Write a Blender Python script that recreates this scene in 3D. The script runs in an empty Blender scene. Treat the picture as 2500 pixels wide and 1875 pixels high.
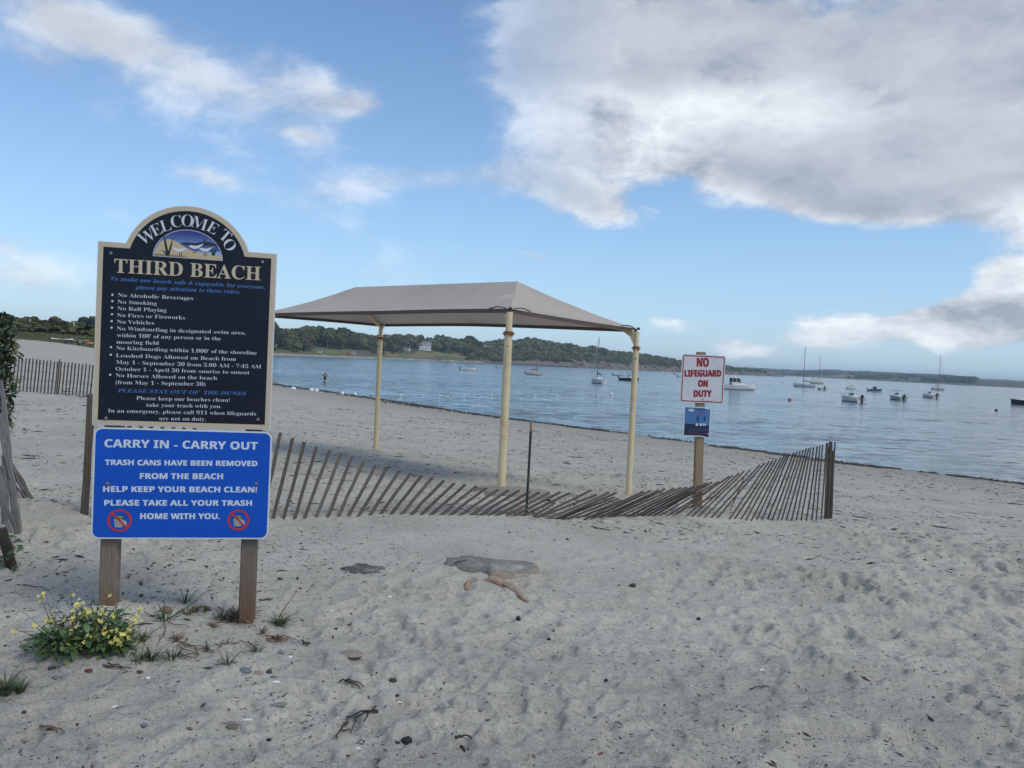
import bpy, bmesh, math, random
import numpy as np
from mathutils import Vector, Matrix, Euler
random.seed(7); RS = np.random.RandomState(11)
scene = bpy.context.scene; COL = scene.collection
rad = math.radians

# ------------------------------------------------------------------ camera
FPX, CAM_H = 1880.0, 4.5            # focal length in photo pixels (2500 wide), eye height above the sea
PITCH, ROLL = rad(1.67), rad(2.79)
_F = np.array([0, math.cos(PITCH), -math.sin(PITCH)])
_R0 = np.array([1.0, 0, 0]); _U0 = np.cross(_R0, _F)
_R = _R0*math.cos(ROLL)+_U0*math.sin(ROLL); _U = -_R0*math.sin(ROLL)+_U0*math.cos(ROLL)
cam = bpy.data.cameras.new('camera'); cam.sensor_width = 36; cam.lens = 36*FPX/2500; cam.clip_start = .05; cam.clip_end = 60000
co = bpy.data.objects.new('camera', cam); COL.objects.link(co); scene.camera = co
co.matrix_world = Matrix(((_R[0], _U[0], -_F[0], 0), (_R[1], _U[1], -_F[1], 0), (_R[2], _U[2], -_F[2], CAM_H), (0, 0, 0, 1)))
CAM = np.array([0, 0, CAM_H])
def ray(x, y): return _F+(x-1250)/FPX*_R-(y-937.5)/FPX*_U
def at(x, y, D): d = ray(x, y); return CAM+d*(D/d[1])

# ------------------------------------------------------------------ light, sky, exposure
SUN_EL, SUN_AZ = rad(52), rad(128)      # azimuth clockwise from +Y (view direction): sun behind the right shoulder, veiled by cloud
sl = bpy.data.lights.new('sun', 'SUN'); sl.energy = 1.45; sl.angle = rad(24); sl.color = (1, .94, .84)
so = bpy.data.objects.new('sun', sl); COL.objects.link(so)
sdir = Vector((math.sin(SUN_AZ)*math.cos(SUN_EL), math.cos(SUN_AZ)*math.cos(SUN_EL), math.sin(SUN_EL)))
so.rotation_euler = sdir.to_track_quat('Z', 'Y').to_euler(); so.location = (0, 0, 80)
scene.view_settings.view_transform = 'Standard'; scene.view_settings.look = 'None'
scene.view_settings.gamma = 1; scene.view_settings.use_curve_mapping = False
scene.view_settings.exposure = 0.25

class G:
    """small expression helper for shader node graphs"""
    def __init__(s, nt): s.nt = nt; s.n = nt.nodes; s.l = nt.links
    def new(s, t, **k):
        n = s.n.new(t)
        for a, v in k.items(): setattr(n, a, v)
        return n
    def put(s, sock, v):
        if isinstance(v, bpy.types.NodeSocket): s.l.new(v, sock)
        elif v is not None: sock.default_value = v
    def m(s, op, a, b=None, c=None, clamp=False):
        n = s.new('ShaderNodeMath', operation=op, use_clamp=clamp); s.put(n.inputs[0], a); s.put(n.inputs[1], b); s.put(n.inputs[2], c); return n.outputs[0]
    def add(s, a, b): return s.m('ADD', a, b)
    def sub(s, a, b): return s.m('SUBTRACT', a, b)
    def mul(s, a, b): return s.m('MULTIPLY', a, b)
    def ss(s, x, a, b, lo=0., hi=1.):
        n = s.new('ShaderNodeMapRange', interpolation_type='SMOOTHSTEP'); s.put(n.inputs[0], x)
        n.inputs[1].default_value = a; n.inputs[2].default_value = b; n.inputs[3].default_value = lo; n.inputs[4].default_value = hi; return n.outputs[0]
    def lin(s, x, a, b, lo=0., hi=1.):
        n = s.new('ShaderNodeMapRange'); s.put(n.inputs[0], x)
        n.inputs[1].default_value = a; n.inputs[2].default_value = b; n.inputs[3].default_value = lo; n.inputs[4].default_value = hi; return n.outputs[0]
    def v(s, op, a, b=None, scale=None):
        n = s.new('ShaderNodeVectorMath', operation=op); s.put(n.inputs[0], a)
        if b is not None: s.put(n.inputs[1], b)
        if scale is not None: s.put(n.inputs['Scale'], scale)
        return n.outputs[0]
    def noise(s, vec, scale, detail=4, rough=.5, dist=0., out=0):
        n = s.new('ShaderNodeTexNoise'); s.put(n.inputs['Vector'], vec); s.put(n.inputs['Scale'], scale)
        n.inputs['Detail'].default_value = detail; n.inputs['Roughness'].default_value = rough; n.inputs['Distortion'].default_value = dist; return n.outputs[out]
    def vor(s, vec, scale, feature='F1', out=0, rnd=1.):
        n = s.new('ShaderNodeTexVoronoi', feature=feature); s.put(n.inputs['Vector'], vec); s.put(n.inputs['Scale'], scale); n.inputs['Randomness'].default_value = rnd; return n.outputs[out]
    def mix(s, f, a, b, mode='MIX'):
        n = s.new('ShaderNodeMix', data_type='RGBA', blend_type=mode); s.put(n.inputs[0], f)
        for i, q in ((6, a), (7, b)):
            if isinstance(q, tuple) and len(q) == 3: q = (*q, 1)
            s.put(n.inputs[i], q)
        return n.outputs[2]
    def xyz(s, vec):
        n = s.new('ShaderNodeSeparateXYZ'); s.put(n.inputs[0], vec); return n.outputs
    def comb(s, x, y, z):
        n = s.new('ShaderNodeCombineXYZ'); s.put(n.inputs[0], x); s.put(n.inputs[1], y); s.put(n.inputs[2], z); return n.outputs[0]

def make_world():
    w = bpy.data.worlds.new('World'); scene.world = w; w.use_nodes = True
    nt = w.node_tree; nt.nodes.clear(); g = G(nt)
    sky = g.new('ShaderNodeTexSky', sky_type='NISHITA'); sky.sun_disc = False
    sky.sun_elevation = SUN_EL; sky.sun_rotation = SUN_AZ; sky.altitude = 0; sky.air_density = 1.0; sky.dust_density = .3; sky.ozone_density = 3.5
    d = g.new('ShaderNodeTexCoord').outputs['Generated']
    X, Y, Z = g.xyz(d)
    az = g.m('ARCTAN2', X, Y); el = g.m('ARCSINE', Z)
    # cloud space: stretched so that clouds flatten towards the horizon
    q = g.comb(X, Y, g.mul(Z, 1.9))
    warp = g.v('SCALE', g.v('SUBTRACT', g.noise(q, 2.2, 3, .5, out=1), (.5, .5, .5)), scale=.20)
    qw = g.v('ADD', q, warp)
    n1 = g.noise(qw, 4.2, 11, .60)
    off = g.v('ADD', qw, (float(sdir.x)*.05, float(sdir.y)*.02, .075))
    n2 = g.noise(off, 4.2, 11, .60)
    fine = g.noise(qw, 13., 6, .6)
    # the cloud banks in the sky: (photo px, py, radius x, radius y, tilt deg, amount)
    E = [(2080, 165, 620, 205, 8, .50), (1500, 40, 330, 110, 10, .34), (1850, 400, 330, 85, 18, .34), (2330, 330, 300, 140, 0, .36),
         (1440, 370, 130, 46, 12, .36), (1280, 150, 90, 90, 0, .30), (1400, 250, 80, 90, -20, .24), (1760, 215, 330, 120, 14, .24), (2080, 520, 170, 50, 10, .26), (2330, 600, 300, 45, 6, -.45), (1900, 650, 500, 55, 3, -.30), (1000, 200, 130, 180, 0, -.30), (2250, 690, 200, 28, 0, -.35),
         (330, 100, 430, 62, 11, .40), (80, 60, 200, 90, 14, .22), (720, 165, 150, 40, 14, .20), (170, 215, 120, 28, 25, .20), (890, 255, 95, 30, -4, .34), (740, 330, 60, 18, 0, .26),
         (1060, 425, 180, 30, -6, .33), (860, 465, 140, 30, -14, .30), (1400, 470, 150, 50, 18, .46), (1500, 640, 110, 15, 4, .28), (1320, 630, 80, 18, 4, .24),
         (510, 435, 80, 20, 0, .24), (60, 665, 120, 52, 6, .36), (15, 590, 70, 30, 0, .22), (2220, 795, 230, 34, -8, .42), (2470, 700, 100, 110, -30, .66), (2380, 780, 120, 60, -20, .4),
         (1780, 845, 100, 28, 6, .30), (1660, 790, 80, 14, 0, .18), (100, 480, 300, 30, 6, .10), (800, 640, 300, 22, 6, .10), (2480, 200, 160, 260, 0, .22)]
    tot = None
    for (px, py, rx, ry, tilt, amt) in E:
        r = ray(px, py); r = r/np.linalg.norm(r); a0 = math.atan2(r[0], r[1]); e0 = math.asin(r[2])
        t = rad(-tilt)-ROLL; ca, sa = math.cos(t), math.sin(t)
        A = g.sub(az, a0); B = g.sub(el, e0); A = g.mul(A, math.cos(e0))
        u = g.mul(g.add(g.mul(A, ca), g.mul(B, sa)), FPX/rx); v = g.mul(g.sub(g.mul(B, ca), g.mul(A, sa)), FPX/ry)
        r2 = g.add(g.mul(u, u), g.mul(v, v))
        k = g.mul(g.m('EXPONENT', g.mul(r2, -.9)), amt)
        tot = k if tot is None else g.add(tot, k)
    # away from the view the same broken cover goes on
    front = g.ss(az, -.75, -1.05); back = g.ss(az, .75, 1.05); high = g.ss(el, .55, .75)
    outside = g.m('MAXIMUM', g.m('MAXIMUM', front, back), high)
    tot = g.m('MINIMUM', tot, .62)
    tot = g.add(g.mul(tot, g.sub(1., outside)), g.mul(outside, .20))
    big = g.noise(qw, 1.9, 3, .5)
    C = g.add(g.add(g.add(g.mul(g.sub(n1, .5), 1.35), g.mul(g.sub(big, .5), .5)), tot), g.mul(g.sub(fine, .5), .34))
    soft = g.ss(az, .16, -.22)
    dens = g.mul(g.m('MAXIMUM', g.mul(g.ss(C, .10, .36), g.sub(1., soft)), g.mul(g.ss(C, .04, .62), soft)), 1.)
    def blob(px, py, rx, ry):
        r = ray(px, py); r = r/np.linalg.norm(r); A = g.mul(g.sub(az, math.atan2(r[0], r[1])), math.cos(math.asin(r[2]))*FPX/rx); B = g.mul(g.sub(el, math.asin(r[2])), FPX/ry)
        return g.m('EXPONENT', g.mul(g.add(g.mul(A, A), g.mul(B, B)), -1.))
    bank = g.sub(g.sub(g.add(g.mul(blob(2250, 70, 620, 120), .30), g.mul(blob(2150, 430, 330, 90), .10)), g.mul(blob(1750, 280, 450, 110), .34)), g.mul(blob(2440, 720, 260, 130), .40))
    thick = g.ss(g.add(C, bank), .28, .66)
    lit = g.m('MULTIPLY_ADD', g.sub(n1, n2), 3.6, .60, clamp=True)
    lit2 = g.m('MULTIPLY_ADD', g.sub(fine, .5), 1.3, 0.)
    lit = g.m('ADD', lit, lit2, clamp=True)
    shade = g.m('MULTIPLY', lit, g.sub(1., g.mul(thick, .66)), clamp=True)
    cc = g.mix(shade, (2.9, 3.25, 3.85), (7.9, 8.2, 8.6))
    cover = g.mul(dens, .93)
    # thin milky veil low down
    veil = g.mul(g.m('EXPONENT', g.mul(g.m('ABSOLUTE', el), -5.)), .72)
    blue = g.mix(1., sky.outputs[0], (.95, 1.12, 1.22), 'MULTIPLY')
    sky_c = g.mix(veil, blue, (3.6, 5.0, 6.7))
    out = g.mix(cover, sky_c, cc)
    bg = g.new('ShaderNodeBackground'); g.put(bg.inputs[0], out); bg.inputs[1].default_value = .11
    o = g.new('ShaderNodeOutputWorld'); g.l.new(bg.outputs[0], o.inputs[0])
    w.cycles.sampling_method = 'MANUAL'; w.cycles.sample_map_resolution = 512
make_world()

# ------------------------------------------------------------------ object helpers
def tag(o, label=None, cat=None, group=None, kind=None):
    if label: o['label'] = label
    if cat: o['category'] = cat
    if group: o['group'] = group
    if kind: o['kind'] = kind
    return o
def empty(name, loc, rz=0, label=None, cat=None, group=None):
    o = bpy.data.objects.new(name, None); COL.objects.link(o); o.location = loc; o.rotation_euler = (0, 0, rz); o.empty_display_size = .2
    return tag(o, label, cat, group)
def link(name, me, parent=None, loc=None):
    o = bpy.data.objects.new(name, me); COL.objects.link(o)
    if parent: o.parent = parent
    if loc is not None: o.location = loc
    return o
def mesh_np(name, V, F, mat=None, smooth=False):
    """V (n,3); F list/array of equal length faces or list of such arrays"""
    me = bpy.data.meshes.new(name); V = np.asarray(V, dtype=np.float32)
    if isinstance(F, np.ndarray): F = [F]
    tot = sum(f.size for f in F); nf = sum(len(f) for f in F)
    me.vertices.add(len(V)); me.vertices.foreach_set('co', V.ravel())
    me.loops.add(tot); me.loops.foreach_set('vertex_index', np.concatenate([f.ravel() for f in F]).astype(np.int32))
    me.polygons.add(nf)
    st = []; s = 0
    for f in F: st.append(s+np.arange(len(f))*f.shape[1]); s += f.size
    me.polygons.foreach_set('loop_start', np.concatenate(st).astype(np.int32))
    me.update(calc_edges=True)
    if smooth: me.polygons.foreach_set('use_smooth', np.ones(nf, dtype=bool))
    if mat: me.materials.append(mat)
    return me
class MB:
    def __init__(s): s.v = []; s.f = []; s.mi = []
    def add(s, V, F, mi=0):
        b = len(s.v); s.v += [tuple(map(float, p)) for p in V]; s.f += [[b+i for i in f] for f in F]; s.mi += [mi]*len(F); return s
    def box(s, c, size, M=None, mi=0):
        x, y, z = [q/2 for q in size]
        V = [Vector((sx*x, sy*y, sz*z)) for sx in (-1, 1) for sy in (-1, 1) for sz in (-1, 1)]
        if M is not None: V = [M @ p for p in V]
        V = [p+Vector(c) for p in V]
        return s.add(V, [(0, 1, 3, 2), (4, 6, 7, 5), (0, 4, 5, 1), (2, 3, 7, 6), (0, 2, 6, 4), (1, 5, 7, 3)], mi)
    def tube(s, pts, r, n=8, cap=True, mi=0):
        pts = [Vector(p) for p in pts]; rs = r if isinstance(r, (list, tuple)) else [r]*len(pts)
        V = []; up = None
        for i, p in enumerate(pts):
            t = (pts[min(i+1, len(pts)-1)]-pts[max(i-1, 0)]).normalized()
            if up is None: up = Vector((0, 0, 1)) if abs(t.z) < .9 else Vector((0, 1, 0))
            a = t.cross(up).normalized(); b = t.cross(a).normalized(); up = -b if False else up
            for k in range(n):
                w = 2*math.pi*k/n; V.append(p+(a*math.cos(w)+b*math.sin(w))*rs[i])
        F = [(i*n+k, i*n+(k+1) % n, (i+1)*n+(k+1) % n, (i+1)*n+k) for i in range(len(pts)-1) for k in range(n)]
        if cap: F += [tuple(range(n))[::-1], tuple(range((len(pts)-1)*n, len(pts)*n))]
        return s.add(V, F, mi)
    def sphere(s, c, r, nu=10, nv=7, mi=0):
        if not isinstance(r, (tuple, list)): r = (r, r, r)
        V = [(c[0], c[1], c[2]+r[2])]
        for j in range(1, nv):
            t = math.pi*j/nv
            for i in range(nu):
                p = 2*math.pi*i/nu; V.append((c[0]+r[0]*math.sin(t)*math.cos(p), c[1]+r[1]*math.sin(t)*math.sin(p), c[2]+r[2]*math.cos(t)))
        V.append((c[0], c[1], c[2]-r[2])); L = len(V)-1
        F = [(0, 1+i, 1+(i+1) % nu) for i in range(nu)]
        for j in range(nv-2):
            for i in range(nu): a = 1+j*nu+i; b = 1+j*nu+(i+1) % nu; F.append((a, a+nu, b+nu, b))
        F += [(L, 1+(nv-2)*nu+(i+1) % nu, 1+(nv-2)*nu+i) for i in range(nu)]
        return s.add(V, F, mi)
    def prism(s, P, z0, z1, mi=0):
        """polygon P (x,z) extruded along y from z0 to z1 (front face at z0)"""
        n = len(P); V = [(x, z0, y) for x, y in P]+[(x, z1, y) for x, y in P]
        return s.add(V, [tuple(range(n)), tuple(range(2*n-1, n-1, -1))]+[(i, n+i, n+(i+1) % n, (i+1) % n) for i in range(n)], mi)
    def build(s, name, mats, parent=None, loc=None, smooth=False, world=False, fix=True):
        V = s.v
        if world and parent is not None: V = [tuple(Vector(p)-parent.location) for p in V]
        me = bpy.data.meshes.new(name); me.from_pydata(V, [], s.f)
        for m in (mats if isinstance(mats, (list, tuple)) else [mats]): me.materials.append(m)
        if len(set(s.mi)) > 1: me.polygons.foreach_set('material_index', s.mi)
        if fix:
            bm = bmesh.new(); bm.from_mesh(me); bmesh.ops.recalc_face_normals(bm, faces=bm.faces); bm.to_mesh(me); bm.free()
        if smooth:
            me.polygons.foreach_set('use_smooth', [True]*len(me.polygons))
            try: me.set_sharp_from_angle(angle=rad(38))
            except Exception: pass
        return link(name, me, parent, loc)

# ------------------------------------------------------------------ materials
def mat(name, color, rough=.6, metal=0., var=0., vscale=6., bump=0., bscale=30., coat=0., stretch=(1, 1, 1), dirt=None, dirt_scale=3., dirt_amt=.0, obj_rand=0., spec=.5, trans=0.):
    m = bpy.data.materials.new(name); m.use_nodes = True; nt = m.node_tree; g = G(nt)
    b = nt.nodes['Principled BSDF']; b.inputs['Roughness'].default_value = rough; b.inputs['Metallic'].default_value = metal
    b.inputs['Specular IOR Level'].default_value = spec; b.inputs['Coat Weight'].default_value = coat
    tc = g.new('ShaderNodeTexCoord').outputs['Object']
    vec = g.v('MULTIPLY', tc, stretch) if stretch != (1, 1, 1) else tc
    c = (*color, 1)
    if var or obj_rand or dirt:
        n = g.noise(vec, vscale, 5, .6)
        f = g.m('MULTIPLY_ADD', g.sub(n, .5), var*2, 1.)
        if obj_rand:
            oi = g.new('ShaderNodeObjectInfo').outputs['Random']; f = g.mul(f, g.m('MULTIPLY_ADD', oi, obj_rand*2, 1-obj_rand))
        hsv = g.new('ShaderNodeHueSaturation'); g.put(hsv.inputs['Color'], c); g.put(hsv.inputs['Value'], f); c = hsv.outputs[0]
        if dirt:
            dn = g.noise(tc, dirt_scale, 6, .65); c = g.mix(g.mul(g.ss(dn, .5, .68), dirt_amt), c, dirt)
    g.put(b.inputs['Base Color'], c)
    if bump:
        bn = g.new('ShaderNodeBump'); bn.inputs['Strength'].default_value = bump; bn.inputs['Distance'].default_value = .01
        g.put(bn.inputs['Height'], g.noise(vec, bscale, 5, .6)); g.put(b.inputs['Normal'], bn.outputs[0])
    return m
def wood(name, c1, c2, scale=8., rough=.85, axis=2, bump=.5, obj_rand=.15, knots=False, base_dark=None):
    m = bpy.data.materials.new(name); m.use_nodes = True; nt = m.node_tree; g = G(nt); b = nt.nodes['Principled BSDF']; b.inputs['Roughness'].default_value = rough
    tc = g.new('ShaderNodeTexCoord').outputs['Object']; oi = g.new('ShaderNodeObjectInfo').outputs['Random']
    st = [1, 1, 1]; st[axis] = .06 if not knots else .10
    vec = g.v('ADD', g.v('MULTIPLY', tc, tuple(st)), g.v('SCALE', (7.3, 3.1, 5.7), scale=g.mul(oi, 4.)))
    w = g.new('ShaderNodeTexWave', wave_type='RINGS', rings_direction='Y' if knots else 'SPHERICAL'); g.put(w.inputs['Vector'], g.v('ADD', vec, (.013, 0, -.03)) if knots else vec)
    w.inputs['Scale'].default_value = scale*(5 if knots else 2); w.inputs['Distortion'].default_value = 5; w.inputs['Detail'].default_value = 3; w.inputs['Detail Scale'].default_value = 1.5
    n = g.noise(vec, scale*9, 6, .65)
    f = g.m('ADD', g.mul(w.outputs[1], .5), g.mul(n, .55), clamp=True)
    c = g.mix(f, c1, c2)
    hsv = g.new('ShaderNodeHueSaturation'); g.put(hsv.inputs['Color'], c); g.put(hsv.inputs['Value'], g.m('MULTIPLY_ADD', oi, obj_rand*2, 1-obj_rand)); c = hsv.outputs[0]
    n3 = g.noise(tc, 2.2, 3, .5); c = g.mix(g.mul(g.ss(n3, .45, .7), .45), c, tuple(x*.45 for x in c1))
    if base_dark:
        z = g.xyz(tc)[2]; c = g.mix(g.mul(g.ss(g.add(z, g.mul(n3, .1)), base_dark[0], base_dark[1]), .75), c, base_dark[2])
    g.put(b.inputs['Base Color'], c)
    bn = g.new('ShaderNodeBump'); bn.inputs['Strength'].default_value = bump; bn.inputs['Distance'].default_value = .003; g.put(bn.inputs['Height'], f); g.put(b.inputs['Normal'], bn.outputs[0])
    return m
M = {}
M['slat'] = wood('weathered_slat_wood', (.046, .037, .031), (.100, .082, .070), 10, obj_rand=.25)
M['slat_pale'] = wood('bleached_slat_wood', (.17, .16, .15), (.30, .285, .27), 10, obj_rand=.2)
M['post_wood'] = wood('sign_post_wood', (.125, .098, .075), (.27, .215, .165), 7, knots=True, obj_rand=.1, base_dark=(.22, .02, (.16, .085, .045)))
M['post_wood_dark'] = wood('sign_post_wood_weathered', (.085, .068, .055), (.21, .17, .14), 7, knots=True, obj_rand=.05, base_dark=(.45, .02, (.13, .062, .03)))
M['post_brown'] = wood('brown_post_wood', (.19, .125, .075), (.34, .245, .16), 7, knots=True, obj_rand=.05)
M['stake_wood'] = wood('stake_wood', (.055, .043, .036), (.12, .097, .08), 8, obj_rand=.1)
M['canopy'] = mat('canopy_fabric', (.45, .405, .36), .9, var=.06, vscale=3, bump=.25, bscale=260, dirt=(.25, .21, .19), dirt_scale=1.3, dirt_amt=.25)
M['canopy_hem'] = mat('canopy_hem', (.13, .10, .085), .9, var=.1)
M['cream_steel'] = mat('cream_painted_steel', (.64, .53, .33), .48, var=.07, vscale=4, dirt=(.40, .27, .13), dirt_scale=3.5, dirt_amt=.5, bump=.1, bscale=12)
M['rust'] = mat('rusty_steel', (.22, .09, .035), .8, var=.4, vscale=30, bump=.4, bscale=60)
M['dark_metal'] = mat('dark_metal', (.03, .03, .032), .5, var=.2)
M['green_steel'] = mat('green_painted_steel', (.012, .026, .022), .45, var=.25)
M['wire'] = mat('rusty_wire', (.09, .075, .065), .6, var=.3)
M['navy'] = mat('sign_navy', (.0045, .0078, .0185), .42, var=.15, vscale=3, bump=.04, bscale=14, spec=.3, dirt=(.020, .023, .030), dirt_scale=3, dirt_amt=.45)
M['sign_cream'] = mat('sign_cream', (.50, .43, .32), .5, var=.04)
M['sign_white'] = mat('sign_white', (.62, .64, .66), .4, var=.05, dirt=(.4, .38, .34), dirt_amt=.2)
M['text_white'] = mat('lettering_white', (.56, .60, .66), .5, var=.05)
M['text_cream'] = mat('lettering_cream', (.50, .44, .31), .5, var=.05)
M['text_blue'] = mat('lettering_blue', (.055, .155, .40), .5)
M['blue'] = mat('reflective_blue_film', (.001, .078, .47), .32, var=.12, vscale=4, bump=.5, bscale=5, spec=.35)
M['blue_text'] = mat('lettering_pale', (.56, .64, .76), .45, var=.04)
M['red'] = mat('sign_red', (.40, .022, .028), .45, var=.05)
M['life_white'] = mat('sign_face_white', (.56, .57, .60), .35, var=.05, dirt=(.38, .38, .38), dirt_scale=9, dirt_amt=.3)
M['life_red'] = mat('sign_letter_red', (.27, .012, .022), .45)
M['galv'] = mat('galvanised_bolt', (.20, .19, .18), .5, metal=.5, var=.3, vscale=90)
M['black'] = mat('black_plastic', (.012, .012, .013), .4)
M['gel_white'] = mat('white_gelcoat', (.78, .78, .76), .3, var=.05, dirt=(.42, .40, .34), dirt_scale=.9, dirt_amt=.35)
M['gel_cream'] = mat('cream_gelcoat', (.55, .50, .40), .35, var=.06)
M['gel_navy'] = mat('navy_gelcoat', (.012, .018, .038), .25)
M['gel_blue'] = mat('blue_gelcoat', (.05, .10, .22), .3)
M['gel_mint'] = mat('pale_green_gelcoat', (.38, .50, .44), .35)
M['gel_grey'] = mat('grey_gelcoat', (.38, .40, .42), .35)
M['boat_deck'] = mat('boat_deck', (.50, .50, .47), .6, var=.1)
M['bottom_paint'] = mat('boot_stripe_paint', (.03, .03, .035), .6)
M['glass'] = mat('smoked_glass', (.03, .045, .055), .08)
M['alu'] = mat('mast_aluminium', (.36, .37, .38), .45, metal=.3)
M['mast'] = mat('weathered_mast', (.20, .20, .205), .5, var=.1)
M['canvas_blue'] = mat('blue_canvas', (.012, .035, .16), .8, var=.2)
M['canvas_green'] = mat('green_canvas', (.01, .06, .055), .8, var=.2)
M['canvas_red'] = mat('red_canvas', (.36, .02, .03), .8, var=.2)
M['canvas_black'] = mat('black_canvas', (.018, .018, .02), .8)
M['canvas_tan'] = mat('tan_canvas', (.36, .29, .20), .8)
M['teak'] = mat('teak_trim', (.17, .07, .03), .6)
M['buoy_white'] = mat('buoy_white', (.68, .69, .68), .4, var=.08)
M['buoy_red'] = mat('buoy_red', (.55, .07, .05), .4)
M['buoy_blue'] = mat('buoy_blue_band', (.02, .09, .25), .4)
M['skin'] = mat('skin', (.42, .25, .18), .6)
M['shirt'] = mat('shirt_red', (.33, .02, .03), .8)
M['shirt_black'] = mat('shirt_black', (.015, .013, .015), .8)
M['hair'] = mat('hair', (.02, .014, .01), .7)
def _translucent(m, f):
    nt = m.node_tree; b = nt.nodes['Principled BSDF']; o = nt.nodes['Material Output']; tr = nt.nodes.new('ShaderNodeBsdfTranslucent'); mx = nt.nodes.new('ShaderNodeMixShader'); mx.inputs[0].default_value = f
    if b.inputs['Base Color'].links: nt.links.new(b.inputs['Base Color'].links[0].from_socket, tr.inputs[0])
    nt.links.new(b.outputs[0], mx.inputs[1]); nt.links.new(tr.outputs[0], mx.inputs[2]); nt.links.new(mx.outputs[0], o.inputs[0])
_translucent(M['canopy'], .16)
def leafmat(name, c, r=.5, rand=.25, trans=.25):
    m = mat(name, c, r, var=.2, vscale=9, obj_rand=rand); b = m.node_tree.nodes['Principled BSDF']
    b.inputs['Subsurface Weight'].default_value = 0
    return m
M['leaf'] = leafmat('leaf_green', (.050, .095, .030)); M['leaf2'] = leafmat('leaf_yellow_green', (.10, .13, .035))
M['bush_leaf'] = leafmat('bush_leaf', (.028, .052, .018), .38); M['bush_leaf2'] = leafmat('bush_leaf_olive', (.085, .100, .034), .4)
M['petal'] = mat('yellow_petal', (.72, .64, .15), .6, obj_rand=.12)
M['grass'] = mat('grass_blade', (.06, .085, .035), .6, var=.4, vscale=14, obj_rand=.25)
M['grass_dry'] = mat('dry_grass_blade', (.15, .105, .065), .8, var=.4, vscale=14, obj_rand=.2)
M['runner'] = mat('red_brown_runner', (.13, .06, .035), .8, var=.4, vscale=14)
M['twig'] = mat('dark_twig', (.04, .028, .02), .8, var=.4)

def foliage(name, a, b, br, hs=.02):
    m = bpy.data.materials.new(name); m.use_nodes = True; nt = m.node_tree; g = G(nt); p = nt.nodes['Principled BSDF']; p.inputs['Roughness'].default_value = .8; p.inputs['Specular IOR Level'].default_value = .15
    oi = g.new('ShaderNodeObjectInfo').outputs['Random']; P = g.new('ShaderNodeNewGeometry').outputs['Position']
    n = g.noise(P, .05, 3, .6); n2 = g.noise(P, .6, 2, .6)
    f = g.m('ADD', g.mul(oi, .8), g.mul(g.sub(n, .35), .7), clamp=True)
    c = g.mix(f, a, b); c = g.mix(g.mul(g.ss(g.noise(P, .016, 2, .5), .60, .68), .7), c, br)
    hsv = g.new('ShaderNodeHueSaturation'); g.put(hsv.inputs['Color'], c); g.put(hsv.inputs['Value'], g.m('MULTIPLY', g.m('MULTIPLY_ADD', n2, 1.0, .5), g.m('MULTIPLY_ADD', g.m('FRACT', g.mul(oi, 7.3)), .9, .6))); g.put(p.inputs['Base Color'], hsv.outputs[0])
    return m
M['tree_leaf'] = foliage('tree_foliage', (.030, .050, .020), (.115, .125, .045), (.13, .078, .04))
M['shrub_leaf'] = foliage('shrub_foliage', (.050, .070, .024), (.115, .125, .045), (.13, .085, .045))
M['bark'] = mat('bark', (.16, .13, .11), .9, var=.3)

# ------------------------------------------------------------------ terrain functions
def _hash(ix, iy, seed):
    h = (ix.astype(np.int64)*374761393+iy.astype(np.int64)*668265263+seed*974634777) & 0xffffffff
    h = ((h ^ (h >> 13))*1274126177) & 0xffffffff
    return ((h ^ (h >> 16)) & 0xffff)/65535.
def vnoise(x, y, seed=0):
    ix = np.floor(x); iy = np.floor(y); fx = x-ix; fy = y-iy; fx = fx*fx*fx*(fx*(fx*6-15)+10); fy = fy*fy*fy*(fy*(fy*6-15)+10)
    a = _hash(ix, iy, seed); b = _hash(ix+1, iy, seed); c = _hash(ix, iy+1, seed); d = _hash(ix+1, iy+1, seed)
    return (a*(1-fx)+b*fx)*(1-fy)+(c*(1-fx)+d*fx)*fy-.5
def fbm(x, y, octv=4, seed=0, gain=.5):
    s = 0; a = 1.
    for o in range(octv): s = s+a*vnoise(x+o*17.3, y-o*9.1, seed+o); x = x*2.03; y = y*2.03; a *= gain
    return s
def sst(x, a, b): t = np.clip((x-a)/(b-a), 0, 1); return t*t*(3-2*t)
SHORE = [(900, -841), (24, 35.5), (18.3, 40.3), (9.6, 50.8), (.2, 60.7), (-15.3, 82.5), (-30, 101), (-47, 140), (-64, 192), (-98, 300), (-139, 425), (-168, 520), (-192, 612), (-196, 668),
         (-170, 775), (-150, 930), (-112, 1100), (0, 1210), (110, 1330), (250, 1440), (400, 1540), (520, 1620), (600, 1700)]
LAND = SHORE+[(560, 1780), (300, 1850), (0, 2100), (-1500, 3200), (-12000, 6000), (-12000, -12000), (900, -12000)]
FAR = [(1150, 5600), (1600, 4300), (2100, 3600), (2300, 2650), (1700, 2250), (1300, 2130), (1200, 2200)]
def seg_dist(x, y, P, closed):
    d = np.full(x.shape, 1e9); n = len(P)
    for i in range(n if closed else n-1):
        ax, ay = P[i]; bx, by = P[(i+1) % n]; vx, vy = bx-ax, by-ay
        t = np.clip(((x-ax)*vx+(y-ay)*vy)/(vx*vx+vy*vy), 0, 1); d = np.minimum(d, np.hypot(x-ax-t*vx, y-ay-t*vy))
    return d
def inside(x, y, P):
    c = np.zeros(x.shape, bool); n = len(P)
    for i in range(n):
        ax, ay = P[i]; bx, by = P[(i+1) % n]
        if ay == by: continue
        c ^= ((ay > y) != (by > y)) & (x < (bx-ax)*(y-ay)/(by-ay)+ax)
    return c
RIDGE_U = [-.36, -.31, -.2, -.12, -.027, .0, .025, .06, .10, .15, .186, .24, .29, .33, .36]
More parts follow.
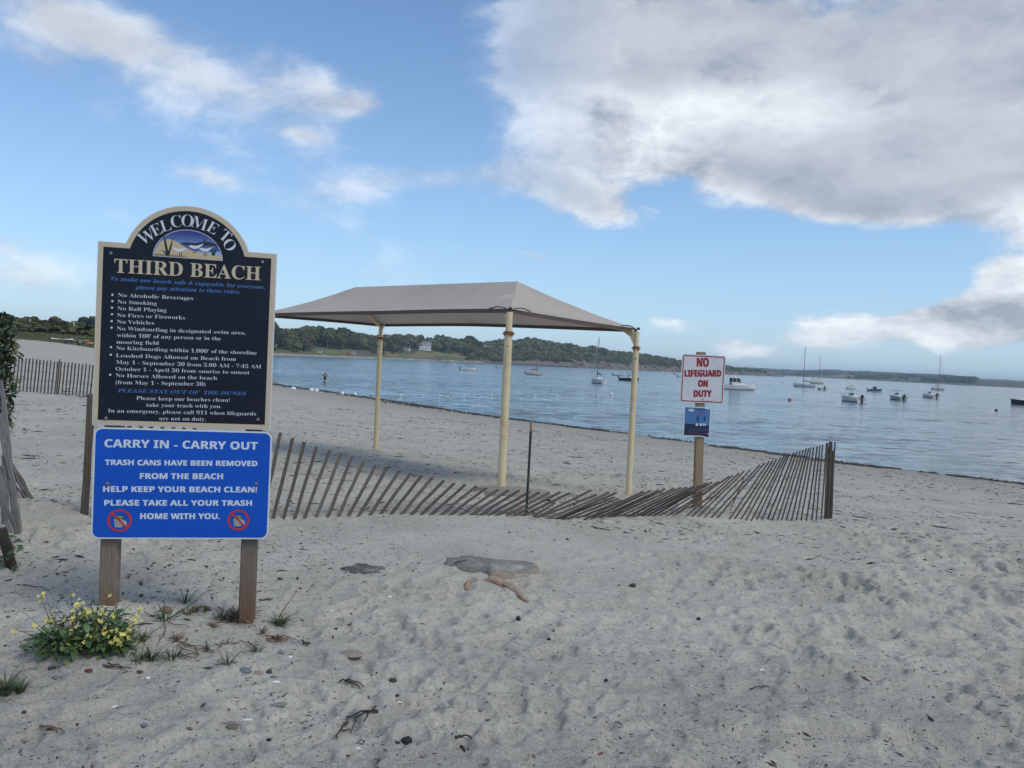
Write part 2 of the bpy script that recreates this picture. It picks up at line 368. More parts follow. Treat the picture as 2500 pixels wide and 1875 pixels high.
RIDGE_H = [15, 16, 20, 24, 26, 34, 40, 34, 29, 25, 20, 11, 6, 3, 2]
MOUNDS = [(-.08, 10.0, .28, .05), (1.84, 11.6, .26, .05), (-2.67, 15.4, .3, .06), (-1.37, 4.27, .16, .03), (-2.1, 4.17, .2, .03), (4.0, 9.35, .35, .04), (-2.1, 4.15, .45, .07), (-1.6, 3.75, .5, .03), (2.55, 9.9, .5, .16), (.0, 9.7, .9, .05), (-.35, 5.9, .45, .05), (-4.3, 6.5, .9, .12), (-1.3, 4.2, .3, -.02), (-.5, 7.6, 1.6, .05), (2.3, 8.5, 1.4, .03)]
def elev(x, y, full=False):
    x = np.asarray(x, float); y = np.asarray(y, float)
    s = seg_dist(x, y, SHORE, False); inn = inside(x, y, LAND)
    s = np.where(inn, s, -np.minimum(s, seg_dist(x, y, LAND, True)))
    s = np.where((s > 0), s, s)
    beach = np.interp(s, [-400, -60, -12, 0, 10, 20, 28, 33.5, 36, 39, 41, 44, 60, 200, 400], [-8, -4, -.7, 0, .85, 1.65, 2.25, 2.6, 2.79, 2.9, 2.97, 3.05, 3.1, 3.7, 5])
    lefty = sst(y, 55, 135)*sst(s, 12, 34)
    beach = beach+lefty*1.25*(1-sst(s, 60, 200)*.3)+.22*sst(-x, 7, 12)*(1-sst(y, 30, 60))
    inl = sst(y, 138, 175)*sst(s, 8, 30); beach = beach+inl*1.0
    hill = sst(y, 185, 300)*sst(s, 14, 60); beach = beach+hill*3.6+hill*1.5*fbm(x/45, y/45, 3, 5)
    u = x/np.maximum(y, 1); R = np.interp(u, RIDGE_U, RIDGE_H)
    cliff = sst(u, -.04, .04)
    hl = np.interp(s, [-60, -12, 0, 10, 25, 50, 100], [-4, -.7, 0, 1.5, 3, 6, 11])
    hc = np.interp(s, [-60, -12, 0, 5, 12, 40, 100], [-4, -2, 0, 4.0, 7, 12, 18])*np.clip(R/24, .12, 1)
    near = hl*(1-cliff)+hc*cliff
    head = np.where(s > 0, np.maximum(near*(1-sst(s, 90, 240)), 0)+R*sst(s, 20, 260), near)
    head = head+np.where(s > 30, 1.5, .0)*fbm(x/60, y/60, 3, 9)
    head = head+cliff*sst(s, 0, 4)*(1-sst(s, 20, 45))*3.2*fbm(x/9, y/9, 4, 31, .6)
    k = sst(y, 560, 680)
    z = beach*(1-k)+head*k
    # far shore across the bay
    sf = np.where(inside(x, y, FAR), seg_dist(x, y, FAR, True), -1)
    zf = 17*sst(sf, 0, 260)+5*sst(sf, 0, 150)*fbm(x/120, y/120, 3, 3)
    rr = np.hypot(x, y); ua = x/np.maximum(y, 1)
    z2 = (26+6*fbm(ua*26, ua*0+2, 4, 12))*sst(rr, 4300, 5000)*sst(ua, .16, .33)+(13)*sst(rr, 3900, 4100)*sst(ua, .34, .42)*(1-sst(ua, .8, .9))
    z = np.where(sf > 0, np.maximum(z, zf), z); z = np.where((rr > 3900) & (y > 0) & (z2 > .5), np.maximum(z, z2), z)
    for mx, my, r, h in MOUNDS: z = z+h*np.exp(-((x-mx)**2+(y-my)**2)/r**2)
    return (z, s, u, sf, rr) if full else z

def prints():
    rs = np.random.RandomState(3); L = []
    for i in range(5600):
        r = math.exp(rs.uniform(math.log(2.2), math.log(55))) if i % 2 else rs.uniform(2.2, 40)
        a = rs.uniform(-.66, .66); x = r*math.sin(a); y = r*math.cos(a)
        L.append((x, y, rs.uniform(.07, .16), rs.uniform(.045, .08), rs.normal(.9, .7), rs.uniform(.028, .065), 0))
    for i in range(500):
        r = math.exp(rs.uniform(math.log(2.2), math.log(45))); a = rs.uniform(-.66, .66)
        L.append((r*math.sin(a), r*math.cos(a), rs.uniform(.14, .28), rs.uniform(.09, .16), rs.uniform(0, 3.14), rs.uniform(.012, .03), 1))
    # the trodden lane that runs away to the right
    for i in range(260):
        t = rs.uniform(0, 1); x = .9+t*5.2+rs.normal(0, .28)*(1+t); y = 2.6+t*7+rs.normal(0, .4)
        L.append((x, y, rs.uniform(.14, .26), rs.uniform(.08, .13), rs.normal(.7, .4), rs.uniform(.03, .06), 0))
    return L

# polar grid centred under the eye: fine in front, coarse behind, out to the horizon
def ground():
    thf = np.arange(-38.5, 38.5, .125); thc = np.concatenate([np.arange(38.5, 180, 3.), np.arange(180, 321.5, 3.)])
    th = np.radians(np.concatenate([thf, thc])); nT = len(th); nF = len(thf)
    r = [.35]
    while r[-1] < 9000: q = r[-1]; r.append(q*(1.004 if q < 1.0 else 1.0043 if q < 22 else 1.009 if q < 90 else 1.014 if q < 2300 else 1.03) if q > 1.6 else q+.1)
    r = np.array(r); nR = len(r)
    R, T = np.meshgrid(r, th, indexing='ij'); x = R*np.sin(T); y = R*np.cos(T)
    z, s, u, sf, rr = elev(x, y, True)
    front = np.cos(T) > .5
    fade = (1-sst(R, 45, 110))*sst(s, .3, 4)
    strip = np.exp(-((y-(6.65+.235*(x+2.2)))/.75)**2)*sst(x, -3, -1.5)*(1-sst(x, 3.2, 4.6))       # smooth wind-packed strip before the fence
    drift = np.exp(-((x-(1.2+.62*(y-2.5)))/.45)**2)*.5
    calm = np.clip(1-.85*strip, .12, 1)
    rgt = .35+.65*sst(x+.25*y, 1.2, 3.2)
    d = .022*fbm(x/1.6, y/1.6, 3, 21)+.010*rgt*calm*fbm(x/.38, y/.38, 4, 22, .6)+.009*calm*fbm(x/.14, y/.14, 3, 23)*(R < 16)
    d += .012*rgt*np.abs(fbm(x/.8+3, y/.8, 2, 41))*calm*(1-drift)
    # wind ripples and small scarps in the drift to the lower right
    rip = np.sin((x*.35+y)*34+6*fbm(x/.5, y/.5, 2, 50)); d += .0035*rip*(strip+drift)*(R < 14)
    sc = fbm(x/.55+.3*fbm(x, y, 2, 62), y/.28, 3, 61); d += .034*sst(sc, .03, .12)*sst(np.abs((x-(1.1+.62*(y-2.5)))), 1.1, .3)*(R < 14)
    dens = .5+1.7*fbm(x/2.4, y/2.4, 2, 77)
    wear = np.clip(dens, .12, 1)*(1-.8*drift)*calm*(.45+.55*rgt)
    lr = np.log(r)
    P = np.zeros_like(z)
    for (px, py, a, b, ang, dep, kind) in prints():
        rp = math.hypot(px, py); tp = math.atan2(px, py); ext = a*2.0
        i0, i1 = np.searchsorted(r, [rp-ext, rp+ext]); j0, j1 = np.searchsorted(th[:nF], [tp-ext/rp, tp+ext/rp])
        if i1 <= i0 or j1 <= j0: continue
        X = x[i0:i1, j0:j1]-px; Y = y[i0:i1, j0:j1]-py; ca, sa = math.cos(ang), math.sin(ang)
        U = (X*sa+Y*ca)/a; V = (X*ca-Y*sa)/(b*(1+.18*np.sin(2.6*U))); q = U*U+V*V; q = q*(1+.5*fbm(X/.09+px, Y/.09+py, 2, 8))
        bowl = -np.exp(-q**3)*(1+.35*U); rim = .45*np.exp(-((np.sqrt(np.maximum(q, 0))-1.35)/.3)**2)
        P[i0:i1, j0:j1] = np.clip(P[i0:i1, j0:j1]+dep*(bowl+rim*.8), -.075, .035)
    d += P*wear*np.where(R < 60, 1, 0)
    z = z+d*fade*front
    V = np.stack([x, y, z], -1).reshape(-1, 3)
    V = np.vstack([V, [[0, 0, float(z[0].mean())]]])
    i = np.arange(nR-1)[:, None]; j = np.arange(nT)[None, :]; j2 = (j+1) % nT
    F = np.stack([i*nT+j, i*nT+j2, (i+1)*nT+j2, (i+1)*nT+j], -1).reshape(-1, 4)[:, ::-1]
    jj = np.arange(nT); C = np.stack([(jj+1) % nT, jj, np.full(nT, nR*nT)], -1)[:, ::-1]
    me = mesh_np('ground', V, [F.copy(), C.copy()], None, smooth=True)
    # zones: vegetation (0 sand .5 grass 1 scrub), rock, field
    veg = np.zeros_like(z); fn = fbm(x/14, y/14, 3, 70)*.5
    left = (y > 0)*sst(y+fn*8, 137, 141)*sst(s+fn*4, 9, 13)*(1-sst(y, 560, 600)); veg = np.maximum(veg, left*.5)
    scr = sst(y+fn*30, 176, 186)*sst(s+fn*6, 14, 22)*(y > 0); veg = np.where(scr > .5, 1., veg)
    hd = (y > 600) & (sf <= 0) & (rr < 3900)
    veg = np.where(hd & (s+fn*8 > 11), .5, np.where(hd, 0, veg)); veg = np.where(hd & ((s+fn*20 > 70) | (u > -.03) & (s > 9)), 1., veg)
    veg = np.where((sf > 0) | ((rr >= 3900) & (z > .3)), 1., veg)
    veg = np.where((y < 0) & (s > 90), .5, veg)
    fe = fbm(x/22, y/22, 3, 95)*26
    field = (hd & (u > -.165) & (u < -.112) & (s+fe > 34) & (s+fe < 52)).astype(float)
    field = np.maximum(field, (hd & (u > -.125) & (u < -.062) & (s+fe > 48) & (s+fe < 78)).astype(float)*.8)
    field = np.maximum(field, (hd & (u > -.25) & (u < -.195) & (s+fe > 36) & (s+fe < 62)).astype(float)*.5)
    field = np.maximum(field, ((sf > 20) & (fbm(x/150, y/150, 2, 90) > .08)).astype(float)*.8)
    rock = (hd & (u > -.07)).astype(float)*(1-sst(s+fn*6, 13, 19))*sst(u, -.07, 0)
    for nm, A in (('veg', veg), ('field', field), ('rock', rock)):
        at_ = me.attributes.new(nm, 'FLOAT', 'POINT'); at_.data.foreach_set('value', np.append(A.ravel(), 0).astype(np.float32))
    me.materials.append(ground_mat())
    o = link('ground', me); tag(o, kind='structure')
    Z = z[:, :nF].copy(); thn = th[:nF]
    def gz(px, py):
        rp = math.hypot(px, py); tp = math.atan2(px, py)
        if rp > 8500 or abs(tp) > thn[-2] or rp < 1.7: return float(elev(np.array([px]), np.array([py]))[0])
        i = min(np.searchsorted(r, rp)-1, nR-2); j = min(max(np.searchsorted(thn, tp)-1, 0), nF-2)
        a = (rp-r[i])/(r[i+1]-r[i]); b = (tp-thn[j])/(thn[j+1]-thn[j])
        return float((Z[i, j]*(1-b)+Z[i, j+1]*b)*(1-a)+(Z[i+1, j]*(1-b)+Z[i+1, j+1]*b)*a)
    return gz

def ground_mat():
    m = bpy.data.materials.new('beach_and_land'); m.use_nodes = True; nt = m.node_tree; g = G(nt); b = nt.nodes['Principled BSDF']
    P = g.new('ShaderNodeNewGeometry').outputs['Position']; X, Y, Z = g.xyz(P)
    A = {}
    for k in ('veg', 'field', 'rock'):
        n = g.new('ShaderNodeAttribute'); n.attribute_name = k; A[k] = n.outputs['Fac']
    n1 = g.noise(P, .9, 5, .6); n2 = g.noise(P, 7, 6, .65); n3 = g.noise(P, 90, 3, .6)
    sand = g.mix(g.ss(n1, .35, .65), (.352, .338, .286), (.428, .412, .352))
    sand = g.mix(g.mul(g.ss(n2, .50, .68), .40), sand, (.28, .262, .215))
    sand = g.mix(g.mul(g.ss(g.noise(P, 2.3, 4, .6), .56, .70), .35), sand, (.36, .325, .262))
    sand = g.mix(g.mul(g.ss(n3, .55, .75), .35), sand, (.13, .125, .115))
    sand = g.mix(g.mul(g.ss(n3, .45, .25), .3), sand, (.40, .395, .385))
    n4 = g.noise(P, 42, 5, .75); sand = g.mix(g.mul(g.ss(n4, .50, .64), .55), sand, (.185, .175, .148)); sand = g.mix(g.mul(g.ss(n4, .46, .34), .45), sand, (.50, .485, .43))
    # grit: dark and pale grains
    vd = g.vor(P, 55); vc = g.vor(P, 55, out=1); cr, cg, cb = g.xyz(vc)
    patch = g.ss(g.noise(P, 1.7, 4, .6), .42, .66)
    sand = g.mix(g.mul(g.mul(g.ss(vd, .26, .16), g.ss(cr, .80, .84)), g.m('MULTIPLY_ADD', patch, .7, .25)), sand, (.06, .055, .05))
    sand = g.mix(g.mul(g.ss(vd, .22, .12), g.ss(cg, .95, .96)), sand, (.62, .60, .57))
    # coarser, gravelly ground near the path end
    gv = g.mul(g.ss(Y, 5.2, 3.0), g.ss(g.noise(P, 1.1, 4, .65), .36, .58))
    sand = g.mix(g.mul(gv, .55), sand, g.mix(g.ss(n3, .45, .6), (.27, .262, .245), (.14, .135, .128)))
    # damp, weedy band by the water
    wn = g.add(Z, g.mul(g.sub(g.noise(P, .35, 4, .6), .5), .5))
    wet = g.ss(wn, .60, .08)
    sand = g.mix(g.mul(wet, .75), sand, (.105, .095, .080))
    far = g.ss(wn, 2.1, .6); sand = g.mix(g.mul(far, .50), sand, (.225, .205, .165))
    gr = g.mix(g.noise(P, .35, 5, .7), (.075, .085, .035), (.15, .145, .07))
    gr = g.mix(g.ss(g.noise(P, 1.2, 3, .6), .45, .65), gr, (.10, .095, .05))
    sc = g.mix(g.noise(P, .12, 5, .7), (.035, .048, .020), (.075, .082, .034)); sc = g.mix(g.ss(g.noise(P, .03, 3, .6), .5, .65), sc, (.10, .072, .042))
    fl = g.mix(g.ss(A['field'], .55, .7), g.mix(n1, (.12, .15, .045), (.16, .18, .06)), g.mix(n1, (.155, .135, .065), (.20, .17, .085)))
    c = g.mix(g.ss(A['veg'], .2, .3), sand, gr); c = g.mix(g.ss(A['veg'], .7, .8), c, sc); c = g.mix(g.ss(A['field'], .3, .4), c, fl)
    rk = g.mix(g.noise(P, .25, 8, .75), (.045, .040, .036), (.27, .225, .185)); rk = g.mix(g.ss(Z, 2.2, .5), rk, (.025, .024, .022)); c = g.mix(g.ss(A['rock'], .3, .6), c, rk)
    g.put(b.inputs['Base Color'], c); g.put(b.inputs['Roughness'], g.m('MULTIPLY_ADD', wet, -.45, .95)); b.inputs['Specular IOR Level'].default_value = .25
    h = g.add(g.add(g.mul(g.noise(P, 28, 6, .7), .016), g.mul(n4, .009)), g.mul(g.noise(P, 9, 3, .6), .02))
    bn = g.new('ShaderNodeBump'); bn.inputs['Strength'].default_value = .55; bn.inputs['Distance'].default_value = 1.; g.put(bn.inputs['Height'], h); g.put(b.inputs['Normal'], bn.outputs[0])
    return m
gz = ground()

def hit(px, py, lift=0.):
    """ground point seen at photo pixel (px,py)"""
    d = ray(px, py); lo = 2.4; prev = lo; D = lo
    while D < 6000:
        p = CAM+d*(D/d[1]); h = p[2]-gz(p[0], p[1])
        if h <= lift:
            a, b = prev, D
            for _ in range(14):
                m_ = (a+b)/2; p = CAM+d*(m_/d[1])
                if p[2]-gz(p[0], p[1]) <= lift: b = m_
                else: a = m_
            p = CAM+d*(b/d[1]); return Vector((p[0], p[1], gz(p[0], p[1])))
        prev = D; D *= 1.01
    return Vector(at(px, py, 500))
def sea(px, py):
    d = ray(px, py); t = -CAM_H/d[2]; return Vector(CAM+d*t)

# ------------------------------------------------------------------ sea
def sea_sheet():
    m = bpy.data.materials.new('sea_water'); m.use_nodes = True; nt = m.node_tree; g = G(nt); b = nt.nodes['Principled BSDF']
    P = g.new('ShaderNodeNewGeometry').outputs['Position']
    Pr = g.v('MULTIPLY', P, (1, 1, 0))
    rot = g.new('ShaderNodeMapping'); g.put(rot.inputs[0], Pr); rot.inputs['Rotation'].default_value = (0, 0, rad(-24)); rot.inputs['Scale'].default_value = (.42, 1, 1); V = rot.outputs[0]
    n = g.noise(Pr, .012, 3, .6)
    c = g.mix(g.ss(n, .4, .65), (.008, .048, .115), (.016, .048, .088))
    wx, wy, wz = g.xyz(Pr); c = g.mix(g.mul(g.ss(g.m('DIVIDE', wx, g.m('MAXIMUM', wy, 1.)), .08, .45), .8), c, (.034, .048, .056))  # reflection of grey clouds towards the right, painted into the water's base colour
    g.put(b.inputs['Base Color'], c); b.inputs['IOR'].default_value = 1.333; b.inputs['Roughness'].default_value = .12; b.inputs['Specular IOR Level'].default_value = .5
    a1 = g.v('SUBTRACT', g.noise(V, .55, 3, .55, .4, out=1), (.5, .5, .5)); a2 = g.v('SUBTRACT', g.noise(V, 2.4, 4, .6, .3, out=1), (.5, .5, .5)); a3 = g.v('SUBTRACT', g.noise(V, .14, 2, .5, out=1), (.5, .5, .5))
    sl_ = g.v('ADD', g.v('ADD', g.v('SCALE', a1, scale=.66), g.v('SCALE', a2, scale=.80)), g.v('SCALE', a3, scale=.22))
    gust = g.mul(g.ss(g.noise(g.v('MULTIPLY', V, (.35, 1, 1)), .045, 3, .6), .36, .62, .55, 1.35), g.ss(g.noise(V, .7, 4, .65), .36, .62, .25, 1.6))
    sx_, sy_, sz_ = g.xyz(g.v('SCALE', sl_, scale=gust)); g.put(b.inputs['Normal'], g.v('NORMALIZE', g.comb(sx_, sy_, 1.)))
    N = 48; rs_ = [8900, 3000, 800, 200]; V_ = []; F = []
    for q in rs_: V_ += [(q*math.cos(2*math.pi*i/N), q*math.sin(2*math.pi*i/N), 0) for i in range(N)]
    for k in range(3): F += [(k*N+i, k*N+(i+1) % N, (k+1)*N+(i+1) % N, (k+1)*N+i) for i in range(N)]
    F.append(tuple(range(3*N, 4*N)))
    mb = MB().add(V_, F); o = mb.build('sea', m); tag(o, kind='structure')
sea_sheet()

# haze: the bay's humid air
def haze():
    m = bpy.data.materials.new('air_haze'); m.use_nodes = True; nt = m.node_tree; nt.nodes.clear()
    v = nt.nodes.new('ShaderNodeVolumePrincipled'); v.inputs['Color'].default_value = (.66, .83, 1, 1); v.inputs['Density'].default_value = HAZE
    o = nt.nodes.new('ShaderNodeOutputMaterial'); nt.links.new(v.outputs[0], o.inputs['Volume'])
    b = MB().box((0, 0, 36), (19000, 19000, 92)); ob = b.build('haze', m); tag(ob, kind='stuff')
HAZE = 1.3e-4
haze()

# ------------------------------------------------------------------ shade canopy
def canopy():
    N, R, B = Vector(at(1223, 1200, 10)), Vector(at(1534, 1207, 11.6)), Vector(at(917, 1093, 15.4))
    Nt, Rt, Bt = Vector(at(1240, 754, 10)), Vector(at(1551, 803, 11.6)), Vector(at(924, 791, 15.4))
    eave = (Nt.z+Rt.z+Bt.z)/3
    L = N+(B-R); Lt = Nt+(Bt-Rt)
    c4 = [Vector((p.x, p.y, q.z)) for p, q in ((N, Nt), (R, Rt), (B, Bt), (L, Lt))]; c4[3].z = c4[0].z*.2+c4[2].z*.8
    Nc, Rc, Bc, Lc = c4
    A1, A2 = Vector(at(1263, 687, 11.35)), Vector(at(868, 701, 13.95))
    base = (N+R+B+L)/4; base.z = gz(base.x, base.y)
    t = empty('shade_canopy', base, 0, 'taupe hip-roofed fabric sun canopy on four cream steel posts on the sand', 'canopy')
    cen = (Nc+Rc+Bc+Lc)/4
    # fabric: four panels, each a fine grid, edges drawn in and sagging a little
    def panel(a, b, c, d, n=14, m=9):
        """a-b eave, c-d top (c above a)"""
        V = []; mid = Vector((cen.x, cen.y, 0))
        for j in range(m+1):
            v = j/m
            for i in range(n+1):
                u = i/n; e = a.lerp(b, u); s_ = 4*u*(1-u)
                inw = (Vector((cen.x, cen.y, e.z))-e); inw.z = 0
                e = e+inw.normalized()*(.16*s_)*((b-a).length/4.)+Vector((0, 0, -.015*s_+.03*s_*(b-a).length/4))
                tp = c.lerp(d, u); p = e.lerp(tp, v); p = p+Vector((0, 0, -.10*math.sin(math.pi*v)*(.35+.65*s_)+.012*float(fbm(np.array([u*3.2+a.x]), np.array([v*9+a.y]), 2, 3)[0])*math.sin(math.pi*v)))
                V.append(p)
        F = [(j*(n+1)+i, j*(n+1)+i+1, (j+1)*(n+1)+i+1, (j+1)*(n+1)+i) for j in range(m) for i in range(n)]
        return V, F
    mb = MB()
    for a, b, c, d in ((Lc, Nc, A2, A1), (Nc, Rc, A1, A1), (Rc, Bc, A1, A2), (Bc, Lc, A2, A2)):
        V, F = panel(a, b, c, d); mb.add(V, F)
    o = mb.build('fabric_roof', M['canopy'], t, world=True, smooth=True, fix=False)
    bm = bmesh.new(); bm.from_mesh(o.data); bmesh.ops.remove_doubles(bm, verts=bm.verts, dist=.004); bmesh.ops.recalc_face_normals(bm, faces=bm.faces)
    bm.to_mesh(o.data); bm.free(); o.data.polygons.foreach_set('use_smooth', [True]*len(o.data.polygons)); o.data.set_sharp_from_angle(angle=rad(14))
    # hems with the cable inside
    for a, b in ((Lc, Nc), (Nc, Rc), (Rc, Bc), (Bc, Lc)):
        V, F = panel(a, b, a, b, 24, 1); pts = V[:25]
        V2 = []; 
        for p in pts: V2 += [p+Vector((0, 0, .004)), p-Vector((0, 0, .052))+(Vector((cen.x, cen.y, p.z))-p).normalized()*.012]
        MB().add(V2, [(2*i, 2*i+2, 2*i+3, 2*i+1) for i in range(24)]).build('hem', M['canopy_hem'], t, world=True, fix=False)
    # seams/ridge beam and hip rafters below the cloth
    dn = Vector((0, 0, -.10))
    MB().tube([A1+dn, A2+dn], .038, 10).build('ridge_beam', M['cream_steel'], t, world=True, smooth=True)
    for p, a in ((Nc, A1), (Rc, A1), (Bc, A2), (Lc, A2)):
        mid = (p+a)/2+Vector((0, 0, -.17)); q = p+(a-p)*.03+Vector((0, 0, -.05))
        MB().tube([q, p.lerp(a, .18)+Vector((0, 0, -.10)), mid, a+dn], .036, 10).build('rafter', M['cream_steel'], t, world=True, smooth=True)
    for (p, q, r0) in ((N, Nc, .050), (R, Rc, .044), (B, Bc, .046), (L, Lc, .046)):
        top = q+Vector((0, 0, -.05)); g0 = gz(p.x, p.y)
        fl = top+Vector((0, 0, -.27 if p is N else -.24)) 
        f_out = (q-cen); f_out.z = 0; f_out.normalize()
        post = MB().tube([(q.x, q.y, g0-.4), (q.x, q.y, fl.z)], r0*1.05, 20).build('post', M['cream_steel'], t, world=True, smooth=True)
        MB().tube([(q.x, q.y, fl.z), (q.x, q.y, top.z+.01)], r0*.86, 20).build('upper_post', M['cream_steel'], t, world=True, smooth=True)
        fb = MB().tube([(q.x, q.y, fl.z-.008), (q.x, q.y, fl.z+.008)], r0*1.62, 20)
        fb.tube([(q.x, q.y, fl.z+.008), (q.x, q.y, fl.z+.030)], r0*1.0, 16)
        for k in range(4): w = k*math.pi/2+.6; fb.tube([(q.x+r0*1.38*math.cos(w), q.y+r0*1.38*math.sin(w), fl.z-.03), (q.x+r0*1.38*math.cos(w), q.y+r0*1.38*math.sin(w), fl.z+.03)], .007, 6)
        fb.build('flange', M['rust'], t, world=True, smooth=True)
        for k in range(3): w = k*2.1-1.6; MB().sphere((q.x+r0*1.05*math.cos(w), q.y+r0*1.05*math.sin(w), fl.z-.16), .011, 6, 4).build('bolt', M['rust'], t, world=True)
        # elbow gusset
        gs = MB(); i_ = -f_out; pr = [(r0*.8, -.02), (.26, .045), (.20, .0), (.11, -.06), (r0*.8, -.20)]
        side = Vector((-i_.y, i_.x, 0))*.012; V = []
        for sgn in (-1, 1): V += [Vector((q.x, q.y, top.z))+i_*a_+Vector((0, 0, b_))+side*sgn for a_, b_ in pr]
        n = len(pr); gs.add(V, [tuple(range(n)), tuple(range(2*n-1, n-1, -1))]+[(i, n+i, n+(i+1) % n, (i+1) % n) for i in range(n)])
        gs.build('gusset', M['cream_steel'], t, world=True)
        # corner cable brackets
        for nb in (Nc, Rc, Bc, Lc):
            if (nb-q).length < .5 or abs((nb-q).normalized().dot((cen-q).normalized())) > .985: continue
            if nb is {0: Bc, 1: Lc, 2: Nc, 3: Rc}[[Nc, Rc, Bc, Lc].index(q)]: continue
            d = (nb-q).normalized()
            MB().tube([q+Vector((0, 0, -.03)), q+d*.10+Vector((0, 0, .02)), q+d*.22+Vector((0, 0, .035)), q+d*.36+Vector((0, 0, .01))], .008, 6).build('edge_cable', M['dark_metal'], t, world=True)
        MB().sphere(q+Vector((0, 0, .005))+f_out*.02, (.026, .026, .022), 10, 6).build('corner_cap', M['dark_metal'], t, world=True, smooth=True)
    # concrete footing showing in the sand round the near post
    m = mat('old_concrete', (.24, .21, .17), .95, var=.3, vscale=18, bump=1., bscale=40)
    rs = random.Random(4); V = []; F = []; c = Vector((Nc.x+.12, Nc.y-.1, gz(Nc.x, Nc.y-.1))); n = 26
    for k, (rr_, zz) in enumerate(((.52, -.06), (.44, .035), (.20, .06))):
        for i in range(n):
            w = 2*math.pi*i/n; q = rr_*(1+.14*math.sin(3*w+1)+rs.uniform(-.06, .06)); V.append((c.x+q*math.cos(w), c.y+q*.55*math.sin(w), c.z+zz+rs.uniform(-.01, .01)))
    for k in range(2): F += [(k*n+i, k*n+(i+1) % n, (k+1)*n+(i+1) % n, (k+1)*n+i) for i in range(n)]
    F.append(tuple(range(2*n, 3*n)))
    MB().add(V, F).build('footing', m, t, world=True)
canopy()

# ------------------------------------------------------------------ lettering
def _map(s, A, a, D):
    o = ''
    for c in s:
        if 'A' <= c <= 'Z': o += chr(A+ord(c)-65)
        elif 'a' <= c <= 'z': o += chr(a+ord(c)-97)
        elif '0' <= c <= '9' and D: o += chr(D+ord(c)-48)
        else: o += c
    return o
SERIF = lambda s: _map(s, 0x1D400, 0x1D41A, 0x1D7CE)
SANS = lambda s: _map(s, 0x1D5D4, 0x1D5EE, 0x1D7EC)
_GC = {}
def glyph_batch(bodies, offset, ls=5.):
    """all lines of one style set in one text body, then split again line by line (fast)"""
    cu = bpy.data.curves.new('lettering', 'FONT'); cu.body = '\n'.join(bodies); cu.offset = offset; cu.resolution_u = 3; cu.space_line = ls
    ob = bpy.data.objects.new('lettering', cu); me = bpy.data.meshes.new_from_object(ob); bpy.data.objects.remove(ob)
    V = np.array([v.co[:] for v in me.vertices]); P = [tuple(p.vertices) for p in me.polygons]; bpy.data.meshes.remove(me)
    ln = np.rint(-(V[:, 1]-.3)/ls).astype(int); parts = {}
    for p in P: parts.setdefault(int(ln[p[0]]), []).append(p)
    for i, b in enumerate(bodies):
        F = parts[i]; ids = sorted({q for f in F for q in f}); mp = {q: k for k, q in enumerate(ids)}
        _GC[(b, offset)] = (V[ids]+np.array([0, i*ls, 0]), [tuple(mp[q] for q in f) for f in F])
def glyphs(body, offset=0., extrude=.0, res=3, space=1.):
    if (body, offset) in _GC: return _GC[(body, offset)]
    cu = bpy.data.curves.new('lettering', 'FONT'); cu.body = body; cu.offset = offset; cu.resolution_u = res; cu.space_character = space
    ob = bpy.data.objects.new('lettering', cu); me = bpy.data.meshes.new_from_object(ob); bpy.data.objects.remove(ob)
    V = np.array([v.co[:] for v in me.vertices]); P = [tuple(p.vertices) for p in me.polygons]; bpy.data.meshes.remove(me); return V, P
class Face:
    """a sign face: plane through two points seen in the photo; uv() gives metres right / up / out of the face"""
    def __init__(s, pl, pr, loc, parent):
        pl, pr = Vector(pl), Vector(pr); d = pr-pl; d.z = 0; s.ex = d.normalized(); s.n = Vector((s.ex.y, -s.ex.x, 0)); s.o = Vector((pl.x, pl.y, 0)); s.loc = Vector(loc); s.parent = parent
        s.rz = math.atan2(s.ex.y, s.ex.x)
    def uv(s, px, py, out=0.):
        d = Vector(ray(px, py)); c = Vector(CAM); t = ((s.o-c).dot(s.n)+out)/d.dot(s.n); p = c+d*t-s.loc
        return p.dot(s.ex), p.z        # local x, local z of the parent empty (rotated by rz)
    def y(s, out=0.): return -(s.n.dot(s.o-s.loc))-out   # local y of the face
def poly_obj(name, F, P, y0, y1, m, parent): return MB().prism(P, y0, y1).build(name, m, parent)
def text_line(F, body, pl, pr, y, m, parent, cap=None, name='lettering', offset=0., shear=0., bold=0.):
    (x0, z0), (x1, z1) = F.uv(*pl), F.uv(*pr)
    V, P = glyphs(body, offset); V = V+np.outer(V[:, 1]*shear, [1, 0, 0]); xs = V[:, 0]; w = xs.max()-xs.min(); L = math.hypot(x1-x0, z1-z0); k = L/w
    ky = k if cap is None else cap/.72
    a = math.atan2(z1-z0, x1-x0); ca, sa = math.cos(a), math.sin(a)
    W = [(x0+(q[0]-xs.min())*k*ca-q[1]*ky*sa, y, z0+(q[0]-xs.min())*k*sa+q[1]*ky*ca) for q in V]
    mb = MB().add(W, P)
    if bold:
        for i, (dx, dz) in enumerate(((-1, -.6), (1, -.6), (-1, .6), (1, .6))): mb.add([(q[0]+dx*bold, q[1]-.00005*(i+1), q[2]+dz*bold) for q in W], P)
    return mb.build(name, m, parent, fix=False)
def rrect(x0, z0, x1, z1, r, n=8, quad=None):
    P = []
    for cx, cz, a0 in ((x1-r, z1-r, 0), (x0+r, z1-r, 90), (x0+r, z0+r, 180), (x1-r, z0+r, 270)):
        for i in range(n+1): a = rad(a0+90*i/n); P.append((cx+r*math.cos(a), cz+r*math.sin(a)))
    return P
def Z1(x, y): return (200+x/4.366, 480+y/4.366)
def Z2(x, y): return (200+x/4.424, 820+y/4.424)
def Z3(x, y): return (200+x/4.424, 1030+y/4.424)
def disc(F, c, r, n, rz_=None): return [(c[0]+r*math.cos(2*math.pi*i/n), c[1]+(rz_ or r)*math.sin(2*math.pi*i/n)) for i in range(n)]

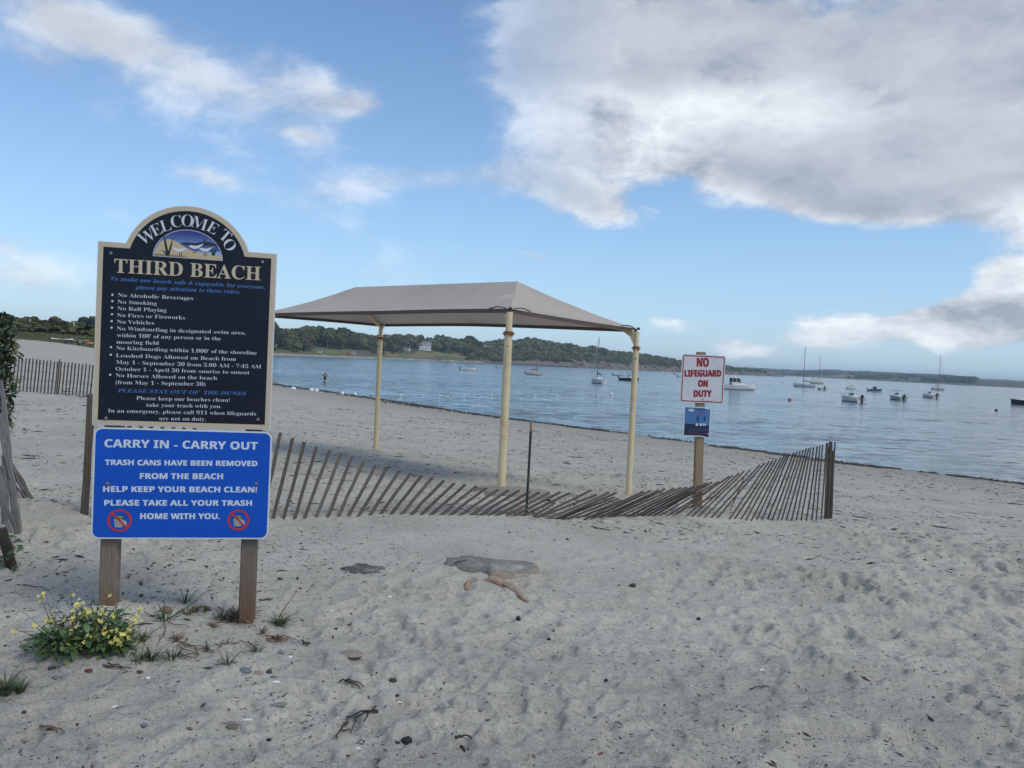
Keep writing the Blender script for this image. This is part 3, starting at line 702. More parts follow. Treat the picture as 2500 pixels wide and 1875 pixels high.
def beach_sign():
    glyph_batch([SERIF(q) for q in ('No Alcoholic Beverages', 'No Smoking', 'No Ball Playing', 'No Fires or Fireworks', 'No Vehicles', 'No Windsurfing in designated swim area,', "within 100' of any person or in the", 'mooring field', "No Kiteboarding within 1,000' of the shoreline", 'Leashed Dogs Allowed on Beach from', 'May 1 - September 30 from 5:00 AM - 7:45 AM', 'October 1 - April 30 from sunrise to sunset', 'No Horses Allowed on the beach', '(from May 1 - September 30)', 'Please keep our beaches clean!', 'take your trash with you.', 'In an emergency, please call 911 when lifeguards', 'are not on duty.')], -.011)
    glyph_batch([SERIF(q) for q in 'WELCOMT'], -.012)
    glyph_batch([SERIF(q) for q in ('THIRD BEACH', 'To make our beach safe & enjoyable for everyone,', 'please pay attention to these rules;', 'PLEASE STAY OUT OF  THE DUNES')]+[q for q in ('PROPERTY OF THE TOWN OF MIDDLETOWN', 'Stay 6ft', 'Enjoy Middletown', 'but at a distance'  )], 0.)
    glyph_batch([SANS(q) for q in ('CARRY IN - CARRY OUT', 'TRASH CANS HAVE BEEN REMOVED', 'FROM THE BEACH', 'HELP KEEP YOUR BEACH CLEAN!', 'PLEASE TAKE ALL YOUR TRASH', 'HOME WITH YOU.', 'NO', 'LIFEGUARD', 'ON', 'DUTY')], 0.)
    pl, pr = at(237.3, 590, 4.09), at(674, 617.4, 4.27)
    loc = Vector(((pl[0]+pr[0])/2, (pl[1]+pr[1])/2, 0)); loc.z = gz(loc.x, loc.y)
    F = Face(pl, pr, loc, None)
    t = empty('beach_sign', loc, F.rz, 'navy WELCOME TO THIRD BEACH rules board above a blue CARRY IN board on two posts', 'sign')
    y0 = F.y()
    # posts
    for pb, pt, w, mm in (((257, 1481), (258, 1330), .085, 'post_wood'), ((621, 1543), (623, 1330), .084, 'post_wood_dark')):
        xb, zb = F.uv(*pb); xb = min(xb, F.uv(674, 617)[0]-w/2-.045); g0 = gz(*(loc+F.ex*xb).xy)-loc.z
        mb = MB(); h0, h1 = -.35+g0, F.uv(258, 620)[1]-.02; b = .006; s = w/2
        prof = [(-s+b, -s), (s-b, -s), (s, -s+b), (s, s-b), (s-b, s), (-s+b, s), (-s, s-b), (-s, -s+b)]
        V = [(x, yy, z) for z in (h0, h0+.5, h0+1., h1) for x, yy in prof]
        mb.add(V, [tuple(range(8))[::-1], tuple(range(24, 32))]+[(k*8+i, k*8+(i+1) % 8, (k+1)*8+(i+1) % 8, (k+1)*8+i) for k in range(3) for i in range(8)])
        o = mb.build('post', M[mm], t, loc=(xb, y0+w/2+.022, g0)); 
        for v in o.data.vertices: v.co.z -= g0
    # ---- welcome board
    wp = MB()
    TL, TR = F.uv(*Z1(163, 480)), F.uv(*Z1(2070, 600)); BL, BR = F.uv(*Z2(115, 970)), F.uv(*Z2(2040, 1008))
    n1, tp, n2 = F.uv(*Z1(470, 497)), F.uv(*Z1(1130, 98)), F.uv(*Z1(1780, 585))
    zt = (TL[1]+TR[1])/2; zb = (BL[1]+BR[1])/2; xl = (TL[0]+BL[0])/2; xr = (TR[0]+BR[0])/2; xc = (n1[0]+n2[0])/2; hw = (n2[0]-n1[0])/2; hh = tp[1]-zt
    Rc = (hw*hw+hh*hh)/(2*hh); cz = tp[1]-Rc
    def outline(ins):
        xl_, xr_, zb_, zt_ = xl+ins, xr-ins, zb+ins, zt-ins; R_ = Rc-ins; k = (zt_-cz)/R_; a = math.acos(max(-1, min(1, math.sqrt(max(0, 1-k*k)))))
        a = math.asin(k); P = [(xl_, zb_), (xr_, zb_), (xr_, zt_)]
        n = 30
        for i in range(n+1): w = a+(math.pi-2*a)*i/n; P.append((xc+R_*math.cos(w), cz+R_*math.sin(w)))
        P.append((xl_, zt_)); return P
    board = poly_obj('welcome_board', F, outline(0), y0, y0+.022, M['sign_white'], t)
    poly_obj('border', F, outline(.0035), y0-.0012, y0+.001, M['sign_cream'], board)
    poly_obj('face', F, outline(.0285), y0-.0024, y0-.0010, M['navy'], board)
    yt = y0-.0032
    b = board
    text_line(F, SERIF('THIRD BEACH'), Z1(345, 810), Z1(1905, 893), yt, M['text_cream'], b, cap=.078)
    B_, W_, K = M['text_blue'], M['text_white'], .0215
    text_line(F, SERIF('To make our beach safe & enjoyable for everyone,'), Z1(305, 893), Z1(1950, 985), yt, B_, b, cap=K, shear=.24)
    text_line(F, SERIF('please pay attention to these rules;'), Z1(570, 985), Z1(1685, 1035), yt, B_, b, cap=K, shear=.24)
    for s, l, r in (('No Alcoholic Beverages', Z1(385, 1068), Z1(1188, 1103)), ('No Smoking', Z1(380, 1140), Z1(800, 1158)), ('No Ball Playing', Z1(380, 1210), Z1(903, 1232)),
                    ('No Fires or Fireworks', Z1(375, 1282), Z1(1100, 1310)), ('No Vehicles', Z1(375, 1352), Z1(770, 1366)), ('No Windsurfing in designated swim area,', Z1(373, 1424), Z1(1745, 1472)),
                    ("within 100' of any person or in the", Z1(375, 1496), Z1(1480, 1533)), ('mooring field', Z1(370, 1568), Z1(823, 1580)),
                    ("No Kiteboarding within 1,000' of the shoreline", Z2(372, 150), Z2(1888, 203)), ('Leashed Dogs Allowed on Beach from', Z2(370, 230), Z2(1665, 270)),
                    ('May 1 - September 30 from 5:00 AM - 7:45 AM', Z2(370, 302), Z2(1937, 352)), ('October 1 - April 30 from sunrise to sunset', Z2(366, 375), Z2(1810, 415)),
                    ('No Horses Allowed on the beach', Z2(366, 445), Z2(1460, 475)), ('(from May 1 - September 30)', Z2(366, 520), Z2(1335, 540)),
                    ('Please keep our beaches clean!', Z2(590, 690), Z2(1597, 713)), ('take your trash with you.', Z2(698, 764), Z2(1507, 780)),
                    ('In an emergency, please call 911 when lifeguards', Z2(285, 826), Z2(1880, 860)), ('are not on duty.', Z2(837, 910), Z2(1338, 918))):
        text_line(F, SERIF(s), l, r, yt, W_, b, cap=K*.98, offset=-.011)
    text_line(F, SERIF('PLEASE STAY OUT OF  THE DUNES'), Z2(385, 608), Z2(1775, 642), yt, B_, b, cap=.0205, shear=.24)
    for q in (Z1(327, 1047), Z1(326, 1114), Z1(323, 1184), Z1(322, 1254), Z1(319, 1328), Z1(317, 1397), Z2(316, 122), Z2(314, 204), Z2(307, 420)): MB().prism(disc(F, F.uv(*q), .0058, 10)[::-1], yt, yt+.0005).build('bullet_point', W_, b)
    # WELCOME TO on its arc
    for ch, cx_, cy_, rot, h in (('W', 692, 428, 34, 128), ('E', 793, 352, 29, 126), ('L', 892, 308, 20, 126), ('C', 1005, 264, 10, 128), ('O', 1127, 257, -3, 130), ('M', 1256, 284, -14, 130), ('E', 1397, 333, -27, 126), ('T', 1532, 418, -37, 126), ('O', 1577, 514, -50, 124)):
        V, P = glyphs(SERIF(ch), -.012); V = V-np.array([(V[:, 0].max()+V[:, 0].min())/2, (V[:, 1].max()+V[:, 1].min())/2, 0])
        px_m = 4.13/1880; k = h/4.366*px_m/(.70); c0 = F.uv(*Z1(cx_, cy_)); a = rad(rot); ca, sa = math.cos(a), math.sin(a)
        W = [(c0[0]+(q[0]*ca*.97-q[1]*sa)*k, yt, c0[1]+(q[0]*sa*.97+q[1]*ca)*k) for q in V]; MB().add(W, P).build('letter', W_, b, fix=False)
    # the half-round picture
    pic = {}
    def pp(name, pts, dy, c, rough=.5):
        if name not in pic: pic[name] = mat('print_'+name, c, rough, var=.12, vscale=30)
        MB().prism([F.uv(*Z1(*q)) for q in pts][::-1], yt-dy, yt-dy+.0002).build(name, pic[name], P0)
    L_, R_ = F.uv(*Z1(757, 637)), F.uv(*Z1(1500, 682)); T_ = F.uv(*Z1(1125, 353)); cx0 = (L_[0]+R_[0])/2; cz0 = (L_[1]+R_[1])/2; a_ = (R_[0]-L_[0])/2; h_ = T_[1]-cz0
    half = lambda q: [(cx0+(a_-q)*math.cos(w), cz0+q+(h_-2*q)*math.sin(w)) for w in [math.pi*i/36 for i in range(37)]]
    ms = bpy.data.materials.new('print_sky'); ms.use_nodes = True; g = G(ms.node_tree); z_ = g.xyz(g.new('ShaderNodeTexCoord').outputs['Object'])[2]
    f = g.lin(z_, cz0, cz0+h_); c_ = g.mix(g.ss(f, .35, .95), (.14, .25, .50), (.028, .038, .20)); g.put(ms.node_tree.nodes['Principled BSDF'].inputs[0], c_)
    P0 = poly_obj('picture', F, half(0)[::-1], yt-.0003, yt+.0006, M['text_white'], b); 
    poly_obj('picture_sky', F, half(.0030)[::-1], yt-.0006, yt, ms, P0)
    def clip(pts):
        o = []
        for q in pts:
            u, v = F.uv(*Z1(*q)); du, dv = (u-cx0)/(a_-.0035), (v-cz0-.003)/(h_-.007); n_ = math.hypot(du, max(dv, 0))
            if n_ > 1: u, v = cx0+(u-cx0)/n_, cz0+.003+(v-cz0-.003)/n_
            o.append((u, max(v, cz0+.0034+(u-cx0)*-.0)))
        return o
    def pc(name, pts, dy, c):
        if name not in pic: pic[name] = mat('print_'+name, c, .5, var=.12, vscale=30)
        MB().prism(clip(pts)[::-1], yt-dy, yt-dy+.0002).build(name, pic[name], P0)
    pc('picture_sea', [(1040, 505), (1440, 515), (1475, 570), (1490, 620), (1300, 610), (1180, 580), (1100, 545)], .0008, (.05, .10, .34))
    pc('picture_surf', [(1180, 575), (1300, 592), (1470, 588), (1490, 640), (1350, 622), (1230, 600)], .0010, (.30, .42, .60))
    pc('picture_headland', [(1040, 497), (1120, 488), (1200, 498), (1300, 480), (1302, 458), (1318, 458), (1320, 482), (1380, 488), (1430, 505), (1445, 530), (1300, 528), (1150, 521), (1060, 507)], .0009, (.012, .018, .04))
    pc('picture_sand', [(760, 640), (775, 590), (800, 540), (840, 480), (880, 460), (930, 455), (985, 468), (1040, 498), (1100, 540), (1170, 575), (1260, 600), (1380, 618), (1495, 640), (1500, 682), (1120, 665)], .0011, (.50, .40, .25))
    pc('picture_sand_shade', [(762, 640), (775, 605), (860, 612), (960, 622), (1060, 632), (1180, 650), (1050, 655), (900, 645)], .0013, (.27, .19, .11))
    for (bx, by, fl_) in ((1050, 572, -1), (1203, 540, 1), (1312, 570, 1)):
        q = [(bx+fl_*a*1., by+c) for a, c in ((-62, -6), (-50, -22), (-28, -20), (0, -14), (30, -16), (88, -36), (92, -28), (50, 4), (28, 16), (0, 20), (-28, 12), (-44, 2))]
        pc('picture_bird', q, .0015, (.62, .64, .66))
        for lx in (-8, 14): pc('picture_bird_leg', [(bx+lx, by+16), (bx+lx+5, by+16), (bx+lx+4, by+58), (bx+lx+14, by+64), (bx+lx-6, by+62)], .0016, (.03, .025, .02))
    for bx, tips in ((918, ((868, 352, 14), (975, 430, 13), (845, 560, 11), (878, 440, 11), (950, 500, 9))), (1402, ((1452, 470, 8), (1385, 492, 8), (1362, 545, 7), (1440, 560, 7)))):
        for tx, ty, w in tips:
            by = 632; mx, my = (bx*.45+tx*.55), (by+ty)/2-((bx-tx)*.15)
            pic.setdefault('picture_reed', mat('print_reed', (.012, .045, .018), .5))
            pts = [Z1(bx-w, by), Z1(mx-w*.8, my), Z1(tx, ty), Z1(mx+w*.8, my), Z1(bx+w, by)]
            MB().prism([F.uv(*q) for q in pts], yt-.0019, yt-.0017).build('picture_reed', pic['picture_reed'], P0)
    for q in (Z1(311, 605), Z1(1925, 700), Z2(262, 890), Z2(1902, 904)):
        u, v = F.uv(*q); MB().sphere((u, y0-.004, v), (.0095, .006, .0095), 12, 6).build('bolt', M['galv'], b, smooth=True)
    # ---- blue board
    TL, TR, BL, BR = F.uv(*Z3(135, 62)), F.uv(*Z3(2052, 100)), F.uv(*Z3(100, 1275)), F.uv(*Z3(2020, 1250))
    x0, x1, zt2, zb2 = (TL[0]+BL[0])/2, (TR[0]+BR[0])/2, min((TL[1]+TR[1])/2, zb-.006), (BL[1]+BR[1])/2
    yb = y0-.006
    bb = poly_obj('carry_out_board', F, rrect(x0, zb2, x1, zt2, .042)[::-1], yb, yb+.006, M['sign_white'], t)
    poly_obj('film', F, rrect(x0+.0085, zb2+.0085, x1-.0085, zt2-.0085, .034)[::-1], yb-.0012, yb+.001, M['blue'], bb)
    y2 = yb-.0022; T2 = M['blue_text']; px = 4.13/1880/4.424
    for s, l, r, cap in (('CARRY IN - CARRY OUT', Z3(250, 270), Z3(1898, 298), 85), ('TRASH CANS HAVE BEEN REMOVED', Z3(255, 462), Z3(1895, 475), 57), ('FROM THE BEACH', Z3(632, 612), Z3(1525, 615), 61),
                         ('HELP KEEP YOUR BEACH CLEAN!', Z3(235, 752), Z3(1890, 758), 61), ('PLEASE TAKE ALL YOUR TRASH', Z3(247, 900), Z3(1837, 902), 60), ('HOME WITH YOU.', Z3(635, 1045), Z3(1490, 1045), 62)):
        text_line(F, SANS(s), l, r, y2, T2, bb, cap=cap*px, offset=0., bold=.0011)
    # no-rubbish symbols
    mr = mat('print_red_ring', (.50, .03, .035), .4); mc = mat('print_grey_can', (.36, .38, .40), .5); mk = mat('print_black', (.01, .01, .012), .5); my = mat('print_yellow', (.45, .42, .05), .5); mg = mat('print_green', (.05, .22, .10), .5)
    for (cx, cy, r) in ((412, 1063, 124), (1693, 1057, 117)):
        c0 = F.uv(*Z3(cx, cy)); R1 = r*px; R0 = (r-22)*px; k = r/124*px
        def pz(name, pts, dy, mm, par): MB().prism([(c0[0]+a*k, c0[1]-b_*k) for a, b_ in pts][::-1], y2-dy, y2-dy+.0002).build(name, mm, par)
        mb = MB(); n = 40; V = []
        for i in range(n):
            w = 2*math.pi*i/n; V += [(c0[0]+R0*math.cos(w), y2-.0009, c0[1]+R0*math.sin(w)), (c0[0]+R1*math.cos(w), y2-.0009, c0[1]+R1*math.sin(w))]
        mb.add(V, [(2*i, 2*i+1, (2*i+3) % (2*n), (2*i+2) % (2*n)) for i in range(n)]); ring = mb.build('no_rubbish_symbol', mr, bb, fix=False)
        pz('slash', [(-80, -66), (-66, -80), (80, 66), (66, 80)], .0011, mr, ring)
        pz('rubbish_can', [(-56, -22), (38, -22), (30, 70), (-48, 70)], .0003, mc, ring)
        for xx in (-44, -30, -16, -2, 12, 26): pz('can_rib', [(xx-1.6, -18), (xx+1.6, -18), (xx+.8, 64), (xx-2, 64)], .0005, mk, ring)
        pz('can_rim', [(-62, -30), (44, -30), (44, -20), (-62, -20)], .0005, mk, ring)
        pz('can_lid', [(30, 6), (52, -6), (70, 12), (76, 40), (66, 64), (44, 60), (32, 36)], .0004, mc, ring)
        pz('rubbish', [(-34, -30), (-26, -62), (-12, -50), (4, -58), (16, -44), (34, -48), (40, -30)], .0004, mg, ring)
        pz('rubbish', [(-10, -32), (0, -46), (20, -42), (30, -30)], .0006, my, ring)
        pz('rubbish', [(-20, 72), (-8, 56), (0, 70), (10, 58), (22, 74)], .0006, my, ring)
    for q in (Z3(283, 665), Z3(1885, 665)):
        u, v = F.uv(*q); MB().tube([(u, y2+.001, v), (u, y2-.002, v)], .0105, 16).sphere((u, y2-.003, v), (.006, .005, .006), 8, 5).build('bolt', M['galv'], bb, smooth=True)
beach_sign()

# ------------------------------------------------------------------ lifeguard sign post
def lifeguard_sign():
    q = lambda x, y: (1640+x/4.254, 840+y/4.254)
    D = 9.8; pl, pr = at(*q(110, 360), D), at(*q(538, 362), D+.03)
    p0 = Vector(at(*q(300, 1300), D+.07)); loc = Vector((p0.x, p0.y, gz(p0.x, p0.y)))
    F = Face(pl, pr, loc, None); t = empty('lifeguard_sign', loc, F.rz, 'wooden post carrying a white NO LIFEGUARD ON DUTY sign and a small blue notice', 'sign')
    y0 = F.y(); s = .048; ztop = F.uv(*q(318, 82))[1]; ub = F.uv(*q(298, 1500))[0]; ut = F.uv(*q(318, 82))[0]
    mb = MB(); 
    for k, (u, z) in enumerate(((ub, -.4), (ut, ztop))): pass
    V = [(u+a*s, y0+.012+s+b*s, z) for u, z in ((ub, -.4), ((ub+ut)/2, ztop/2), (ut, ztop)) for a, b in ((-1, -1), (1, -1), (1, 1), (-1, 1))]
    mb.add(V, [(3, 2, 1, 0), (8, 9, 10, 11)]+[(k*4+i, k*4+(i+1) % 4, (k+1)*4+(i+1) % 4, (k+1)*4+i) for k in range(2) for i in range(4)]).build('post', M['post_brown'], t)
    a, c = F.uv(*q(111, 102)), F.uv(*q(534, 622)); x0, x1, z1, z0 = a[0], c[0], a[1], c[1]
    w = poly_obj('lifeguard_board', F, rrect(x0, z0, x1, z1, .030)[::-1], y0, y0+.003, M['life_white'], t)
    mb = MB(); P1 = rrect(x0+.012, z0+.012, x1-.012, z1-.012, .022); P2 = rrect(x0+.024, z0+.024, x1-.024, z1-.024, .012); n = len(P1); yy = y0-.0012
    mb.add([(u, yy, v) for u, v in P1]+[(u, yy, v) for u, v in P2], [(i, (i+1) % n, n+(i+1) % n, n+i) for i in range(n)]).build('border_line', M['life_red'], w, fix=False)
    px = D/1880/4.254
    for s_, l, r, cap in (('NO', (262, 233), (382, 233), 84), ('LIFEGUARD', (135, 337), (512, 337), 64), ('ON', (275, 442), (372, 442), 64), ('DUTY', (230, 547), (412, 547), 64)):
        text_line(F, SANS(s_), q(*l), q(*r), yy, M['life_red'], w, cap=cap*px*1.04, offset=0., bold=.0048)
    text_line(F, ('PROPERTY OF THE TOWN OF MIDDLETOWN'), q(218, 597), q(430, 597), yy, M['life_red'], w, cap=8*px)
    for x_, y_ in ((322, 152), (322, 575)):
        u, v = F.uv(*q(x_, y_)); MB().sphere((u, y0-.003, v), (.009, .005, .009), 8, 5).build('bolt', M['dark_metal'], w)
    # lower notice: bent metal sheet, folded back at its right third
    A_, B_, C_, D_ = F.uv(*q(130, 645)), F.uv(*q(300, 645)), F.uv(*q(416, 660)), F.uv(*q(130, 955)); zb_, zc = F.uv(*q(300, 952))[1], F.uv(*q(412, 968))[1]; yn = y0-.004
    def sheet(ins, dy, m, name, par, za=None, zb=None):
        xa, xb, xc_ = A_[0]+ins, B_[0]+.03, C_[0]-ins; zt_ = A_[1]-ins if za is None else za; zl = D_[1]+ins if zb is None else zb; sk = .5
        k_ = (xc_-xb)/(C_[0]-xb); V = [(xa, yn-dy, zt_), (xb, yn-dy, zt_), (xc_, yn-dy+.022*k_, zt_-.022*k_), (xa, yn-dy, zl), (xb, yn-dy, zl), (xc_, yn-dy+.022*k_, zl-.022*k_)]
        V += [(a, b+.0015, c) for a, b, c in V]
        return MB().add(V, [(0, 3, 4, 1), (1, 4, 5, 2), (6, 7, 10, 9), (7, 8, 11, 10), (0, 1, 7, 6), (1, 2, 8, 7), (3, 9, 10, 4), (4, 10, 11, 5), (0, 6, 9, 3), (2, 5, 11, 8)]).build(name, m, par, fix=False)
    nb = sheet(0, 0, M['life_white'], 'notice_board', t)
    sheet(.014, .0012, mat('notice_navy', (.008, .018, .06), .4), 'notice_frame', nb)
    zmid = A_[1]*.42+D_[1]*.58
    sheet(.020, .0022, mat('notice_sky_blue', (.045, .16, .37), .4), 'notice_sky', nb, zb=zmid)
    mw = mat('notice_cloud', (.55, .6, .66), .5); mn = mat('notice_ink', (.01, .02, .07), .5); mm_ = mat('notice_magenta', (.42, .02, .10), .5)
    yq = yn-.0040
    for x_, y_, sc in ((200, 688, 1.), (378, 700, .7)):
        c0 = F.uv(*q(x_, y_)); cl = MB(); o_ = .022 if x_ > 320 else 0
        for dx, dz, rr_ in ((-20, 0, 12), (-8, 8, 14), (8, 8, 13), (22, 0, 11), (0, -2, 18)): cl.prism(disc(F, (c0[0]+dx*px*sc, c0[1]+dz*px*sc), rr_*px*sc, 12, rr_*px*sc*.7)[::-1], yq+o_, yq+.0002+o_)
        cl.build('cloud_print', mw, nb)
    for s_, l, r, cap, mm, fn in (('Stay 6ft', (265, 690), (345, 690), 22, mn, str), ('Enjoy Middletown', (238, 713), (360, 716), 14, mm_, str), ('but at a distance', (250, 736), (352, 739), 12, mm_, str)):
        text_line(F, fn(s_), q(*l), q(*r), yq, mm, nb, cap=cap*px)
    for x_ in (270, 342):
        u, v = F.uv(*q(x_, 757)); f_ = MB().prism(disc(F, (u, v), 7*px, 10)[::-1], yq, yq+.0002)
        w_ = 13*px if x_ == 270 else 8*px
        f_.prism([(u-w_, v-9*px), (u+w_, v-9*px), (u+w_, v-26*px), (u+w_*.5, v-26*px), (u+w_*.5, v-46*px), (u-w_*.5, v-46*px), (u-w_*.5, v-26*px), (u-w_, v-26*px)][::-1], yq, yq+.0002).build('figure_print', mn, nb)
    for x_ in (259, 299, 327, 346): MB().prism(disc(F, F.uv(*q(x_, 836)), (14 if x_ < 310 else 8)*px, 14, 14*px)[::-1], yq, yq+.0002).build('round_icon', mw, nb)
    def print_bar(x0_, y0_, x1_, h_, m_):
        (ua, va), (ub_, vb) = F.uv(*q(x0_, y0_)), F.uv(*q(x1_, y0_+2)); MB().prism([(ua, va), (ub_, vb), (ub_, vb-h_*px), (ua, va-h_*px)][::-1], yq, yq+.0002).build('fine_print', m_, nb)
    fp = mat('notice_small_print', (.05, .08, .16), .5); fr_ = mat('notice_red_print', (.20, .03, .06), .5)
    for y_ in (880, 889, 898):
        for xa, xb_ in ((172, 240), (246, 318), (324, 380)): print_bar(xa, y_, xb_, 3.5, fp)
    for xa, xb_ in ((168, 225), (229, 296), (300, 356)): print_bar(xa, 922, xb_, 4, fr_)
    for xa, xb_ in ((368, 380), (384, 396)): print_bar(xa, 926, xb_, 8, mw)
lifeguard_sign()

# ------------------------------------------------------------------ sand fences
def slat_mesh(seed, w=.036, th=.009, L=1., wob=.004):
    rs = random.Random(seed); V = []; n = 5; k0 = rs.uniform(-.12, .12)
    for i in range(n+1):
        z = L*i/n; dx = wob*rs.uniform(-1, 1); dy = wob*rs.uniform(-1, 1); tw = k0*i/n; s = w/2*rs.uniform(.93, 1.05)
        for a, b in ((-s, -th/2), (s, -th/2), (s, th/2), (-s, th/2)): V.append((a*math.cos(tw)-b*math.sin(tw)+dx, a*math.sin(tw)+b*math.cos(tw)+dy, z+(rs.uniform(-.012, .012) if i == n else 0)))
    F = [(3, 2, 1, 0), (n*4, n*4+1, n*4+2, n*4+3)]+[(i*4+k, i*4+(k+1) % 4, (i+1)*4+(k+1) % 4, (i+1)*4+k) for i in range(n) for k in range(4)]
    return V, F
def slat_set(name, m, n=6, **k):
    out = []
    for i in range(n):
        me = bpy.data.meshes.new(name); V, F = slat_mesh(i*7+3, **k); me.from_pydata(V, [], F); me.materials.append(m); out.append(me)
    return out
def place_slat(me, bot, top, along, parent, base, name='slat', sink=.06):
    bot = Vector(bot); top = Vector(top); z = (top-bot).normalized(); bot = bot-z*sink; L = (top-bot).length
    x = (Vector(along)-z*Vector(along).dot(z)).normalized(); y = z.cross(x)
    o = bpy.data.objects.new(name, me); COL.objects.link(o); o.parent = parent
    o.matrix_local = Matrix(((x.x, y.x, z.x*L, bot.x-base.x), (x.y, y.y, z.y*L, bot.y-base.y), (x.z, y.z, z.z*L, bot.z-base.z), (0, 0, 0, 1)))
    return o
ZA = lambda x, y: (640+x/2.9105, 1020+y/2.9105)
ZC = lambda x, y: (1760+x/7.213, 1060+y/7.213)
def main_fence():
    rs = random.Random(2)
    pairs = []
    tA = [(130, 110), (216, 143), (303, 172), (386, 203), (478, 230), (560, 250), (640, 278), (722, 308), (806, 335), (890, 353), (972, 378), (1050, 396), (1133, 410), (1210, 425), (1290, 446), (1365, 462), (1445, 476), (1522, 483), (1590, 498), (1675, 508), (1750, 515), (1825, 515), (1900, 522), (1970, 532), (2040, 530), (2115, 527), (2185, 533)]
    bA = [(0, 717), (78, 717), (154, 717), (231, 717), (305, 712), (384, 707), (464, 706), (540, 703), (613, 701), (692, 695), (765, 693), (845, 685), (915, 685), (987, 687), (1055, 690), (1128, 690), (1200, 690), (1270, 690), (1340, 690), (1408, 690), (1477, 692), (1545, 694), (1610, 692), (1672, 694), (1738, 697), (1800, 697), (1850, 697)]
    pairs += [(ZA(*b), ZA(*t)) for b, t in zip(bA, tA)]
    hid = [((p, 1262+i*.3), (p+50-i*1.0, 972+i*9.)) for i, p in enumerate(range(226, 640, 26))]
    pairs = hid+pairs
    mid = [((1299, 1262), (1355, 1228)), ((1309, 1264), (1442.7, 1196.5)), ((1313, 1264), (1457, 1206.6)), ((1337.6, 1266.5), (1487.6, 1203.4)), ((1357, 1267), (1506, 1202)), ((1372, 1265), (1500, 1213)), ((1391, 1265), (1509.7, 1216.7)), ((1412, 1265), (1516.7, 1221.8)),
           ((1432, 1265), (1570.6, 1200.5)), ((1448, 1264), (1589.6, 1197.6)), ((1466.7, 1263), (1609, 1197.6)), ((1484, 1261), (1625, 1193)), ((1499, 1261), (1644.7, 1192)), ((1513.5, 1261), (1661.8, 1190.6)), ((1531, 1261.5), (1677, 1190)), ((1550.6, 1260.5), (1693.4, 1187.5)), ((1566.8, 1259.5), (1707, 1185)),
           ((1580.8, 1259.5), (1726, 1180)), ((1595.3, 1259), (1739, 1176.7)), ((1611.8, 1259), (1755, 1175)), ((1629.5, 1259), (1770, 1171)), ((1644.7, 1259), (1781, 1163)), ((1661, 1250), (1740, 1212)), ((1675.7, 1260), (1790, 1160)), ((1690, 1261), (1805, 1155)), ((1704, 1262), (1817.5, 1149.4)), ((1721, 1263), (1832, 1145.7)), ((1735.8, 1264), (1855, 1135)), ((1751, 1264.5), (1866.8, 1131)), ((1783, 1245), (1817, 1165))]
    pairs += mid
    tC = [(1885, 155), (1862, 160), (1790, 185), (1745, 195), (1700, 208), (1640, 228), (1592, 242), (1550, 245), (1505, 258), (1450, 275), (1400, 290), (1345, 295), (1287, 322), (1205, 357), (1165, 365), (1120, 378), (1055, 405), (980, 440), (920, 465), (850, 485)]
    bC = [(1830, 1500), (1762, 1500), (1680, 1515), (1600, 1515), (1510, 1515), (1412, 1520), (1328, 1515), (1243, 1520), (1150, 1512), (1070, 1515), (992, 1518), (905, 1515), (820, 1505), (725, 1505), (632, 1510), (530, 1525), (440, 1520), (355, 1500), (250, 1490), (145, 1500)]
    pairs += [(ZC(*b), ZC(*t)) for b, t in zip(bC, tC)]
    pairs.sort(key=lambda p: p[0][0])
    b0 = Vector(hit(1250, 1262)); base = Vector((b0.x, b0.y, b0.z))
    t = empty('sand_fence', base, 0, 'long sagging wood-slat sand fence leaning over in front of the canopy', 'fence')
    meshes = slat_set('slat', M['slat'], 7, w=.034); thin = slat_set('slat', M['slat'], 7, w=.025, th=.009); edge = slat_set('slat', M['slat'], 7, w=.019, th=.009); ends = []
    for i, (b, p) in enumerate(pairs):
        x = b[0]; bot = Vector(hit(*b)); db = bot.y
        short = math.hypot(b[0]-p[0], b[1]-p[1]) < 70
        L = np.interp(x, [230, 640, 1100, 1500, 2015], [.95, .86, .88, .93, .95])*(1 if not short else .45)
        best = None
        for k in range(0, 220):
            w = k*.004; q = Vector(at(p[0], p[1], db+w)); d = (q-bot).length
            if d >= L and q.z > gz(q.x, q.y)+.03: best = q; break
            if q.z < gz(q.x, q.y)+.02 and k > 3: best = Vector(at(p[0], p[1], db+w-.004)); break
        if best is None: best = Vector(at(p[0], p[1], db+.5))
        along = Vector((1, .235, 0)) if x > 300 else Vector((.6, .6, 0))
        along = along.normalized()+Vector((rs.uniform(-.1, .1), rs.uniform(-.25, .25), 0))
        place_slat((meshes if x < 1295 else thin if x < 1600 else edge)[i % 7], bot, best, along, t, base, sink=.08); ends.append((bot, best, short))
    # strands of twisted wire
    for h in (.10, .36, .60, .84):
        pts = []
        for b_, p_, sh in ends:
            if sh: continue
            q = b_.lerp(p_, h)+Vector((rs.uniform(-.004, .004), -.007+rs.uniform(-.004, .004), rs.uniform(-.006, .006)))
            if pts and pts[-1].x < q.x-.02: m_ = (pts[-1]+q)/2+Vector((0, 0, -.008+rs.uniform(-.006, .006))); pts.append(m_)
            if not pts or q.x > pts[-1].x+.004: pts.append(q)
        MB().tube(pts, .0017, 4, cap=False).build('wire_strand', M['wire'], t, world=True)
    # loose curls of wire where slats have broken
    for (px, py) in ((1400, 1215), (1745, 1208), (1840, 1168)):
        c = Vector(at(px, py, hit(px, 1262).y+.3)); pts = []
        for k in range(26): a = k*.9; pts.append(c+Vector((.05*math.cos(a)+k*.008-.1, .03*math.sin(a*1.3), .035*math.sin(a)+.01*math.sin(k))))
        MB().tube(pts, .0016, 4, cap=False).build('wire_curl', M['wire'], t, world=True)
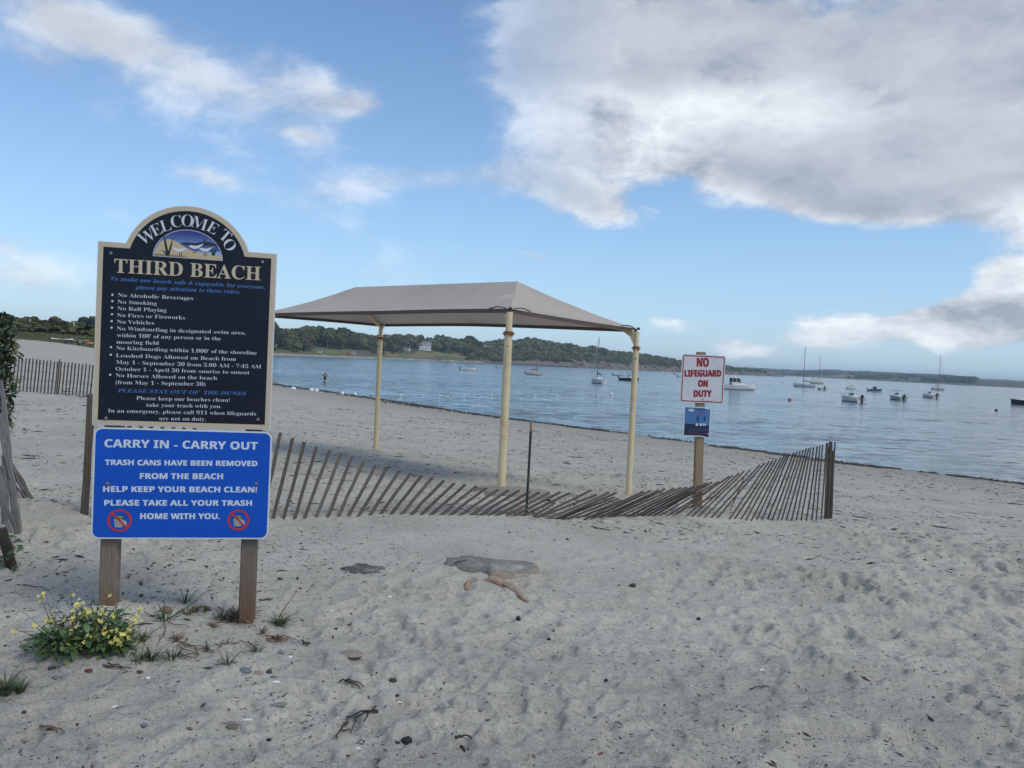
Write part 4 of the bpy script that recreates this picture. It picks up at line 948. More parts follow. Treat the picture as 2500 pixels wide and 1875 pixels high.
    # end posts (three boards and a steel stake)
    e = hit(*ZC(1885, 1490)); tp = Vector(at(*ZC(1943, 125), e.y+.02))
    for dx, s_, th_, dt in ((0, .040, .030, 0), (.05, .03, .02, -.14), (-.035, .032, .018, -.10)):
        V, F_ = slat_mesh(31+int(dx*100), w=s_, th=th_, L=1); me = bpy.data.meshes.new('end_post'); me.from_pydata(V, [], F_); me.materials.append(M['slat'])
        place_slat(me, e+Vector((dx, .01, 0)), tp+Vector((dx*.9, .01, dt)), (1, .1, 0), t, base, 'end_post', .2)
    st = MB(); b_ = hit(*ZC(1915, 1485)); q = Vector(at(*ZC(2012, 135), b_.y+.05)); st.tube([b_-(q-b_)*.3, q], .011, 6); st.build('steel_stake', M['green_steel'], t, world=True)
    # posts the fence hangs on
    b_ = hit(1285, 1252); q = Vector(at(1296, 1052, b_.y+.02)); q2 = Vector(at(1297, 1027, b_.y+.02))
    MB().tube([b_-(q-b_)*.3, q], .014, 6).build('steel_stake', M['green_steel'], t, world=True)
    MB().tube([q, q2], .0145, 6).build('stake_cap', M['post_brown'], t, world=True)
    b_ = hit(207, 1256); q = Vector(at(222, 963, b_.y+.03)); V, F_ = slat_mesh(77, w=.062, th=.045, L=1); me = bpy.data.meshes.new('end_post'); me.from_pydata(V, [], F_); me.materials.append(M['stake_wood'])
    place_slat(me, b_, q, (1, .5, 0), t, base, 'end_post', .2)
main_fence()

def dune_fence():
    base = Vector(at(140, 952, 21)); base.z = gz(base.x, base.y)
    t = empty('dune_fence', base, 0, 'distant wood-slat fence standing on the pale sand left of the big sign board', 'fence')
    meshes = slat_set('slat', M['slat'], 5, w=.034, th=.01); E = []; rs = random.Random(8)
    for i in range(34):
        px = -30+8.9*i*.97; bot = Vector(at(px, 944+px*.055, 21+.3*math.sin(i*.3))); k = gz(bot.x, bot.y); bot.z = k
        tx = px+7.5; top = Vector(at(tx, 868.5+tx*.10+rs.uniform(-1, 1), bot.y+.02))
        place_slat(meshes[i % 5], bot, top, (1, rs.uniform(-.2, .2), 0), t, base, sink=.1); E.append((bot, top))
    for h in (.12, .38, .63, .88): MB().tube([b.lerp(p, h)+Vector((0, -.01, rs.uniform(-.01, .01))) for b, p in E], .0035, 4, cap=False).build('wire_strand', M['wire'], t, world=True)
    for i in (3, 19): b, p = E[i]; MB().tube([b+Vector((0, .05, -.3)), p+Vector((.02, .05, .06))], .02, 6).build('stake', M['stake_wood'], t, world=True)
dune_fence()

def old_fence():
    base = hit(40, 1320); base.z = gz(base.x, base.y)
    t = empty('collapsed_fence', base, 0, 'bundle of bleached broken fence slats hanging under the bush at the left edge', 'fence')
    meshes = slat_set('slat', M['slat_pale'], 5, w=.030, th=.009, wob=.012); rs = random.Random(5)
    S = [((46, 1303), (12, 1080), 5.6), ((41, 1296), (2, 1010), 5.65), ((33, 1302), (-12, 1120), 5.55), ((27, 1300), (-20, 1150), 5.5), ((50, 1292), (14, 1110), 5.75), ((20, 1288), (0, 1140), 5.7), ((8, 1280), (-14, 1100), 5.6), ((45, 1299), (6, 960), 5.8), ((38, 1303), (-2, 930), 5.7),
         ((82, 1179), (18, 1115), 7.3), ((70, 1175), (16, 1105), 7.35), ((62, 1184), (14, 1110), 7.3), ((56, 1187), (18, 1130), 7.25), ((48, 1187), (14, 1120), 7.2), ((37, 1184), (18, 1135), 7.2), ((28, 1185), (8, 1090), 7.15), ((-10, 1270), (-20, 980), 5.6), ((14, 1270), (8, 985), 5.9)]
    for i, (b, p, D) in enumerate(S):
        bot = Vector(at(*b, D)); top = Vector(at(*p, D-.1-rs.uniform(0, .25))); bot.z = max(bot.z, gz(bot.x, bot.y)-.01)
        if D > 7: bot.z = gz(bot.x, bot.y)
        place_slat(meshes[i % 5], bot, top, (1, rs.uniform(-.5, .5), 0), t, base, sink=.0)
    for y in (1165, 1258): MB().tube([Vector(at(-30+k*9, y+3*math.sin(k*1.3)-k*.6, 5.5)) for k in range(9)], .0024, 4).build('wire_strand', M['wire'], t, world=True)
    b = hit(38, 1383); MB().tube([b+Vector((.0, 0, -.1)), Vector(at(4, 1290, b.y-.05))], [.035, .03], 7).build('broken_post', M['twig'], t, world=True)
old_fence()

# ------------------------------------------------------------------ stones and wrack on the sand
def stone_mesh(name, m, seed, sx, sy, sz, rough=.12, sub=2, flat=0.):
    bm = bmesh.new(); bmesh.ops.create_icosphere(bm, subdivisions=sub, radius=1); rs = np.random.RandomState(seed); o = rs.uniform(0, 50, 3)
    for v in bm.verts:
        p = v.co; k = 1+rough*2*float(fbm(np.array([p.x*1.3+o[0]+p.z]), np.array([p.y*1.3+o[1]-p.z]), 3, seed)[0]); p *= k
        if flat and p.z > flat: p.z = flat+(p.z-flat)*.25
        p.x *= sx; p.y *= sy; p.z *= sz
    me = bpy.data.meshes.new(name); bm.to_mesh(me); bm.free(); me.materials.append(m); me.polygons.foreach_set('use_smooth', [True]*len(me.polygons)); me.set_sharp_from_angle(angle=rad(50)); return me
def stone_mat(name, c, v=.2): return mat(name, c, .8, var=v, vscale=25, bump=.5, bscale=60)
def stones():
    SM = {'slate': stone_mat('blue_grey_stone', (.13, .15, .17)), 'dark': stone_mat('dark_stone', (.045, .043, .045)), 'tan': stone_mat('tan_stone', (.24, .20, .17)), 'olive': stone_mat('olive_stone', (.15, .13, .09)),
          'grey': stone_mat('grey_stone', (.17, .17, .17)), 'red': stone_mat('red_brown_stone', (.12, .035, .025)), 'orange': stone_mat('orange_stone', (.42, .25, .17)), 'brown': stone_mat('brown_stone', (.15, .10, .08)),
          'shell': mat('white_shell', (.68, .66, .63), .45, var=.1), 'charcoal': mat('charcoal_lump', (.014, .014, .016), .7, var=.4, vscale=60, bump=1, bscale=80)}
    L = [(598, 1637, 30, .62, .42, 'slate', 'smooth blue-grey pebble with pale top, right of the grass runners', 0), (630, 1642, 24, .6, .3, 'tan', 'flat tan pebble half sunk between the blue-grey pebble and a dark one', 0),
         (657, 1641, 13, .7, .8, 'dark', 'dark upright pebble just right of the flat tan pebble', 0), (668, 1657, 20, .8, .6, 'olive', 'olive-brown pebble leaning on a white shell', 0), (674, 1664, 18, .5, .2, 'shell', 'white shell fragment under the olive-brown pebble', 0),
         (678, 1722, 38, .3, .3, 'grey', 'long flat grey stone lying alone below the right sign post', .5), (576, 1776, 46, .35, .28, 'olive', 'flat brownish stone with a long dark edge in the lower foreground', 0), (560, 1765, 28, .4, .2, 'grey', 'thin grey stone tucked behind the flat brownish stone', .3),
         (605, 1757, 22, .25, .2, 'shell', 'long white shell sliver beside the flat brownish stone', .1), (993, 1810, 26, .75, .75, 'charcoal', 'knobbly black lump on the sand in the bottom foreground', 0), (971, 1812, 13, .6, .5, 'dark', 'small dark pebble left of the knobbly black lump', 0),
         (958, 1661, 21, .6, .5, 'dark', 'dark oval pebble below the half buried orange stone', 0), (970, 1697, 10, .7, .6, 'dark', 'tiny dark pebble beside a white shell sliver', 0), (975, 1714, 16, .25, .2, 'shell', 'white shell sliver in the lower middle', .1),
         (1172, 1734, 15, .6, .5, 'slate', 'round blue-grey pebble in the lower middle of the sand', 0), (128, 1633, 17, .7, .6, 'dark', 'dark grey pebble below the yellow-flowered plant', 0), (137, 1653, 15, .6, .6, 'grey', 'mid grey pebble under the dark one below the flowering plant', 0),
         (215, 1637, 18, .6, .4, 'red', 'small rusty red stone below the flowering plant', 0), (858, 1596, 58, .5, .16, 'tan', 'wide beige stone barely showing above the sand, right of the sign', 0), (1265, 1512, 13, .9, 1.2, 'charcoal', 'small black upright stone below the half buried orange rock', 0),
         (686, 1592, 14, .7, .5, 'slate', 'slate pebble right of the red-brown runners', 0), (1705, 1511, 10, .8, .8, 'charcoal', 'small black stone on open sand below the lifeguard post', 0), (1545, 1430, 17, .7, .7, 'dark', 'dark stone on open sand below the sagging fence', 0),
         (404, 1492, 27, .5, .75, 'brown', 'wedge of brown rock behind the tall grass tuft', .3), (708, 1603, 9, .8, .6, 'shell', 'tiny bright shell right of the slate pebble', 0), (361, 1655, 10, .8, .6, 'shell', 'bright white shell chip left of the grass runners', 0),
         (280, 1724, 12, .35, .3, 'shell', 'slanted white shell sliver at the lower left', .9), (874, 1826, 14, .3, .3, 'shell', 'white shell strip at the bottom left of the black lump', .1), (950, 1457, 12, .5, .5, 'shell', 'white shell left of the orange rock', 0),
         (810, 1491, 12, .3, .4, 'shell', 'white curled shell scrap far left of the orange rock', .6), (352, 1770, 16, .6, .5, 'slate', 'bluish pebble flush with the sand at the lower left', 0), (225, 1823, 20, .5, .5, 'grey', 'rough grey stone at the bottom left', .3),
         (233, 1866, 16, .6, .5, 'tan', 'tan pebble at the very bottom left', 0), (300, 1842, 13, .5, .3, 'orange', 'small orange scrap of stone at the bottom left', 0), (120, 1780, 12, .6, .5, 'dark', 'round dark pebble near the lower left corner', 0), (58, 1738, 10, .6, .6, 'dark', 'dark pebble left of the round one by the corner', 0),
         (1860, 1635, 14, .3, .3, 'shell', 'white shell on open sand at the lower right', .2), (1030, 1848, 12, .6, .5, 'brown', 'brown stone right of the knobbly lump at the bottom', 0), (656, 1806, 12, .7, .6, 'charcoal', 'black stone right of the flat brownish stone', 0),
         (1428, 1216, 11, .6, .6, 'brown', 'brown clump on the sand between the canopy posts', 0), (1340, 1560, 10, .8, .8, 'charcoal', 'black pebble left of centre on the open sand', 0), (1480, 1660, 9, .8, .8, 'charcoal', 'black pebble on the lower open sand', 0), (340, 1640, 16, .6, .4, 'dark', 'dark pebble beside a bright white shell chip', 0)]
    for i, (px, py, w, ry, rz_, k, lab, ang) in enumerate(L):
        p = hit(px, py+1); s = w*.5*(p-Vector(CAM)).length/FPX
        nm = 'shell' if k == 'shell' else 'stone'
        me = stone_mesh(nm, SM[k], i+3, s, s*ry*1.3, s*rz_, .14); o = link(nm, me, loc=p+Vector((0, 0, s*rz_*.15))); o.rotation_euler = (0, 0, ang); tag(o, lab, nm)
    # big flat stones in front of the fence
    def slab(pix, h, m, lab, seed, lift=.0):
        P = [hit(*q) for q in pix]; c = sum(P, Vector())/len(P); V = []; n = len(P)*4; rs = random.Random(seed); ring = []
        for i in range(n): a = P[i//4]; b = P[(i//4+1) % len(P)]; ring.append(a.lerp(b, (i % 4)/4)+Vector((rs.uniform(-.008, .008), rs.uniform(-.02, .02), 0)))
        for s, z in ((1.03, -.08), (1., h*.1), (.95, h*.7), (.6, h)): V += [Vector((c.x+(p.x-c.x)*s+rs.uniform(-.008, .008), c.y+(p.y-c.y)*s, p.z*.8+c.z*.2+z+lift+rs.uniform(-.012, .012)*(s < 1))) for p in ring]
        F = [(k*n+i, k*n+(i+1) % n, (k+1)*n+(i+1) % n, (k+1)*n+i) for k in range(3) for i in range(n)]+[tuple(range(3*n, 4*n))]
        b_ = bpy.data.meshes.new('flat_rock'); b_.from_pydata([tuple(p-c) for p in V], [], F); b_.materials.append(m); o = link('flat_rock', b_, loc=c); o.data.polygons.foreach_set('use_smooth', [True]*len(F)); tag(o, lab, 'rock')
    gm = mat('grey_slab_stone', (.185, .185, .165), .95, var=.5, vscale=18, bump=1., bscale=45, dirt=(.34, .33, .285), dirt_scale=7, dirt_amt=.9); om = SM['orange']
    slab([(1085, 1380), (1120, 1389), (1160, 1398), (1200, 1404), (1250, 1408), (1290, 1402), (1316, 1393), (1296, 1385), (1240, 1381), (1180, 1377), (1130, 1371), (1095, 1370)], .055, gm, 'long flat grey rock slab half buried in the sand in front of the fence', 3)
    slab([(1190, 1408), (1228, 1414), (1290, 1408), (1316, 1395), (1290, 1393), (1230, 1397)], .030, mat('tan_broken_edge', (.27, .22, .165), .9, var=.4, vscale=30, bump=1., bscale=60, dirt=(.36, .34, .31), dirt_scale=6, dirt_amt=.8), 'broken tan edge piece along the front of the grey rock slab', 5)
    slab([(833, 1388), (858, 1399), (900, 1402), (945, 1396), (930, 1384), (880, 1379)], .018, mat('dark_slab_stone', (.10, .097, .094), .9, var=.4, vscale=30, bump=1., bscale=60, dirt=(.34, .32, .29), dirt_scale=9, dirt_amt=.95), 'thin dark weathered slab left of the grey rock slab', 7)
    pix = [(1138, 1441), (1143, 1428), (1158, 1419), (1182, 1416), (1206, 1420), (1232, 1430), (1255, 1443), (1274, 1458), (1290, 1471)]; P = [hit(*q) for q in pix]; c = sum(P, Vector())/len(P); rs = random.Random(4); V = []; n = 12; pts = []
    for a, b in zip(P[:-1], P[1:]): pts += [a.lerp(b, k/3) for k in range(3)]
    pts.append(P[-1]); m_ = len(pts)
    for i, p in enumerate(pts):
        d = (pts[min(i+1, m_-1)]-pts[max(i-1, 0)]).normalized(); sd = Vector((-d.y, d.x, 0)); w = .036*(math.sin(math.pi*min(.97, max(.04, i/(m_-1))))**.4)*(1+.25*rs.uniform(-1, 1)); drop = -.030*math.exp(-((i-8)/2.6)**2)
        for k in range(n): a = 2*math.pi*k/n; V.append(p-c+sd*math.cos(a)*w+Vector((0, 0, math.sin(a)*w*.95+.004+drop+rs.uniform(-.004, .004))))
    F = [(i*n+k, i*n+(k+1) % n, (i+1)*n+(k+1) % n, (i+1)*n+k) for i in range(m_-1) for k in range(n)]+[tuple(range(n))[::-1], tuple(range((m_-1)*n, m_*n))]
    o = MB().add([tuple(v) for v in V], F).build('half_buried_rock', mat('orange_rock', (.30, .20, .135), .85, var=.25, vscale=6, bump=.6, bscale=50, dirt=(.36, .33, .29), dirt_scale=6, dirt_amt=.8), loc=c, smooth=True); tag(o, 'curved orange-tan rock edge half buried in the sand in front of the grey slab', 'rock')
stones()

def twigs():
    def branch(lines, r, m, name, lab, cat, lift=.012, group=None):
        base = hit(*lines[0][0]); t = empty(name, base, 0, lab, cat, group); rs = random.Random(len(lines)*3+int(base.x*100))
        for ln in lines:
            pts = []
            for a, b in zip(ln[:-1], ln[1:]):
                for k in range(3): q = hit(a[0]+(b[0]-a[0])*k/3+rs.uniform(-1, 1), a[1]+(b[1]-a[1])*k/3+rs.uniform(-1, 1)); pts.append(q+Vector((0, 0, lift+rs.uniform(-.003, .008))))
            pts.append(hit(*ln[-1])+Vector((0, 0, lift*.4))); n = len(pts)
            MB().tube(pts, [r*(1-.6*i/n) for i in range(n)], 5).build('strand', m, t, world=True, smooth=True)
    Zt = lambda x, y: (780+x/3.687, 1650+y/3.687)
    branch([[Zt(530, 350), Zt(380, 352), Zt(290, 400), Zt(245, 388), Zt(258, 450), Zt(190, 505)], [Zt(515, 330), Zt(400, 350), Zt(350, 395), Zt(312, 405), Zt(325, 450), Zt(290, 505)], [Zt(505, 300), Zt(470, 330), Zt(528, 345)], [Zt(250, 440), Zt(205, 480), Zt(195, 520), Zt(150, 560), Zt(160, 583)], [Zt(440, 370), Zt(400, 420)], [Zt(180, 525), Zt(230, 518), Zt(290, 525)]], .0042, M['twig'], 'seaweed_sprig', 'dark forked sprig of dried seaweed on the near sand', 'seaweed')
    branch([[Zt(180, 70), Zt(260, 62), Zt(340, 80), Zt(400, 105)], [Zt(230, 62), Zt(300, 85), Zt(370, 125)]], .0045, M['twig'], 'seaweed_sprig', 'short curved dark seaweed strip above the forked sprig', 'seaweed')
    branch([[Zt(1225, 580), Zt(1280, 570), Zt(1370, 570)]], .006, M['twig'], 'driftwood_stick', 'small dark stick on the sand at the bottom centre', 'stick')
    branch([[(96, 1784), (130, 1787), (158, 1792)], [(125, 1779), (140, 1790)]], .0045, M['runner'], 'driftwood_stick', 'forked reddish stick at the lower left', 'stick')
    branch([[(250, 1630), (285, 1636), (322, 1634)], [(262, 1628), (300, 1633)]], .0045, M['twig'], 'driftwood_stick', 'grey-brown stick just below the flowering plant', 'stick')
    branch([[(1830, 1690), (1850, 1683), (1878, 1678)]], .004, M['twig'], 'driftwood_stick', 'thin stick on the trodden sand at the lower right', 'stick')
    branch([[(55, 1434), (100, 1438), (120, 1442)]], .004, M['twig'], 'driftwood_stick', 'thin straight stick on the sand left of the sign post', 'stick')
    # runners with roots
    Zr = lambda x, y: (280+x/4.608, 1440+y/4.608)
    branch([[Zr(720, 625), Zr(820, 640), Zr(900, 690), Zr(1040, 708), Zr(1190, 712)], [Zr(740, 620), Zr(850, 660), Zr(960, 660), Zr(1100, 700)], [Zr(700, 650), Zr(760, 690), Zr(830, 720), Zr(950, 740)], [Zr(730, 740), Zr(850, 800), Zr(960, 815)], [Zr(900, 700), Zr(950, 760), Zr(905, 770)]], .0035, M['runner'], 'grass_runner', 'tangle of red-brown grass runners between the two sign posts', 'plant')
    branch([[Zr(1180, 660), Zr(1240, 625), Zr(1340, 625), Zr(1420, 600), Zr(1560, 650), Zr(1600, 690)], [Zr(1200, 630), Zr(1160, 680)], [Zr(1270, 620), Zr(1290, 560)], [Zr(1500, 620), Zr(1580, 670)]], .0035, M['runner'], 'grass_runner', 'red-brown runner trailing in front of the right sign post', 'plant')
    branch([[Zr(1690, 540), Zr(1800, 560), Zr(1900, 545), Zr(1990, 575), Zr(2080, 595)], [Zr(1700, 580), Zr(1820, 600), Zr(1950, 570)], [Zr(1720, 600), Zr(1830, 620), Zr(1930, 590)], [Zr(1760, 545), Zr(1850, 580), Zr(2010, 560)]], .0035, M['runner'], 'grass_runner', 'matted orange-brown roots right of the right sign post', 'plant')
    branch([[Zr(555, 400), Zr(572, 480), Zr(520, 570), Zr(475, 640)], [Zr(560, 380), Zr(700, 420), Zr(840, 435)], [Zr(330, 280), Zr(450, 320), Zr(560, 300)]], .0030, M['runner'], 'grass_runner', 'thin trailing stems below the tall grass tuft', 'plant')
    branch([[Zr(2110, 605), Zr(2150, 625), Zr(2200, 620)], [Zr(2120, 630), Zr(2190, 610)], [Zr(2100, 600), Zr(2170, 640)]], .005, M['twig'], 'seaweed_sprig', 'small dark seaweed clump at the end of the orange roots', 'seaweed')
twigs()

# ------------------------------------------------------------------ grass tufts
def blades(base, n, h, spread, w=.004, droop=.5, seed=0, flat=1.):
    rs = random.Random(seed); V = []; F = []
    for i in range(n):
        a = rs.uniform(0, 2*math.pi); L = h*rs.uniform(.45, 1.1); tilt = rs.uniform(.1, 1)*spread; r0 = rs.uniform(0, .25)*spread*h; dx, dy = math.cos(a), math.sin(a); sx, sy = -dy, dx; b = len(V); ww = w*rs.uniform(.7, 1.3); m_ = 5
        dr = droop*rs.uniform(.3, 1.2)
        for k in range(m_+1):
            t = k/m_; out = r0+L*(math.sin(tilt)*t+dr*.5*t*t); up = L*(math.cos(tilt)*t-dr*.5*t*t*t)*flat; q = ww*(1-t)**.7
            p = (dx*out, dy*out, max(up, .004*t)-.01*(k == 0))
            V += [(p[0]-sx*q, p[1]-sy*q, p[2]), (p[0]+sx*q, p[1]+sy*q, p[2]+.001)]
        F += [(b+2*k, b+2*k+1, b+2*k+3, b+2*k+2) for k in range(m_)]
    return V, F
def tufts():
    Zr = lambda x, y: (280+x/4.608, 1440+y/4.608)
    for i, (q, n, h, sp, dr, m, lab) in enumerate(((Zr(785, 148), 14, .13, .9, .5, 'grass', 'sparse green grass tuft standing highest behind the sign post gap'), (Zr(560, 350), 26, .16, 1.0, .5, 'grass', 'tall arching green grass tuft right of the flowering plant'),
            (Zr(900, 245), 60, .055, 1.1, .4, 'leaf2', 'low bright green grass cushion behind the tall tuft'), (Zr(1030, 235), 40, .05, 1.1, .4, 'leaf2', 'small bright green grass cushion nearer the right post'), (Zr(650, 775), 34, .10, 1.15, .7, 'grass', 'spreading green tuft in front of the runners'),
            (Zr(400, 780), 46, .095, 1.2, .6, 'grass', 'wide low green tuft right below the flowering plant'), (Zr(265, 815), 22, .09, 1., .5, 'grass', 'narrow green tuft at the foot of the flowering plant'), (Zr(690, 575), 34, .06, 1.2, .8, 'grass_dry', 'small brown tuft between the sign posts'),
            (Zr(1370, 340), 150, .12, 1.25, .9, 'grass_dry', 'dense dry brown grass clump at the left foot of the right post'), (Zr(1200, 330), 40, .10, 1.2, .7, 'grass', 'green-brown tuft left of the dry clump'), (Zr(1440, 300), 60, .10, 1.1, .8, 'grass_dry', 'dry brown grass against the right post'),
            (Zr(1850, 390), 90, .09, 1.2, .7, 'grass', 'olive grass clump on the right side of the right post'), (Zr(1820, 560), 40, .05, 1.3, .9, 'grass_dry', 'flattened dry grass in front of the right post'), (Zr(1265, 840), 24, .11, 1.1, .5, 'grass', 'open green tuft nearest the camera below the post'),
            (Zr(1590, 700), 22, .07, 1.2, .5, 'grass', 'small green tuft in front of the right post'), (Zr(1035, 690), 14, .06, .5, .3, 'grass', 'little upright green tuft among the runners'), ((345, 1428), 16, .05, .9, .3, 'leaf2', 'green seedling between the sign posts'), ((312, 1411), 10, .04, .9, .3, 'grass', 'tiny seedling just right of the left sign post'),
            ((12, 1692), 80, .11, .9, .5, 'grass', 'green weed clump at the left edge below the flowering plant'), ((50, 1690), 50, .08, 1.0, .6, 'grass', 'grass tuft at the left edge of the foreground'), ((150, 1600), 30, .08, 1.2, .7, 'grass_dry', 'dry stems under the flowering plant'), ((352, 1560), 26, .09, 1.2, .7, 'grass', 'loose green tuft just right of the flowering plant'), ((455, 1500), 30, .07, 1.2, .8, 'grass_dry', 'sparse dry stems behind the tall grass tuft'), ((520, 1530), 30, .06, 1.3, .9, 'grass_dry', 'flattened dry stems left of the dense brown clump'), ((640, 1545), 26, .05, 1.3, .9, 'grass_dry', 'dry wisps at the front foot of the right post'))):
        p = hit(*q); V, F = blades(p, n, h, sp, .0032, dr, i*5+1); me = bpy.data.meshes.new('grass_tuft'); me.from_pydata(V, [], F); me.materials.append(M[m]); o = link('grass_tuft', me, loc=p); tag(o, lab, 'grass')
    # the one long blade
    p = hit(*Zr(575, 340)); e = Vector(at(*Zr(1030, 18), p.y+.05)); pts = [p.lerp(e, k/7)+Vector((0, 0, -.012*math.sin(math.pi*k/7)+(.0 if k < 7 else -.006))) for k in range(8)]
    o = MB().tube([q-p for q in pts], [.004, .004, .0038, .0035, .003, .0024, .0016, .0006], 4).build('long_grass_blade', M['grass'], loc=p); tag(o, 'single long straight grass blade leaning right from the tall tuft', 'grass')
    p = hit(*Zr(1845, 330)); o = MB().tube([(0, 0, 0), (.02, 0, .05), (.045, 0, .085), (.09, .01, .16)], [.003, .0028, .002, .0008], 4).build('dry_stem', M['twig'], loc=p); tag(o, 'single dark dry stem rising right of the right sign post', 'plant')
tufts()

# ------------------------------------------------------------------ leafy plants
def leaf_mesh(name, L, W, m, curl=.25, obov=.0, fold=.12, n=5):
    V = []; F = []
    for k in range(n+1):
        t = k/n; w = W*math.sin(math.pi*min(1, (t**(1+obov))*.94+.03))**.8; z = -curl*L*t*t; x = L*t
        V += [(x, -w/2, z+fold*w), (x, 0, z), (x, w/2, z+fold*w)]
    for k in range(n): b = k*3; F += [(b, b+3, b+4, b+1), (b+1, b+4, b+5, b+2)]
    me = bpy.data.meshes.new(name); me.from_pydata(V, [], F); me.materials.append(m); me.polygons.foreach_set('use_smooth', [True]*len(F)); return me
def frame(d, up): 
    x = Vector(d).normalized(); y = Vector(up).cross(x)
    y = y.normalized() if y.length > 1e-4 else Vector((0, 1, 0)); z = x.cross(y); return Matrix((x, y, z)).transposed().to_4x4()
def flowering_plant():
    rs = random.Random(12); c = hit(205, 1585); c2 = c
    t = empty('flowering_plant', c, 0, 'low green plant with small yellow flowers at the foot of the left sign post', 'plant')
    LM = [leaf_mesh('leaf', .060, .036, M['leaf'], .3), leaf_mesh('leaf', .048, .028, M['leaf'], .15), leaf_mesh('leaf', .040, .022, M['leaf2'], .35), leaf_mesh('leaf', .066, .032, M['leaf'], .5)]
    lobes = [(0, 0, .20, .17), (-.13, -.03, .15, .10), (.12, .02, .15, .12), (.02, .05, .16, .19), (-.05, -.07, .16, .09), (.17, -.01, .10, .13)]
    for i in range(290):
        lx, ly, lr, lh = rs.choice(lobes); a = rs.uniform(0, 2*math.pi); e = rs.uniform(0, 1.35); r = rs.uniform(.55, 1.0)
        d = Vector((math.cos(a)*math.cos(e), math.sin(a)*math.cos(e), math.sin(e))); p = Vector((lx+d.x*lr*r, ly+d.y*lr*r*.8, d.z*lh*r+.01))
        o = bpy.data.objects.new('leaf', rs.choice(LM)); COL.objects.link(o); o.parent = t
        dd = Vector((d.x+rs.uniform(-.5, .5), d.y+rs.uniform(-.5, .5), rs.uniform(-.25, .5))); o.matrix_local = Matrix.Translation(p) @ frame(dd, Vector((d.x*.6, d.y*.6, 1)))@Matrix.Scale(rs.uniform(.7, 1.1), 4)
    # flower: four petals
    V = []; F = []
    for k in range(4):
        w = k*math.pi/2; ca, sa = math.cos(w), math.sin(w); b = len(V)
        for x, y, z in ((.001, 0, 0), (.006, -.0042, .0015), (.0105, -.003, .002), (.0115, .001, .0015), (.0085, .0045, .002), (.005, .003, .0015)): V.append((x*ca-y*sa, x*sa+y*ca, z))
        F.append(tuple(range(b, b+6)))
    V = [(a*.8, b*.8, c_*.8) for a, b, c_ in V]; fm = bpy.data.meshes.new('flower'); fm.from_pydata(V, [], F); fm.materials.append(M['petal'])
    st = MB(); stems = []
    tips = []
    Zf = lambda x, y: (x/2.655, 1250+y/2.655)
    for (x, y, n) in ((262, 558, 8), (460, 530, 6), (500, 597, 5), (105, 760, 4), (215, 735, 4), (320, 715, 14), (395, 700, 3), (460, 685, 5), (530, 610, 6), (560, 650, 8), (540, 690, 6), (680, 630, 4), (705, 550, 1), (655, 690, 3), (720, 660, 4), (895, 640, 5), (890, 695, 9), (850, 700, 3), (460, 778, 7), (590, 820, 3), (475, 855, 6), (300, 885, 8), (675, 790, 8), (800, 770, 6), (830, 800, 6), (770, 830, 7), (715, 830, 4), (840, 770, 4), (740, 865, 4), (700, 740, 4)):
        D = c.y+rs.uniform(-.08, .10) if y < 720 else c.y+rs.uniform(-.16, -.04); q = Vector(at(*Zf(x, y), D))-c; tips.append((q, n))
    for q, n in tips:
        r = Vector((q.x*.5+rs.uniform(-.03, .03), q.y*.6, .02)); m_ = r.lerp(q, .55)+Vector((0, 0, .02)); st.tube([r, m_, q], [.0028, .002, .0012], 4, cap=False)
        for k in range(n):
            p = q+Vector((rs.gauss(0, .014), rs.gauss(0, .012), rs.gauss(0, .011))); st.tube([q-Vector((0, 0, .015)), p], .0007, 3, cap=False)
            o = bpy.data.objects.new('flower', fm); COL.objects.link(o); o.parent = t; o.matrix_local = Matrix.Translation(p) @ frame((rs.uniform(-1, 1), rs.uniform(.1, 1), rs.uniform(-.2, .6)), (rs.uniform(-.6, .6), -1.1, rs.uniform(.2, 1)))@Matrix.Scale(rs.uniform(.8, 1.15), 4)
    sv, sf_ = [], []
    for k in range(2600):
        lx, ly, lr, lh = rs.choice(lobes); a = rs.uniform(0, 6.28); e = rs.uniform(0, 1.5); r = rs.uniform(.2, 1.); q = Vector((lx+math.cos(a)*math.cos(e)*lr*r, ly+math.sin(a)*math.cos(e)*lr*r*.8, math.sin(e)*lh*r*1.05+.01)); d = Vector((rs.uniform(-1, 1), rs.uniform(-1, 1), rs.uniform(-.5, 1))).normalized(); s_ = d.orthogonal().normalized()*rs.uniform(.002, .006); L = rs.uniform(.010, .028); b = len(sv); sv += [q, q+d*L*.5+s_, q+d*L, q+d*L*.5-s_]; sf_.append((b, b+1, b+2, b+3))
    o = MB().add(sv, sf_).build('small_leaves', M['leaf'], t, fix=False); tag(o, kind='stuff')
    for k in range(46):
        a = rs.uniform(0, 6.28); L = rs.uniform(.12, .30); d = Vector((math.cos(a)*.8, math.sin(a)*.6, rs.uniform(.5, 1.1))).normalized(); b = Vector((rs.uniform(-.14, .14), rs.uniform(-.08, .08), .04)); st.tube([b, b+d*L*.6, b+d*L+Vector((0, 0, rs.uniform(-.02, .03)))], [.0016, .0013, .0008], 3, cap=False)
    for k in range(6):
        b = Vector((-.15, -.02, .03)); e = Vector(at(*Zf(rs.uniform(85, 190), rs.uniform(770, 910)), c.y-.02))-c; st.tube([b, b.lerp(e, .5)+Vector((0, 0, .03)), e], [.002, .0016, .001], 3, cap=False)
    o = st.build('stems', mat('plant_stem', (.075, .075, .035), .7), t, fix=False); tag(o, kind='stuff')
flowering_plant()

